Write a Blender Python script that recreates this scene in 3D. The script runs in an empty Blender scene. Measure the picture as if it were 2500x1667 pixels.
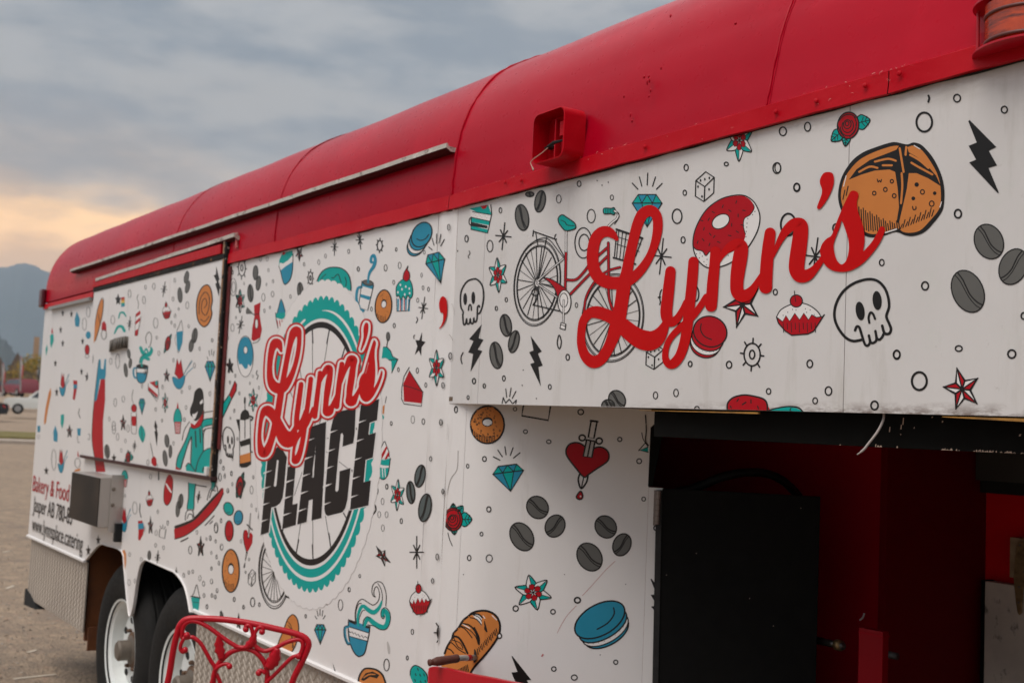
import bpy, bmesh, math, random
from mathutils import Vector, Matrix
from mathutils.geometry import tessellate_polygon
random.seed(7)
S = bpy.context.scene
COL = S.collection
# ------------------------------------------------------------------ camera
FPX = 2830.0; PW, PH = 2500.0, 1667.0
CAM = Vector((0, -1.55, 1.44))
# rows: world X, Y, Z axes written in camera coordinates
R = Matrix(((0.57057415, 0.035226, 0.82049026), (0.82004848, -0.078374, -0.56690211), (0.04433542, 0.99630148, -0.0736052)))
cam = bpy.data.cameras.new('camera'); cam_o = bpy.data.objects.new('camera', cam); COL.objects.link(cam_o)
cam_o.matrix_world = Matrix.Translation(CAM) @ R.to_4x4()
cam.sensor_width = 36; cam.lens = 36 * FPX / PW; cam.clip_start = 0.05; cam.clip_end = 20000
cam.dof.use_dof = True; cam.dof.focus_distance = 2.0; cam.dof.aperture_fstop = 8.0
S.camera = cam_o
S.render.engine = 'CYCLES'
S.view_settings.view_transform = 'Standard'; S.view_settings.look = 'None'
S.view_settings.exposure = 0.68; S.view_settings.gamma = 1; S.view_settings.use_curve_mapping = False
# ------------------------------------------------------------------ sky and sun
W = bpy.data.worlds.new('World'); S.world = W; W.use_nodes = True
nt = W.node_tree; nt.nodes.clear()
def N(t, **k):
    n = nt.nodes.new(t)
    for a, b in k.items(): setattr(n, a, b)
    return n
SUN_EL, SUN_AZ = math.radians(60), math.radians(-78)     # azimuth of the sun in the XY plane (low over the camera's right shoulder)
sky = N('ShaderNodeTexSky', sky_type='NISHITA', sun_disc=False, sun_elevation=SUN_EL, sun_rotation=math.pi / 2 - SUN_AZ, dust_density=3.0)
tc = N('ShaderNodeTexCoord'); sep = N('ShaderNodeSeparateXYZ')
nt.links.new(tc.outputs['Generated'], sep.inputs[0])
asin = N('ShaderNodeMath', operation='ARCSINE'); nt.links.new(sep.outputs['Z'], asin.inputs[0])
# cloud body colour by elevation
mr = N('ShaderNodeMapRange'); mr.inputs['From Min'].default_value = 0; mr.inputs['From Max'].default_value = math.radians(40)
nt.links.new(asin.outputs[0], mr.inputs['Value'])
def ramp(stops, interp='LINEAR'):
    r = N('ShaderNodeValToRGB'); r.color_ramp.interpolation = interp
    e = r.color_ramp.elements
    while len(e) < len(stops): e.new(0.5)
    for i, (p, c) in enumerate(stops): e[i].position = p; e[i].color = (*c, 1)
    return r
dark = ramp([(0, (.74, .42, .19)), (.15, (.72, .41, .185)), (.215, (.52, .335, .20)), (.265, (.27, .235, .21)), (.34, (.205, .21, .220)), (.46, (.175, .196, .220)), (.62, (.215, .23, .25)), (1, (.44, .46, .49))])
lite = ramp([(0, (1.05, .60, .25)), (.15, (1.15, .66, .27)), (.215, (1.1, .65, .27)), (.255, (.46, .36, .28)), (.34, (.30, .285, .27)), (.46, (.285, .285, .285)), (.62, (.34, .34, .34)), (1, (.70, .70, .71))])
# wobble the elevation so that the bands have cloud-shaped edges
mapn = N('ShaderNodeMapping'); mapn.inputs['Scale'].default_value = (1.0, 1.0, 3.2)
nt.links.new(tc.outputs['Generated'], mapn.inputs['Vector'])
n1 = N('ShaderNodeTexNoise'); n1.inputs['Scale'].default_value = 6.0; n1.inputs['Detail'].default_value = 7; n1.inputs['Roughness'].default_value = .55
n2 = N('ShaderNodeTexNoise'); n2.inputs['Scale'].default_value = 3.4; n2.inputs['Detail'].default_value = 4; n2.inputs['Roughness'].default_value = .52
nt.links.new(mapn.outputs[0], n1.inputs['Vector']); nt.links.new(mapn.outputs[0], n2.inputs['Vector'])
wob = N('ShaderNodeMath', operation='MULTIPLY_ADD'); wob.inputs[1].default_value = .30; wob.inputs[2].default_value = -.15
nt.links.new(n2.outputs['Fac'], wob.inputs[0])
add = N('ShaderNodeMath', operation='ADD'); nt.links.new(mr.outputs[0], add.inputs[0]); nt.links.new(wob.outputs[0], add.inputs[1])
nt.links.new(add.outputs[0], dark.inputs[0]); nt.links.new(add.outputs[0], lite.inputs[0])
glow = N('ShaderNodeVectorMath', operation='DOT_PRODUCT'); glow.inputs[1].default_value = (-.94, .34, 0); nt.links.new(tc.outputs['Generated'], glow.inputs[0])
gm = N('ShaderNodeMapRange', interpolation_type='SMOOTHSTEP'); gm.inputs['From Min'].default_value = .35; gm.inputs['From Max'].default_value = .93; nt.links.new(glow.outputs['Value'], gm.inputs['Value'])
mute = N('ShaderNodeMapRange'); mute.inputs['To Min'].default_value = .34; nt.links.new(gm.outputs[0], mute.inputs['Value']); mute.inputs['To Max'].default_value = 0.0
lift = N('ShaderNodeMath', operation='ADD'); nt.links.new(add.outputs[0], lift.inputs[0]); nt.links.new(mute.outputs[0], lift.inputs[1])
for rr_ in (dark, lite):
    for l_ in list(rr_.inputs[0].links): nt.links.remove(l_)
    nt.links.new(lift.outputs[0], rr_.inputs[0])
cr = ramp([(.42, (0, 0, 0)), (.64, (1, 1, 1))], 'EASE'); nt.links.new(n1.outputs['Fac'], cr.inputs[0])
mx = N('ShaderNodeMix', data_type='RGBA'); nt.links.new(cr.outputs[0], mx.inputs['Factor'])
nt.links.new(dark.outputs[0], mx.inputs[6]); nt.links.new(lite.outputs[0], mx.inputs[7])
gain = N('ShaderNodeVectorMath', operation='SCALE'); gain.inputs['Scale'].default_value = 10.0     # clouds brought to the Nishita sky's scale
nt.links.new(mx.outputs[2], gain.inputs[0])
mx2 = N('ShaderNodeMix', data_type='RGBA'); mx2.inputs['Factor'].default_value = .94
nt.links.new(sky.outputs[0], mx2.inputs[6]); nt.links.new(gain.outputs[0], mx2.inputs[7])
bg = N('ShaderNodeBackground'); bg.inputs['Strength'].default_value = 0.1
nt.links.new(mx2.outputs[2], bg.inputs['Color'])
out = N('ShaderNodeOutputWorld'); nt.links.new(bg.outputs[0], out.inputs['Surface'])
sd = bpy.data.lights.new('sun', 'SUN'); sd.energy = 1.5; sd.angle = math.radians(40); sd.color = (1, .935, .87)
so = bpy.data.objects.new('sun', sd); COL.objects.link(so)
sv = Vector((math.cos(SUN_EL) * math.cos(SUN_AZ), math.cos(SUN_EL) * math.sin(SUN_AZ), math.sin(SUN_EL)))
so.rotation_euler = sv.to_track_quat('Z', 'Y').to_euler()
so.location = (0, -5, 6)

# ------------------------------------------------------------------ survey: image measurement -> point on a real surface
def ray(px, py): return R @ Vector((px - PW / 2, -(py - 833.5), -FPX))
def onY(px, py, Y=0.0):
    r = ray(px, py); t = (Y - CAM.y) / r.y; return CAM + r * t
def onV(px, py, P0, ang, off=0.0):                      # vertical plane through P0, turned by ang, off metres proud
    n = Vector((math.sin(ang), math.cos(ang), 0)); r = ray(px, py)
    t = (n.dot(P0 - CAM) - off) / n.dot(r); return CAM + r * t
def onZ(px, py, Z=0.0):
    r = ray(px, py); return CAM + r * ((Z - CAM.z) / r.z)
def depth(px, py, d): return CAM + ray(px, py) * (d / FPX)
BP = Vector((-2.51, 0, 0)); BA = math.radians(1.6)
EA = math.radians(46); ER = .20                        # the body turns inwards round a rounded corner, then runs straight
PATH = [Vector((-2.51 + ER * math.sin(EA * k / 18), ER * (1 - math.cos(EA * k / 18)))) for k in range(19)]
PATH.append(PATH[-1] + Vector((math.cos(EA), math.sin(EA))) * .9)
PATH.insert(0, Vector((-2.56, 0)))
def onPath(px, py, off=0.0):
    r = ray(px, py); c = Vector((CAM.x, CAM.y)); d = Vector((r.x, r.y)); best = None
    for i in range(len(PATH) - 1):
        a, b_ = PATH[i], PATH[i + 1]; e = b_ - a; n = Vector((e.y, -e.x)).normalized(); a = a + n * off; den = d.x * e.y - d.y * e.x
        if abs(den) < 1e-9: continue
        w = a - c; t = (w.x * e.y - w.y * e.x) / den; u = (w.x * d.y - w.y * d.x) / den
        if t > 0 and -.02 <= u <= 1.02 and (best is None or t < best): best = t
    if best is None: return onY(px, py, -off)
    return CAM + r * best
def far(az, dist, z=0):                                 # azimuth in degrees left-hand from -X towards +Y
    a = math.radians(az); return Vector((-math.cos(a) * dist, math.sin(a) * dist, z))

# ------------------------------------------------------------------ materials
MATS = {}
def mat(name, col, rough=.5, metal=0., coat=0., noise=None, bump=None, spec=.5, emit=None, stain=None):
    """noise=(scale, amount, colour2)   bump=(scale, strength, distance)   stain=(scale, lo, hi, colour)"""
    if name in MATS: return MATS[name]
    m = bpy.data.materials.new(name); m.use_nodes = True; t = m.node_tree; b = t.nodes['Principled BSDF']
    b.inputs['Base Color'].default_value = (*col, 1); b.inputs['Roughness'].default_value = rough; b.inputs['Metallic'].default_value = metal
    b.inputs['Coat Weight'].default_value = coat; b.inputs['Coat Roughness'].default_value = .25
    b.inputs['Specular IOR Level'].default_value = spec
    tcn = t.nodes.new('ShaderNodeTexCoord')
    last = None
    def nz(scale, detail=6, rgh=.6, sc=(1, 1, 1)):
        mp = t.nodes.new('ShaderNodeMapping'); mp.inputs['Scale'].default_value = sc
        t.links.new(tcn.outputs['Object'], mp.inputs[0])
        n = t.nodes.new('ShaderNodeTexNoise'); n.inputs['Scale'].default_value = scale; n.inputs['Detail'].default_value = detail; n.inputs['Roughness'].default_value = rgh
        t.links.new(mp.outputs[0], n.inputs['Vector']); return n
    def mixin(fac_out, colour, prev):
        x = t.nodes.new('ShaderNodeMix'); x.data_type = 'RGBA'
        t.links.new(fac_out, x.inputs['Factor'])
        if prev: t.links.new(prev, x.inputs[6])
        else: x.inputs[6].default_value = (*col, 1)
        x.inputs[7].default_value = (*colour, 1); return x.outputs[2]
    if noise:
        n = nz(noise[0]); r = t.nodes.new('ShaderNodeMapRange')
        r.inputs['From Min'].default_value = .35; r.inputs['From Max'].default_value = .65; r.inputs['To Max'].default_value = noise[1]
        t.links.new(n.outputs['Fac'], r.inputs['Value']); last = mixin(r.outputs[0], noise[2], last)
    for st in (stain or []):
        n = nz(st[0], 8, .7, st[4] if len(st) > 4 else (1, 1, 1)); r = t.nodes.new('ShaderNodeMapRange')
        r.inputs['From Min'].default_value = st[1]; r.inputs['From Max'].default_value = st[2]; r.inputs['To Max'].default_value = st[5] if len(st) > 5 else 1
        t.links.new(n.outputs['Fac'], r.inputs['Value']); last = mixin(r.outputs[0], st[3], last)
    if last: t.links.new(last, b.inputs['Base Color'])
    if bump:
        n = nz(bump[0], 5, .55, bump[3] if len(bump) > 3 else (1, 1, 1)); bp = t.nodes.new('ShaderNodeBump'); bp.inputs['Strength'].default_value = bump[1]; bp.inputs['Distance'].default_value = bump[2]
        t.links.new(n.outputs['Fac'], bp.inputs['Height']); t.links.new(bp.outputs[0], b.inputs['Normal']); t.links.new(bp.outputs[0], b.inputs['Coat Normal'])
        rr = t.nodes.new('ShaderNodeMapRange'); rr.inputs['To Min'].default_value = rough * .75; rr.inputs['To Max'].default_value = min(1, rough * 1.3)
        t.links.new(n.outputs['Fac'], rr.inputs['Value']); t.links.new(rr.outputs[0], b.inputs['Roughness'])
    if emit: b.inputs['Emission Color'].default_value = (*emit[0], 1); b.inputs['Emission Strength'].default_value = emit[1]
    MATS[name] = m; return m
m_vinyl = mat('white_vinyl', (.745, .715, .70), .38, coat=.25, noise=(2.2, .5, (.69, .665, .645)),
              stain=[(3.5, .60, .80, (.40, .36, .31), (3, 3, .35), .55), (26, .70, .80, (.34, .30, .26), (1, 1, 1), .6), (9, .62, .85, (.58, .60, .55), (1, 1, 2), .5)], bump=(5, .10, .02, (2.2, 1, .6)))
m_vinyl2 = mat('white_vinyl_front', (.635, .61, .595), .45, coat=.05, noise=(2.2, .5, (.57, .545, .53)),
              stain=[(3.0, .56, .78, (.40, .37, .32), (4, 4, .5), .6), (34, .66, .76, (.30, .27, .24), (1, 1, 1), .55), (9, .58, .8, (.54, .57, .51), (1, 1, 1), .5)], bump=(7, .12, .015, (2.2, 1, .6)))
RED = (.42, .0008, .0135)
m_roof = mat('red_roof_paint', RED, .29, coat=.0, spec=.10, noise=(1.1, .85, (.33, .0008, .012)), stain=[(3.2, .52, .72, (.50, .006, .022), (1, 1, 1), .6), (60, .72, .80, (.60, .10, .10), (1, .4, .4), .4), (34, .72, .78, (.55, .06, .06), (1, 1, 1), .35), (5, .66, .8, (.26, .001, .010), (1, 1, 1), .6)], bump=(45, .07, .0012))
m_flange = mat('red_flange_paint', (.42, .0006, .008), .36, spec=.10, noise=(6, .6, (.50, .012, .02)), stain=[(30, .66, .72, (.62, .16, .15), (1, 1, 2.2), .8)], bump=(45, .3, .004))
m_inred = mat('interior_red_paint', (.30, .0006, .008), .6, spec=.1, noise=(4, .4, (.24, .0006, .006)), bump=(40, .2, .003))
m_redmetal = mat('red_gloss_metal', (.42, .001, .012), .30, coat=.1, spec=.35, noise=(14, .5, (.48, .003, .014)), bump=(60, .15, .003))
m_black = mat('black_painted_wood', (.0065, .006, .0056), .7, spec=.1, noise=(5, .5, (.005, .0048, .0045)), bump=(30, .15, .003))
m_blackchip = mat('black_paint_chipped', (.0045, .0042, .0036), .7, spec=.08, stain=[(38, .70, .715, (.42, .30, .20), (1, 1, 1), 1)], bump=(30, .15, .003))
m_frame = mat('weathered_rubber_frame', (.012, .010, .009), .6, spec=.15, stain=[(20, .60, .64, (.32, .17, .07), (1, 1, 1), .85), (44, .62, .66, (.55, .50, .44), (1, 1, 1), 1)], bump=(60, .4, .004))
m_rail = mat('chipped_white_aluminium', (.50, .45, .40), .5, metal=.1, stain=[(30, .56, .62, (.12, .07, .06), (.5, 1, 1), .9), (16, .55, .62, (.70, .64, .58), (1, 1, 1), .8)], bump=(50, .3, .003))
m_railunder = mat('gutter_red_shaded', (.055, .002, .004), .6, spec=.1)  # red darkened to paint in the shade on the gutter's underside
m_steel = mat('brushed_steel', (.40, .365, .335), .4, metal=.4, bump=(90, .15, .001, (1, 1, .1)))
m_mirrortone = mat('steel_dark_reflection', (.022, .019, .018), .45, spec=.12, noise=(5, .8, (.05, .038, .03)))  # dark brown tones stand in for the ground mirrored in the steel
m_plate = mat('tread_plate_metal', (.40, .345, .29), .5, metal=.25, noise=(3, .6, (.31, .26, .22)), bump=(30, .2, .003))
m_rubber = mat('tyre_rubber', (.012, .0115, .011), .75, spec=.2, noise=(8, .6, (.020, .018, .016)), bump=(60, .3, .003))
m_rim = mat('white_wheel_paint', (.78, .80, .78), .35, noise=(7, .6, (.64, .65, .62)), stain=[(16, .6, .75, (.25, .18, .12), (1, 1, 1), .6)])
m_rust = mat('rusty_steel', (.16, .09, .05), .8, noise=(20, .8, (.08, .045, .03)), bump=(50, .5, .004))
m_hub = mat('dusty_hub_cap', (.20, .17, .14), .6, metal=.5, noise=(20, .5, (.12, .09, .07)))
m_rustwood = mat('stained_plywood', (.20, .062, .014), .75, noise=(3, .9, (.035, .012, .006)), bump=(20, .3, .003, (1, 1, .2)))
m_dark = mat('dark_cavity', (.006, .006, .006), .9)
m_grip = mat('brown_rubber_grip', (.10, .027, .016), .6, noise=(60, .6, (.065, .018, .012)), bump=(120, .4, .002))
m_brass = mat('aged_brass', (.36, .24, .11), .45, metal=.8, noise=(60, .8, (.16, .10, .05)), bump=(120, .4, .001))
m_amber = mat('amber_lens', (.80, .09, .004), .14, coat=.5, noise=(9, 1, (.30, .012, .004)), stain=[(30, .52, .66, (.05, .012, .008), (.3, .3, 2.5), .9)])
m_dirtywhite = mat('dirty_white_panel', (.62, .53, .44), .7, noise=(6, .8, (.42, .35, .29)), stain=[(24, .60, .68, (.10, .085, .07), (1, 1, .6), .8)], bump=(30, .3, .002))
m_string = mat('white_plastic_tie', (.46, .40, .38), .5)
m_hose = mat('black_hose', (.004, .004, .004), .5, spec=.2)
m_plaingrey = mat('grey_strip', (.30, .29, .28), .5, metal=.3)
# grime along the lower and upper edges of the fascia (wear that belongs to the panel)
t_ = m_vinyl2.node_tree; bs = t_.nodes['Principled BSDF']; prev = bs.inputs['Base Color'].links[0].from_socket
tcn = t_.nodes.new('ShaderNodeTexCoord'); sp = t_.nodes.new('ShaderNodeSeparateXYZ'); t_.links.new(tcn.outputs['Object'], sp.inputs[0])
for z0, z1, x0, x1, sc, col_, lo, amt in ((1.507, 1.487, -1.95, -1.2, 60, (.16, .11, .09), .42, .9), (1.95, 1.995, -2.5, -1.2, 9, (.33, .29, .25), .46, .8), (.955, .925, -2.5, -1.9, 8, (.74, .73, .70), .3, .8)):
    a_ = t_.nodes.new('ShaderNodeMapRange'); a_.inputs['From Min'].default_value = z0; a_.inputs['From Max'].default_value = z1; t_.links.new(sp.outputs['Z'], a_.inputs['Value'])
    x_ = t_.nodes.new('ShaderNodeMapRange'); x_.inputs['From Min'].default_value = x0; x_.inputs['From Max'].default_value = x1 if z0 > 1 else x0 + .2; t_.links.new(sp.outputs['X'], x_.inputs['Value'])
    mp = t_.nodes.new('ShaderNodeMapping'); mp.inputs['Scale'].default_value = (.35, 1, 1.2); t_.links.new(tcn.outputs['Object'], mp.inputs[0])
    n_ = t_.nodes.new('ShaderNodeTexNoise'); n_.inputs['Scale'].default_value = sc; n_.inputs['Detail'].default_value = 8; n_.inputs['Roughness'].default_value = .7; t_.links.new(mp.outputs[0], n_.inputs['Vector'])
    r_ = t_.nodes.new('ShaderNodeMapRange'); r_.inputs['From Min'].default_value = lo; r_.inputs['From Max'].default_value = lo + .14; r_.inputs['To Max'].default_value = amt; t_.links.new(n_.outputs['Fac'], r_.inputs['Value'])
    m1 = t_.nodes.new('ShaderNodeMath'); m1.operation = 'MULTIPLY'; t_.links.new(a_.outputs[0], m1.inputs[0]); t_.links.new(x_.outputs[0], m1.inputs[1])
    m2 = t_.nodes.new('ShaderNodeMath'); m2.operation = 'MULTIPLY'; t_.links.new(m1.outputs[0], m2.inputs[0]); t_.links.new(r_.outputs[0], m2.inputs[1])
    mx_ = t_.nodes.new('ShaderNodeMix'); mx_.data_type = 'RGBA'; t_.links.new(m2.outputs[0], mx_.inputs['Factor']); t_.links.new(prev, mx_.inputs[6]); mx_.inputs[7].default_value = (*col_, 1); prev = mx_.outputs[2]
t_.links.new(prev, bs.inputs['Base Color'])
# print inks
INK = dict(K=mat('black_ink', (.009, .0075, .007), .42, coat=.0, spec=.3), R=mat('script_red_ink', (.52, .0008, .0012), .40, spec=.15, noise=(9, .3, (.44, .0008, .0012))),
           r=mat('print_red_ink', (.42, .006, .013), .42, spec=.15, noise=(9, .5, (.35, .005, .012))),
           T=mat('teal_ink', (.002, .33, .295), .42, spec=.15, noise=(9, .4, (.002, .30, .27))), B=mat('blue_ink', (.026, .245, .37), .42, spec=.15, noise=(9, .4, (.016,.195,.29))),
           O=mat('orange_ink', (.58, .205, .052), .42, spec=.15, noise=(12, .6, (.50, .17, .042))), W=mat('white_ink', (.735, .705, .69), .42, coat=.0, spec=.3),
           G=mat('grey_ink', (.125, .122, .114), .42, spec=.15, noise=(12, .5, (.105,.102,.096))), g=mat('greengrey_ink', (.085, .105, .105), .42, coat=.0, spec=.3),
           D=mat('charcoal_ink', (.020, .016, .016), .42, spec=.15, noise=(10, .5, (.015,.0125,.0125))), L=mat('pale_line_ink', (.46, .43, .41), .5), S=mat('scuff_red', (.45, .12, .12), .6),
           M=mat('seam_line', (.30, .27, .25), .7), Y=mat('yellow_ink', (.75, .5, .05), .45))
IK = list(INK)

# ------------------------------------------------------------------ object helpers
WM = {}                                                  # world matrices of the Empties
def link(name, me, m=None, parent=None, smooth=False):
    o = bpy.data.objects.new(name, me); COL.objects.link(o)
    if m is not None:
        for x in (m if isinstance(m, (list, tuple)) else [m]): me.materials.append(x)
    if parent: o.parent = parent; o.matrix_parent_inverse = WM.get(parent.name, Matrix()).inverted()
    if smooth:
        for p in me.polygons: p.use_smooth = True
    return o
def bobj(name, bm, m, parent=None, smooth=False, bev=0, auto=None):
    if bev:
        bmesh.ops.recalc_face_normals(bm, faces=bm.faces); bmesh.ops.dissolve_limit(bm, angle_limit=.01, verts=list(bm.verts), edges=list(bm.edges))
    if bev:
        bmesh.ops.bevel(bm, geom=list(bm.edges), offset=bev, segments=2, affect='EDGES', profile=.6, clamp_overlap=True)
    bmesh.ops.recalc_face_normals(bm, faces=bm.faces)
    me = bpy.data.meshes.new(name); bm.to_mesh(me); bm.free()
    o = link(name, me, m, parent, smooth)
    if auto is not None:
        for p in me.polygons: p.use_smooth = True
        try: me.set_sharp_from_angle(angle=math.radians(auto))
        except Exception: pass
    return o
def box(bm, x0, x1, y0, y1, z0, z1):
    v = [bm.verts.new((x, y, z)) for x in (x0, x1) for y in (y0, y1) for z in (z0, z1)]
    for f in ((0, 1, 3, 2), (4, 6, 7, 5), (0, 4, 5, 1), (2, 3, 7, 6), (0, 2, 6, 4), (1, 5, 7, 3)): bm.faces.new([v[i] for i in f])
def slab(bm, front, n, th):                              # front polygon (3D points), thickness th along -n
    a = [bm.verts.new(p) for p in front]; b = [bm.verts.new(Vector(p) - n * th) for p in front]
    for tri in tessellate_polygon([[Vector(p) for p in front]]):
        bm.faces.new([a[i] for i in tri]); bm.faces.new([b[i] for i in reversed(tri)])
    k = len(a)
    for i in range(k): bm.faces.new((a[i], a[(i + 1) % k], b[(i + 1) % k], b[i]))
def tube(bm, pts, rad, seg=10, caps=True):
    pts = [Vector(p) for p in pts]; rings = []
    rads = rad if isinstance(rad, (list, tuple)) else [rad] * len(pts)
    up = Vector((0, 0, 1))
    t0 = (pts[1] - pts[0]).normalized()
    if abs(t0.dot(up)) > .9: up = Vector((0, 1, 0))
    nrm = (up - t0 * up.dot(t0)).normalized()
    for i, p in enumerate(pts):
        t = (pts[min(i + 1, len(pts) - 1)] - pts[max(i - 1, 0)]).normalized()
        nrm = (nrm - t * nrm.dot(t)).normalized(); bn = t.cross(nrm)
        rings.append([bm.verts.new(p + (nrm * math.cos(a) + bn * math.sin(a)) * rads[i]) for a in [2 * math.pi * k / seg for k in range(seg)]])
    for a, b in zip(rings, rings[1:]):
        for k in range(seg): bm.faces.new((a[k], a[(k + 1) % seg], b[(k + 1) % seg], b[k]))
    if caps: bm.faces.new(rings[0][::-1]); bm.faces.new(rings[-1])
def lathe(bm, prof, M, seg=32):                          # prof: (radius, height) pairs along local Z
    rings = []
    for r, h in prof:
        rings.append([bm.verts.new(M @ Vector((max(r, 1e-5) * math.cos(2 * math.pi * k / seg), max(r, 1e-5) * math.sin(2 * math.pi * k / seg), h))) for k in range(seg)])
    for a, b in zip(rings, rings[1:]):
        for k in range(seg): bm.faces.new((a[k], a[(k + 1) % seg], b[(k + 1) % seg], b[k]))
def smoothpts(p, closed=False, sub=5):
    n = len(p); out = []
    if n < 3: return [tuple(q) for q in p]
    D = len(p[0]); rng = range(n if closed else n - 1)
    for i in rng:
        a, b, c, d = (p[(i - 1) % n], p[i], p[(i + 1) % n], p[(i + 2) % n]) if closed else (p[max(i - 1, 0)], p[i], p[i + 1], p[min(i + 2, n - 1)])
        for s in range(sub):
            t = s / sub; t2 = t * t; t3 = t2 * t
            out.append(tuple(.5 * (2 * b[k] + (c[k] - a[k]) * t + (2 * a[k] - 5 * b[k] + 4 * c[k] - d[k]) * t2 + (3 * b[k] - a[k] - 3 * c[k] + d[k]) * t3) for k in range(D)))
    if not closed: out.append(tuple(p[-1]))
    return out
def empty(name, loc, label, cat, group=None):
    o = bpy.data.objects.new(name, None); COL.objects.link(o); o.location = loc; o.empty_display_size = .2
    o['label'] = label; o['category'] = cat
    if group: o['group'] = group
    WM[o.name] = Matrix.Translation(Vector(loc)); return o

# ================================================================== SETTING
def struct(o, kind='structure'): o['kind'] = kind; return o
m_asphalt = mat('dusty_asphalt', (.31, .235, .17), .9, spec=.15, noise=(.35, .8, (.25, .19, .14)), stain=[(5, .47, .62, (.40, .295, .205), (1, 1, 1), .9), (32, .54, .62, (.13, .10, .08), (1, 1, 1), .8), (55, .58, .66, (.12, .095, .075), (1, 1, 1), .9), (90, .60, .68, (.50, .40, .30), (1, 1, 1), .7), (2.2, .52, .68, (.17, .135, .115), (1, 1, 1), .65), (14, .58, .66, (.44, .27, .19), (1, 1, 1), .7)], bump=(45, 1.0, .03))
bm = bmesh.new(); bx = [(-400, -400), (400, -400), (400, 7000), (-400, 7000)]
# ground sheet: flat near the trailer, rising slightly beyond the kerb, out to the foot of the mountains
def gz(d): return 0 if d < 50 else (min(d, 95) - 50) / 45 * .62 + max(0, min(d, 600) - 95) * .012
rows = []
radii = [0.01, 2, 4, 6, 9, 13, 18, 25, 35, 46, 52, 60, 75, 95, 130, 200, 350, 600, 1200, 2500, 6000]
for rr in radii: rows.append([bm.verts.new((rr * math.cos(a), rr * math.sin(a), gz(rr))) for a in [2 * math.pi * k / 48 for k in range(48)]])
for a, b in zip(rows, rows[1:]):
    for k in range(48): bm.faces.new((a[k], a[(k + 1) % 48], b[(k + 1) % 48], b[k]))
struct(bobj('ground', bm, m_asphalt))
m_grass = mat('autumn_grass', (.16, .125, .025), .9, noise=(2, .8, (.10, .085, .02)), bump=(20, .8, .05))
m_kerb = mat('concrete_kerb', (.40, .33, .27), .8, noise=(3, .6, (.28, .23, .19)))
m_road = mat('pale_road', (.34, .27, .215), .85, noise=(.5, .6, (.27, .22, .18)))
def arcband(name, r0, r1, z0, th, m, a0=-4, a1=24):
    bm = bmesh.new(); k = 30; pr = []
    for i in range(k + 1):
        a = a0 + (a1 - a0) * i / k
        pr.append([bm.verts.new(far(a, r, z)) for r, z in ((r0, z0 - .3), (r0, z0 + th), (r1, z0 + th + gz(r1) - gz(r0)), (r1, z0 - .3))])
    for a, b in zip(pr, pr[1:]):
        for j in range(3): bm.faces.new((a[j], b[j], b[j + 1], a[j + 1]))
    return struct(bobj(name, bm, m))
arcband('kerb', 46.5, 48.0, 0, .13, m_kerb)
arcband('verge', 50.0, 56.5, .0, .17, m_grass)['kind'] = 'structure'
arcband('pavement', 48.0, 50.0, .0, .10, m_road)
# small litter-like pale chips lying on the asphalt near the trailer
bm = bmesh.new()
for px, py, w, a in ((25, 1432, .16, .4), (85, 1650, .22, -.5), (79, 1588, .07, 0), (16, 1346, .10, .1)):
    P = onZ(px, py, .004)
    d = Vector((math.cos(a + 2.2), math.sin(a + 2.2), 0)) * w / 2; e = Vector((-d.y, d.x, 0)).normalized() * .012
    slab(bm, [P - d - e, P + d - e, P + d + e, P - d + e], Vector((0, 0, 1)), .003)
struct(bobj('straw_litter', bm, mat('pale_straw', (.50, .42, .33), .8)), 'stuff')
# scattered gravel
bm = bmesh.new()
for i in range(5200):
    r = 5.5 + 9 * random.random() ** 1.6; a = random.uniform(-2, 17); P = far(a, r, 0)
    if P.y > 0 and P.x > -7.1: continue
    s_ = random.uniform(.005, .016)
    vs = [bm.verts.new(P + Vector((random.uniform(-1, 1) * s_, random.uniform(-1, 1) * s_, random.uniform(0, .8) * s_))) for _ in range(4)]
    for f in ((0, 1, 2), (0, 2, 3), (0, 3, 1), (1, 3, 2)): bm.faces.new([vs[j] for j in f])
struct(bobj('gravel', bm, mat('gravel_stone', (.36, .31, .26), .9, noise=(9, .9, (.14, .12, .10)))), 'stuff')

# ---- mountains
def ridge(name, pts, dist, m, depthw, seed):
    rnd = random.Random(seed); bm = bmesh.new(); prev = None
    for i in range(len(pts) * 6 - 5):
        t = i / 6; k = min(int(t), len(pts) - 2); u = t - k; u = u * u * (3 - 2 * u)
        az = pts[k][0] * (1 - (t - k)) + pts[k + 1][0] * (t - k); el = pts[k][1] * (1 - u) + pts[k + 1][1] * u
        col = []
        for j in range(9):
            f = j / 8; d = dist + depthw * f; h = (math.tan(math.radians(max(el, .05))) * (dist + depthw)) * (math.sin(f * math.pi / 2) ** 1.25)
            h += rnd.uniform(-1, 1) * h * .006 * (1 if j < 6 else 0)
            col.append(bm.verts.new(far(az + (rnd.uniform(-.12, .12) if 0 < j < 8 else 0), d, h)))
        if prev:
            for a in range(8): bm.faces.new((prev[a], col[a], col[a + 1], prev[a + 1]))
        prev = col
    return struct(bobj(name, bm, m, smooth=True))
m_mtn = mat('forested_mountain', (.045, .058, .052), .95, noise=(.004, .9, (.06, .07, .065)))
m_hill = mat('forested_hill', (.024, .034, .030), .95, noise=(.02, .9, (.045, .05, .035)))
ridge('mountain', [(-185, 5.5), (-150, 6.5), (-120, 5), (-95, 7), (-70, 5.5), (-50, 6.5), (-30, 5), (-10, 6.3), (0, 4.2), (6, 6.0), (9.5, 5.75), (10.7, 6.15), (11.6, 6.42), (12.7, 6.1), (14, 5.4), (18, 4.5), (26, 6.2), (40, 4), (60, 5), (80, 6.5), (110, 5), (140, 6.2), (176, 5.5)], 3600, m_mtn, 1300, 3)
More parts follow.
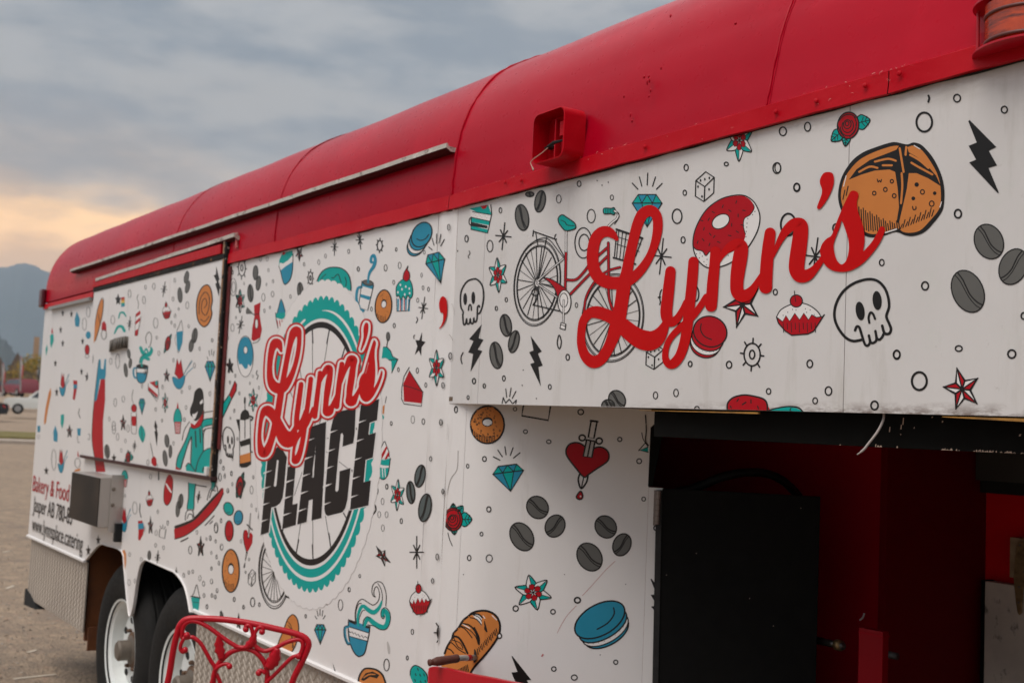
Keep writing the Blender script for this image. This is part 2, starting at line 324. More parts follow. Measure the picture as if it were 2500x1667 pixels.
ridge('hill', [(-40, 2), (0, 3.6), (6, 4.2), (10.3, 3.35), (10.9, 2.95), (11.5, 2.35), (12.0, 1.9), (12.6, 1.6), (14, 1.3), (22, 1.4), (40, 1)], 1500, m_hill, 500, 8)
# haze box: pale air round everything, sky outside
bm = bmesh.new(); box(bm, -5600, 6200, -6200, 6200, -12, 620)
hz = bobj('haze', bm, None); hz['kind'] = 'stuff'
hm = bpy.data.materials.new('haze_air'); hm.use_nodes = True; t = hm.node_tree; t.nodes.clear()
pv = t.nodes.new('ShaderNodeVolumePrincipled'); pv.inputs['Color'].default_value = (.70, .84, 1, 1); pv.inputs['Density'].default_value = .00016; pv.inputs['Anisotropy'].default_value = .1
mo = t.nodes.new('ShaderNodeOutputMaterial'); t.links.new(pv.outputs[0], mo.inputs['Volume']); hz.data.materials.append(hm)

# ================================================================== BACKGROUND THINGS (beyond the car park)
def bgp(px, py_base, dist):                              # ground point seen at px, at that distance
    r = ray(px, 980); az = math.degrees(math.atan2(r.y, -r.x)); p = far(az, dist, 0)
    r2 = ray(px, py_base); t = math.hypot(p.x - CAM.x, p.y - CAM.y) / math.hypot(r2.x, r2.y)
    return CAM + r2 * t
def vehicle(name, label, cat, base, heading, L, Wd, prof, cab, m_body, wheels, hscale=1):
    """side profile lists in metres (x along, z up); cab = window band"""
    o = empty(name, base, label, cat, 'cars parked across the car park')
    M = Matrix.Translation(base) @ Matrix.Rotation(heading, 4, 'Z')
    bm = bmesh.new(); n = len(prof)
    inset = lambda z: 0 if z < 1.05 else (z - 1.05) * .28
    a = [bm.verts.new(M @ Vector((x, -Wd / 2 + inset(z), z))) for x, z in prof]; b = [bm.verts.new(M @ Vector((x, Wd / 2 - inset(z), z))) for x, z in prof]
    for tri in tessellate_polygon([[Vector((x, z, 0)) for x, z in prof]]):
        bm.faces.new([a[i] for i in tri]); bm.faces.new([b[i] for i in reversed(tri)])
    for i in range(n): bm.faces.new((a[i], a[(i + 1) % n], b[(i + 1) % n], b[i]))
    bobj('body', bm, m_body, o, auto=30)
    mg = mat('car_glass', (.03, .035, .04), .08, coat=.5)
    for k, quad in enumerate(cab):
        for s in (-1, 1):
            bm = bmesh.new(); f = [M @ Vector((x, s * (Wd / 2 - inset(z) + .012), z)) for x, z in quad]
            nn = (M.to_3x3() @ Vector((0, s, 0))).normalized(); slab(bm, f, nn, .01); bobj('window', bm, mg, o)
    for wx in wheels:
        for s in (-1, 1):
            bm = bmesh.new(); MM = M @ Matrix.Translation((wx, s * (Wd / 2 - .08), .37)) @ Matrix.Rotation(math.pi / 2, 4, 'X')
            lathe(bm, [(.0, -.11), (.25, -.11), (.37, -.09), (.38, 0), (.37, .09), (.25, .11), (0, .11)], MM, 20); w = bobj('wheel', bm, m_rubber, o, True)
            bm = bmesh.new(); lathe(bm, [(.0, -.118), (.20, -.118), (.22, -.112), (.22, .112), (.2, .118), (0, .118)], MM, 16); bobj('rim', bm, m_plaingrey, w)
    return o
perp = math.radians(90 - 11.4)
truckprof = [(-2.6, .45), (-2.7, .75), (-2.65, 1.0), (-2.45, 1.12), (-1.15, 1.18), (-.55, 1.68), (-.2, 1.78), (.85, 1.78), (1.1, 1.70), (1.25, 1.15), (2.75, 1.15), (2.8, .55), (2.3, .42), (-2.2, .42)]
truckwin = [[(-.95, 1.18), (-.5, 1.62), (.05, 1.68), (.05, 1.18)], [(.15, 1.18), (.15, 1.68), (.9, 1.66), (1.05, 1.18)]]
b0 = bgp(108, 1013, 88); vehicle('pickup_truck', 'white pickup truck parked side-on across the car park, its front towards the left', 'pickup truck', b0, perp, 5.4, 1.9, truckprof, truckwin, mat('white_car_paint', (.66, .66, .62), .25, coat=.5), (-1.75, 1.75))
carprof = [(-2.2, .3), (-2.3, .6), (-2.2, .85), (-1.3, .95), (-.6, 1.38), (.6, 1.42), (1.5, 1.02), (2.2, .95), (2.3, .6), (2.2, .3)]
carwin = [[(-1.1, .98), (-.5, 1.32), (0, 1.36), (0, .98)], [(.1, .98), (.1, 1.36), (.6, 1.36), (1.25, .98)]]
b1 = bgp(-80, 1019, 78); c1 = vehicle('parked_car', 'dark blue-black car parked at the left edge, nearest of the vehicles across the car park', 'car', b1, perp, 4.6, 1.8, carprof, carwin, mat('dark_car_paint', (.012, .014, .018), .2, coat=.6), (-1.4, 1.45))
M = Matrix.Translation(b1) @ Matrix.Rotation(perp, 4, 'Z')
for yy in (-.91, .91):
    bm = bmesh.new(); vs = [M @ Vector((2.02, yy, .68)), M @ Vector((2.3, yy * .97, .68)), M @ Vector((2.3, yy * .97, .86)), M @ Vector((1.9, yy, .86))]
    slab(bm, vs, (M.to_3x3() @ Vector((0, math.copysign(1, yy), 0))), .02); bobj('tail_light', bm, mat('tail_light_red', (.35, .02, .02), .3), c1)
suvprof = [(-2.2, .35), (-2.3, .7), (-2.2, 1.0), (-1.3, 1.08), (-.8, 1.6), (1.9, 1.66), (2.2, 1.1), (2.25, .35)]
suvwin = [[(-1.05, 1.12), (-.7, 1.52), (.1, 1.56), (.1, 1.12)], [(.2, 1.12), (.2, 1.56), (1.7, 1.56), (1.95, 1.12)]]
b2 = bgp(47, 968, 118); vehicle('parked_car', 'dark red car parked in the row behind the white pickup truck', 'car', b2, -perp + math.pi / 2, 4.6, 1.8, suvprof, suvwin, mat('dark_red_car_paint', (.20, .012, .02), .25, coat=.5), (-1.4, 1.45))
b3 = bgp(-8, 964, 125); vehicle('parked_car', 'black car parked left of the dark red one in the back row', 'car', b3, perp, 4.5, 1.8, carprof, carwin, mat('black_car_paint', (.015, .015, .016), .3, coat=.4), (-1.4, 1.45))
def bgbox(bm, px0, px1, pyt, pyb, dist, dp):
    a, b = bgp(px0, pyb, dist), bgp(px1, pyb, dist); r = ray((px0 + px1) / 2, pyt); mid = (a + b) / 2
    zt = CAM.z + r.z * math.hypot(mid.x - CAM.x, mid.y - CAM.y) / math.hypot(r.x, r.y)
    d = Vector((a.x - CAM.x, a.y - CAM.y, 0)).normalized() * dp; zb = min(a.z, b.z) - .8
    q = [Vector((p.x, p.y, zb)) for p in (a, b, b + d, a + d)]
    vv = [bm.verts.new(p) for p in q] + [bm.verts.new(Vector((p.x, p.y, zt))) for p in q]
    for f in ((0, 1, 5, 4), (1, 2, 6, 5), (2, 3, 7, 6), (3, 0, 4, 7), (4, 5, 6, 7)): bm.faces.new([vv[i] for i in f])
    return q, zb, zt, d
m_cream = mat('cream_render', (.62, .48, .33), .8); m_tan = mat('tan_wall', (.42, .33, .25), .85); m_shingle = mat('brown_shingle', (.12, .085, .065), .9)
m_win = mat('dark_window', (.03, .03, .03), .3)
def building(name, label, px0, px1, pyt, pyb, dist, m, roof=0, wins=()):
    o = empty(name, bgp((px0 + px1) / 2, pyb, dist), label, 'building')
    bm = bmesh.new(); q, zb, zt, d = bgbox(bm, px0, px1, pyt, pyb, dist, 9); bobj('wall', bm, m, o)
    if roof:
        bm = bmesh.new(); A, B = Vector((q[0].x, q[0].y, zt)), Vector((q[1].x, q[1].y, zt)); e = (B - A).normalized() * .4
        mid = (A + B) / 2 + Vector((0, 0, roof)); A -= e; B += e; pr = [bm.verts.new(p + k * d * 1.05 - d * .03) for k in (0, 1) for p in (A, B, mid)]
        for f in ((0, 1, 2), (3, 5, 4), (0, 2, 5, 3), (1, 4, 5, 2), (0, 3, 4, 1)): bm.faces.new([pr[i] for i in f])
        bobj('roof', bm, m_shingle, o)
    for (u, v, w, h) in wins:
        bm = bmesh.new(); A = Vector((q[0].x, q[0].y, 0)); E = Vector((q[1].x - q[0].x, q[1].y - q[0].y, 0)); nn = -d.normalized()
        H = zt - zb; P = lambda uu, vv_: A + E * uu + Vector((0, 0, zb + H * vv_)) + nn * .05
        slab(bm, [P(u, v), P(u + w, v), P(u + w, v + h), P(u, v + h)], nn, .04); bobj('window', bm, m_win, o)
    return o
building('cream_house', 'cream-walled house half hidden behind the far end of the trailer', 73, 118, 927, 958, 140, m_cream, 0, ((.1, .45, .12, .3), (.35, .45, .12, .3)))
building('shop', 'pale cream gabled shop front in the middle of the far street', 54, 72, 925, 952, 150, m_cream, 2.2, ((.2, .25, .2, .2), (.6, .25, .2, .2)))
building('low_shop', 'low tan shop with a lit cream front at the left of the far street', 12, 36, 942, 953, 145, m_cream, 0, ((.1, .3, .2, .4), (.4, .3, .2, .4), (.7, .3, .2, .4)))
building('grey_house', 'white house with a brown roof at the far left edge', -22, 10, 918, 950, 160, mat('pale_render', (.5, .47, .45), .8), 2.5, ((.3, .35, .15, .25), (.7, .35, .15, .25)))
building('brown_house', 'brown timber house behind the flags', 18, 56, 915, 950, 175, mat('brown_timber', (.16, .11, .085), .85), 3.2, ((.2, .3, .15, .25), (.6, .3, .15, .25)))
tw = building('chimney_tower', 'tall narrow tan brick tower above the yellow trees', 74, 88, 822, 950, 185, mat('tan_brick', (.40, .255, .15), .85, noise=(.6, .5, (.30, .19, .11))))
def flag(px, pyt, pyb, label):
    o = empty('flagpole', bgp(px, pyb, 112), label, 'flag', 'flags above the far street'); bm = bmesh.new()
    a = bgp(px, pyb, 112); b = bgp(px, pyt, 112); tube(bm, [a, b], .07, 6); bobj('pole', bm, m_plaingrey, o)
    bm = bmesh.new(); e = bgp(px + 9, pyt, 112) - b; pts = []
    for i in range(7):
        u = i / 6; wv = Vector((0, 0, .25 * math.sin(u * 6) - u * .6)); pts.append((b + e * u + wv, b + e * u + wv - Vector((0, 0, 1.1))))
    for i in range(6):
        mi = bm.faces.new([bm.verts.new(p) for p in (pts[i][0], pts[i + 1][0], pts[i + 1][1], pts[i][1])]); mi.material_index = 1 if 2 <= i <= 3 else 0
    bobj('flag_cloth', bm, [mat('flag_red', (.50, .03, .03), .8), mat('flag_white', (.7, .66, .64), .8)], o)
flag(6, 888, 955, 'red and white flag on a thin pole at the left of the far street'); flag(50, 872, 955, 'red and white flag on a thin pole left of the brick tower')
m_bark = mat('tree_bark', (.07, .05, .035), .9)
def tree(name, label, px, pyt, pyb, dist, crownw, mats, seed, n=900):
    rnd = random.Random(seed); b = bgp(px, pyb, dist); tp = bgp(px, pyt, dist); H = tp.z - b.z
    o = empty(name, b, label, 'tree', 'trees along the far street')
    bm = bmesh.new(); tube(bm, [b, b + Vector((.1, 0, H * .3)), b + Vector((-.05, .1, H * .8))], [.03 * H, .022 * H, .006 * H], 7)
    for k in range(6):
        a = rnd.uniform(0, 6.28); z = H * rnd.uniform(.25, .6); tube(bm, [b + Vector((0, 0, z)), b + Vector((math.cos(a) * crownw * .7, math.sin(a) * crownw * .7, z + H * .25))], [.012 * H, .004 * H], 5)
    bobj('trunk', bm, m_bark, o)
    bm = bmesh.new(); cl = [(Vector((rnd.uniform(-1, 1), rnd.uniform(-1, 1), rnd.uniform(-.9, 1))), rnd.uniform(.3, .55)) for _ in range(11)]
    for i in range(n):
        c, s = rnd.choice(cl); d = Vector((rnd.gauss(0, 1), rnd.gauss(0, 1), rnd.gauss(0, 1))).normalized() * s * rnd.uniform(.6, 1)
        p = c * .62 + d; P = b + Vector((p.x * crownw, p.y * crownw, H * (.60 + p.z * .40)))
        q = [Vector((rnd.uniform(-1, 1), rnd.uniform(-1, 1), rnd.uniform(-1, 1))) * .042 * H for _ in range(3)]
        f = bm.faces.new([bm.verts.new(P + v) for v in q]); f.material_index = rnd.randrange(len(mats))
    bobj('crown', bm, mats, o)
m_l1 = mat('leaf_yellow', (.34, .22, .02), .8); m_l2 = mat('leaf_olive', (.14, .13, .02), .8); m_l3 = mat('leaf_green', (.05, .08, .02), .8); m_l4 = mat('leaf_rust', (.20, .10, .03), .8)
tree('yellow_tree', 'bright yellow-green autumn tree right of the brick tower', 92, 862, 950, 130, 3.0, [m_l1, m_l1, m_l2], 4, 1500)
tree('olive_tree', 'olive-brown autumn tree between the low shop and the brick tower', 44, 902, 955, 138, 2.2, [m_l4, m_l2], 5)
tree('green_tree', 'dark green bushy tree behind the black parked car', 22, 915, 960, 150, 2.6, [m_l3, m_l4], 6)
tree('round_tree', 'rust brown autumn tree just left of the gabled shop', 60, 893, 955, 165, 2.0, [m_l4, m_l1, m_l2], 9)
for i, (az, lab) in enumerate(((16.5, 'yellow autumn tree hidden by the trailer, nearest its far end'), (19, 'rust brown tree behind the trailer'), (6.5, 'dark tree left of the picture at the far street'))):
    pass

# ================================================================== FOOD TRAILER
XL, XC, XR = -6.94, -2.51, 1.6                          # far end, corner moulding, near end
TR = empty('food_trailer', (-3.5, 1.2, 0), 'long white food trailer covered in food doodles with a rounded red roof', 'food trailer')
NV = Vector((0, -1, 0)); TH = .012
def wp(px, py, off=0.0): return onY(px, py, -off)        # on the side wall
def bp_(px, py, off=0.0): return onV(px, py, BP, BA, off + .006)
# ---- rear side panel with the two wheel-arch cut-outs (Z heights measured at plane Y=0)
ZT, ZS = 1.995, .708
arch = [(209, 1367), (226, 1345), (244, 1328), (262, 1331), (297, 1345), (303, 1385), (308, 1440), (313, 1490), (317, 1504), (321, 1495), (326, 1470), (333, 1420), (342, 1380), (352, 1367), (360, 1367), (385, 1378), (412, 1390), (428, 1398), (446, 1422), (456, 1450), (464, 1494)]
outer = [Vector((XL, 0, ZT)), Vector((XL, 0, ZS))] + [wp(*p) for p in smoothpts(arch, sub=3)] + [Vector((-4.20, 0, ZS)), Vector((XC - .10, 0, ZS)), Vector((XC - .10, 0, ZT))]
bm = bmesh.new(); slab(bm, [Vector((p.x, 0, p.z)) for p in outer], NV, TH); P_wall = bobj('side_panel', bm, m_vinyl, TR)
# bright folded lip round the arches and along the sill
bm = bmesh.new(); pts = [wp(*p, .003) for p in smoothpts(arch, sub=3)]; tube(bm, pts, .0035, 6); bobj('arch_lip', bm, m_vinyl, P_wall)
for xa, xb in ((XL, -5.74), (-4.23, XC - .02)):
    bm = bmesh.new(); tube(bm, [Vector((xa, -.004, ZS + .004)), Vector((xb, -.004, ZS + .004))], .008, 6); bobj('sill_strip', bm, m_vinyl, P_wall)
# corner moulding with its wrinkled vinyl
bm = bmesh.new()
prof = [(-.10, 0), (-.085, -.0022), (-.07, -.0042), (-.05, -.004), (-.032, -.0022), (-.018, -.0032), (-.006, -.0022), (0, .0)]
nz = 60; grid = []
for i in range(nz + 1):
    z = ZS - .35 + (ZT - ZS + .35) * i / nz; row = []
    for x, y in prof: row.append(bm.verts.new((XC + x + .003 * math.sin(z * 9 + x * 30), y - (.0008 * math.sin(z * 23 + x * 70) + .0006 * math.sin(z * 57 + x * 40)) * (1 if -.09 < x < -.01 else 0), z)))
    grid.append(row)
for a, b in zip(grid, grid[1:]):
    for j in range(len(prof) - 1): bm.faces.new((a[j], a[j + 1], b[j + 1], b[j]))
P_corner = bobj('corner_moulding', bm, m_vinyl, TR, True)
# ---- body end under the overhang: rounded corner, then a flat wall running inwards; split at the visible seam
XS1 = -2.365; XE = -1.702; XU = -1.748
def panel(name, pts, m, th=TH, parent=None):
    bm = bmesh.new(); slab(bm, [Vector(p) for p in pts], NV, th); return bobj(name, bm, m, parent or TR)
def plen(p): return (Vector((p.x, p.y)) - PATH[-2]).length
E2 = Vector((math.cos(EA), math.sin(EA))); NE = Vector((math.sin(EA), -math.cos(EA), 0))
def epoint(L_, z, off=0.0): q_ = PATH[-2] + E2 * L_; return Vector((q_.x, q_.y, z)) + NE * off
LU = plen(onPath(1586, 1120)); LE = plen(onPath(1616, 1300)); ZD = onPath(1600, 1190).z
def curved(name, pts, z0, z1, m):
    bm = bmesh.new(); fr_ = []; 
    for i, q_ in enumerate(pts):
        e = (pts[min(i + 1, len(pts) - 1)] - pts[max(i - 1, 0)]); n = Vector((e.y, -e.x)).normalized() * .004 * 0
        fr_.append([bm.verts.new((q_.x, q_.y, z)) for z in (z0, z0 + (z1 - z0) / 3, z0 + (z1 - z0) * 2 / 3, z1)])
    for a, b in zip(fr_, fr_[1:]):
        for j in range(3): bm.faces.new((a[j], b[j], b[j + 1], a[j + 1]))
    o = bobj(name, bm, m, TR, True); md = o.modifiers.new('thick', 'SOLIDIFY'); md.thickness = .001; md.offset = 0; md.use_rim = False; return o
SI_ = 8
mid = lambda t: PATH[SI_] + (PATH[SI_ + 1] - PATH[SI_]) * t
P_low1 = curved('end_panel', PATH[1:SI_ + 1] + [mid(.45)], .38, 1.498, m_vinyl)
P_low2 = curved('end_panel', [mid(.55)] + PATH[SI_ + 1:-1] + [PATH[-2] + E2 * LU], .38, 1.498, m_vinyl)
P_low3 = curved('end_panel', [PATH[-2] + E2 * (LU + .0004), PATH[-2] + E2 * ((LU + LE) / 2), PATH[-2] + E2 * LE], .38, ZD, m_vinyl)
# ---- fascia band over the serving hatch, split at its seams
def bandpt(X, Z, off=0.0):
    d = X - BP.x; return Vector((BP.x + d * math.cos(BA) - math.sin(BA) * 0, -d * math.sin(BA) - .0015 - off, Z))
BX = [XC, -2.372, -1.238, -.2, XR]; P_band = []
nb = Vector((-math.sin(BA), -math.cos(BA), 0)).normalized()
for a, b in zip(BX, BX[1:]):
    g = .0008; bm = bmesh.new(); a += g; b -= g
    zb = lambda x: 1.4935 - (x - XC) * .0045
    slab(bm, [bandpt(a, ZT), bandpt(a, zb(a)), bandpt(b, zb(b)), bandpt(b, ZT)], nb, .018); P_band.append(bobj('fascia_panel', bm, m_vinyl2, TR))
bm = bmesh.new(); slab(bm, [bandpt(XC, ZT + .01, -.019), bandpt(XC, 1.5, -.019), bandpt(XR, 1.48, -.019), bandpt(XR, ZT + .01, -.019)], nb, .004); bobj('fascia_backing', bm, mat('plywood_edge', (.30, .14, .03), .8, noise=(20, .8, (.05, .03, .015))), TR)
# ragged plywood slivers and a torn vinyl edge along the bottom of the band
for (p0, p1, h) in (((1560, 1001), (1850, 1006), .003), ((2300, 1016), (2600, 1024), .006)):
    bm = bmesh.new(); A = bp_(*p0, -.004); B = bp_(*p1, -.004); slab(bm, [A, A - Vector((0, 0, h * .2)), B - Vector((0, 0, h)), B], nb, .006); bobj('plywood_sliver', bm, mat('plywood_orange', (.42, .20, .035), .8, noise=(30, .7, (.14, .07, .02))), P_band[1])

# ---- lower body skirts in tread plate, lozenge treads as relief
def skirt(x0, x1, zt, zb, nm='skirt'):
    bm = bmesh.new(); slab(bm, [Vector((x0, .012, zt)), Vector((x0, .012, zb)), Vector((x1, .012, zb)), Vector((x1, .012, zt))], NV, .006)
    sk = bobj(nm, bm, m_plate, TR)
    bm = bmesh.new(); st = .026; j = 0; z = zb + st / 2
    while z < zt - .01:
        x = x0 + st / 2 + (st / 2 if j % 2 else 0); i = 0
        while x < x1 - .01:
            s = 1 if (i + j) % 2 else -1; d = Vector((.0078, 0, .0078 * s)); e = Vector((-.0019 * s, 0, .0019)) if s > 0 else Vector((.0019, 0, .0019))
            c = Vector((x, .012, z)); t_ = Vector((0, -.0020, 0))
            v = [bm.verts.new(p) for p in (c - d, c + e, c + d, c - e)]; t1 = bm.verts.new(c - d * .5 + t_); t2 = bm.verts.new(c + d * .5 + t_)
            for f in ((v[0], v[3], t1), (v[3], v[2], t2), (v[3], t2, t1), (v[2], v[1], t2), (v[1], v[0], t1), (v[1], t1, t2)): bm.faces.new(f)
            x += st; i += 1
        z += st / 2; j += 1
    tr = bobj('tread_pattern', bm, m_plate, sk); tr['kind'] = 'stuff'; return sk
sk1 = skirt(XL + .03, -5.75, .706, .375)
sk2 = skirt(-4.235, XC - .05, .704, .30)
bm = bmesh.new(); slab(bm, [Vector((XL + .0, .004, .42)), Vector((XL, .004, .33)), Vector((XL + .28, .004, .345)), Vector((XL + .12, .004, .40))], NV, .05); bobj('corner_bumper', bm, m_dark, TR)
for i in range(9):
    bm = bmesh.new(); x = -4.15 + i * .18; M = Matrix.Translation((x, .008, .672 - (i % 2) * .05)) @ Matrix.Rotation(math.pi / 2, 4, 'X'); lathe(bm, [(.0075, 0), (.0075, .004), (.004, .007), (0, .0075)], M, 10); bobj('screw', bm, m_steel, sk2)
# ---- chassis and rest of the body shell
def part(name, x0, x1, y0, y1, z0, z1, m, parent=TR, bev=0):
    bm = bmesh.new(); box(bm, x0, x1, y0, y1, z0, z1); return bobj(name, bm, m, parent, bev=bev)
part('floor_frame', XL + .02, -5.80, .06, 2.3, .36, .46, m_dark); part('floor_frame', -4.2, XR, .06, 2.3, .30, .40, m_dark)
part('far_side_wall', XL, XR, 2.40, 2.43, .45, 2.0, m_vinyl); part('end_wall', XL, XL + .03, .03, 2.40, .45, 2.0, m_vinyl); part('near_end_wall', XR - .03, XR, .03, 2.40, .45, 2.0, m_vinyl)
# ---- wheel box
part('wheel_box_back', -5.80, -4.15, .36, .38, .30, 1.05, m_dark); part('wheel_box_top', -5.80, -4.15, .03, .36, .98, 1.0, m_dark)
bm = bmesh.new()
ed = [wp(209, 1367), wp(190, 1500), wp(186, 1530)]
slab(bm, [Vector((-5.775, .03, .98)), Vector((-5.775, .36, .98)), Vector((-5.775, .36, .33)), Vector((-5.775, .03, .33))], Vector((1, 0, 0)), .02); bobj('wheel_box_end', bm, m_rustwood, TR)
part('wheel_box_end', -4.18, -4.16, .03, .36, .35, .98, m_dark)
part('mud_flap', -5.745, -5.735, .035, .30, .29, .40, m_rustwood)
# ---- wheels
def make_wheel(x):
    w = bpy.data.objects.new('wheel', None); COL.objects.link(w); w.parent = TR; w.matrix_parent_inverse = WM['food_trailer'].inverted(); w.location = (x, .135, .385)
    MX = Matrix.Rotation(math.pi / 2, 4, 'X')            # lathe axis -> -Y (outwards)
    def add(name, prof, m, seg=56, parent=w, M=MX, auto=35):
        bm = bmesh.new(); lathe(bm, prof, M, seg); bmesh.ops.recalc_face_normals(bm, faces=bm.faces)
        me = bpy.data.meshes.new(name); bm.to_mesh(me); bm.free(); me.materials.append(m); o = bpy.data.objects.new(name, me); COL.objects.link(o); o.parent = parent
        for p in me.polygons: p.use_smooth = True
        me.set_sharp_from_angle(angle=math.radians(auto)); return o
    ty = add('tyre', [(.205, .04), (.215, .095), (.24, .108), (.30, .116), (.345, .108), (.368, .092), (.380, .080), (.384, .062), (.378, .058), (.378, .052), (.384, .048), (.385, .02), (.379, .016), (.379, .008), (.385, .004), (.385, -.03), (.379, -.034), (.379, -.042), (.385, -.046), (.380, -.085), (.345, -.11), (.24, -.10), (.205, -.05)], m_rubber)
    rm = add('rim', [(.213, .100), (.222, .104), (.222, .096), (.210, .088), (.198, .080), (.195, .04), (.188, .02), (.178, .016), (.160, .040), (.145, .046), (.10, .046), (.078, .040), (.055, .036), (.055, .00)], m_rim)
    add('hub', [(.062, .0), (.062, .055), (.050, .060), (.044, .062), (.044, .108), (.036, .116), (.0, .118)], m_hub, 32, rm)
    add('hub_rust', [(.0775, .045), (.0775, .050), (.061, .054), (.061, .045)], m_rust, 32, rm)
    for k in range(8):
        a = 2 * math.pi * (k + .3) / 8; bm = bmesh.new(); M = MX @ Matrix.Translation((math.cos(a) * .128, math.sin(a) * .128, .0455))
        lathe(bm, [(.0185, .0), (.0185, .002), (.0165, .003), (0, .0031)], M @ Matrix.Diagonal((1.25, .85, 1, 1)), 14); me = bpy.data.meshes.new('vent_hole'); bm.to_mesh(me); bm.free(); me.materials.append(m_dark)
        o = bpy.data.objects.new('vent_hole', me); COL.objects.link(o); o.parent = rm
    for k in range(6):
        a = 2 * math.pi * k / 6; bm = bmesh.new(); lathe(bm, [(.009, .04), (.009, .058), (.005, .062), (0, .062)], MX @ Matrix.Translation((math.cos(a) * .088, math.sin(a) * .088, 0)), 6)
        me = bpy.data.meshes.new('lug_nut'); bm.to_mesh(me); bm.free(); me.materials.append(m_rust); o = bpy.data.objects.new('lug_nut', me); COL.objects.link(o); o.parent = rm
    return w
w1 = make_wheel(-5.22)
def dup(o, parent, name=None):
    c = o.copy(); COL.objects.link(c); c.parent = parent
    for ch in list(o.children): dup(ch, c)
    return c
w2 = dup(w1, TR); w2.matrix_parent_inverse = w1.matrix_parent_inverse.copy(); w2.location = (-4.45, .135, .385); w2.rotation_euler = (0, .4, 0)
bm = bmesh.new(); tube(bm, [Vector((-5.22, .2, .385)), Vector((-5.22, 2.2, .385))], .04, 12); tube(bm, [Vector((-4.45, .2, .385)), Vector((-4.45, 2.2, .385))], .04, 12); bobj('axle', bm, m_dark, TR)

# ================================================================== ROOF
rp = [(-.001, 2.028), (-.001, 2.06), (.002, 2.10), (.006, 2.145), (.017, 2.20), (.032, 2.245), (.052, 2.286), (.078, 2.325), (.110, 2.362), (.148, 2.393), (.192, 2.420), (.243, 2.446), (.30, 2.470), (.36, 2.492), (.46, 2.520), (.62, 2.55), (.85, 2.575), (1.2, 2.585)]
rp = [(y - .004, z) for y, z in smoothpts(rp, sub=3)]
full = rp + [(2.4 - y, z) for y, z in rp[::-1][1:]]
seams = [XL, -4.74, -3.68, -2.535, -1.425, -.2, XR]
def bandlean(x): return 0 if x < XC else (x - XC) * math.sin(BA)
def roofz(x, y, z):                                      # gentle unevenness of hand-painted sheet metal
    return .0012 * math.sin(x * 5.1 + z * 9) * math.sin(x * 1.7 + 1) + .0006 * math.sin(x * 13 + y * 20)
roofs = []
for i, (a, b) in enumerate(zip(seams, seams[1:])):
    bm = bmesh.new(); n = max(4, int((b - a) / .12)); lift = .001 if i % 2 else 0; gr = []
    for k in range(n + 1):
        x = a + (b - a) * k / n + (.006 if k == n else 0); row = []
        for j, (y, z) in enumerate(full):
            side = 1 if y < 1.2 else -1; w_ = roofz(x, y, z) if j > 8 else 0
            row.append(bm.verts.new((x, y - side * (lift + w_) - (bandlean(x) * max(0, 1 - j / 14)), z + (lift + w_ if .1 < y < 2.3 else 0))))
        gr.append(row)
    for r0, r1 in zip(gr, gr[1:]):
        for j in range(len(full) - 1): bm.faces.new((r0[j], r0[j + 1], r1[j + 1], r1[j]))
    bmesh.ops.recalc_face_normals(bm, faces=bm.faces)
    me = bpy.data.meshes.new('roof_panel'); bm.to_mesh(me); bm.free(); ro = link('roof_panel', me, m_roof, TR, True); roofs.append(ro)
    if i:                                                # sealant bead along the lap, lumpy
        bm = bmesh.new(); rnd = random.Random(i); pts = []; rad = []
        big = {1: .0012, 2: .0012, 3: .0035, 4: .0024, 5: .003}[i]
        for j, (y, z) in enumerate(rp):
            pts.append((a + rnd.uniform(-1, 1) * big * .5, y - .002 - (bandlean(a) * max(0, 1 - j / 14)), z + (.002 if j > 20 else 0))); rad.append(big * rnd.uniform(.6, 1.25))
        tube(bm, pts, rad, 7); bobj('seam_bead', bm, m_roof, ro, True)
bm = bmesh.new(); vs = [bm.verts.new((XL + .001, y, z)) for y, z in full]; bm.faces.new(vs); bobj('roof_end_cap', bm, m_roof, TR)
bm = bmesh.new(); vs = [bm.verts.new((XR - .001, y, z)) for y, z in full]; bm.faces.new(vs); bobj('roof_end_cap', bm, m_roof, TR)
# blobs of old sealant and dents on the near roof
bm = bmesh.new()
for px, py in ((1602, 192), (1604, 201), (1598, 206), (1607, 226), (1603, 240), (1633, 172), (1590, 193), (1820, 66), (1539, 240), (1556, 285), (1560, 300), (1655, 45)):
    P = onY(px, py, .0); 
    # drop onto the roof profile at that height
    yy = next((y for y, z in rp if z >= P.z), .3); P = onY(px, py, yy - .003)
    lathe(bm, [(0, .0016), (.0014, .0013), (.0024, .0007), (.0034, -.001)], Matrix.Translation((P.x, P.y - bandlean(P.x), P.z)) @ Matrix.Rotation(math.pi / 2 + random.uniform(-.2, .2), 4, 'X') @ Matrix.Diagonal((random.uniform(.6, 1.1), random.uniform(.8, 2), 1, 1)), 8)
so_ = bobj('sealant_blobs', bm, m_roof, roofs[3], True); so_['kind'] = 'stuff'
# ---- drip flange
def flange(x0, x1, z0=1.9935, z1=2.032, nm='drip_flange'):
    bm = bmesh.new(); n = max(2, int((x1 - x0) / .05)); gr = []
    for k in range(n + 1):
        x = x0 + (x1 - x0) * k / n; l = bandlean(x) + (.0015 if x > XC else 0); w_ = .0012 * math.sin(x * 23) + .001 * math.sin(x * 61)
        gr.append([bm.verts.new(p) for p in ((x, -l - .001, z0 + w_ * .4), (x, -l - .012, z0 + w_ * .4), (x, -l - .0105 - w_ * .5, z0 + .018), (x, -l - .0095, z1 - .002), (x, -l - .006, z1 + w_ * .3), (x, -l + .004, z1))])
    for a, b in zip(gr, gr[1:]):
        for j in range(5): bm.faces.new((a[j], a[j + 1], b[j + 1], b[j]))
    return bobj(nm, bm, m_flange, TR, auto=25)
flange(XL, -5.90, 1.990, 2.02); flange(-4.09, -2.545); fl = flange(-2.543, -1.155); fl2 = flange(-1.153, XR)
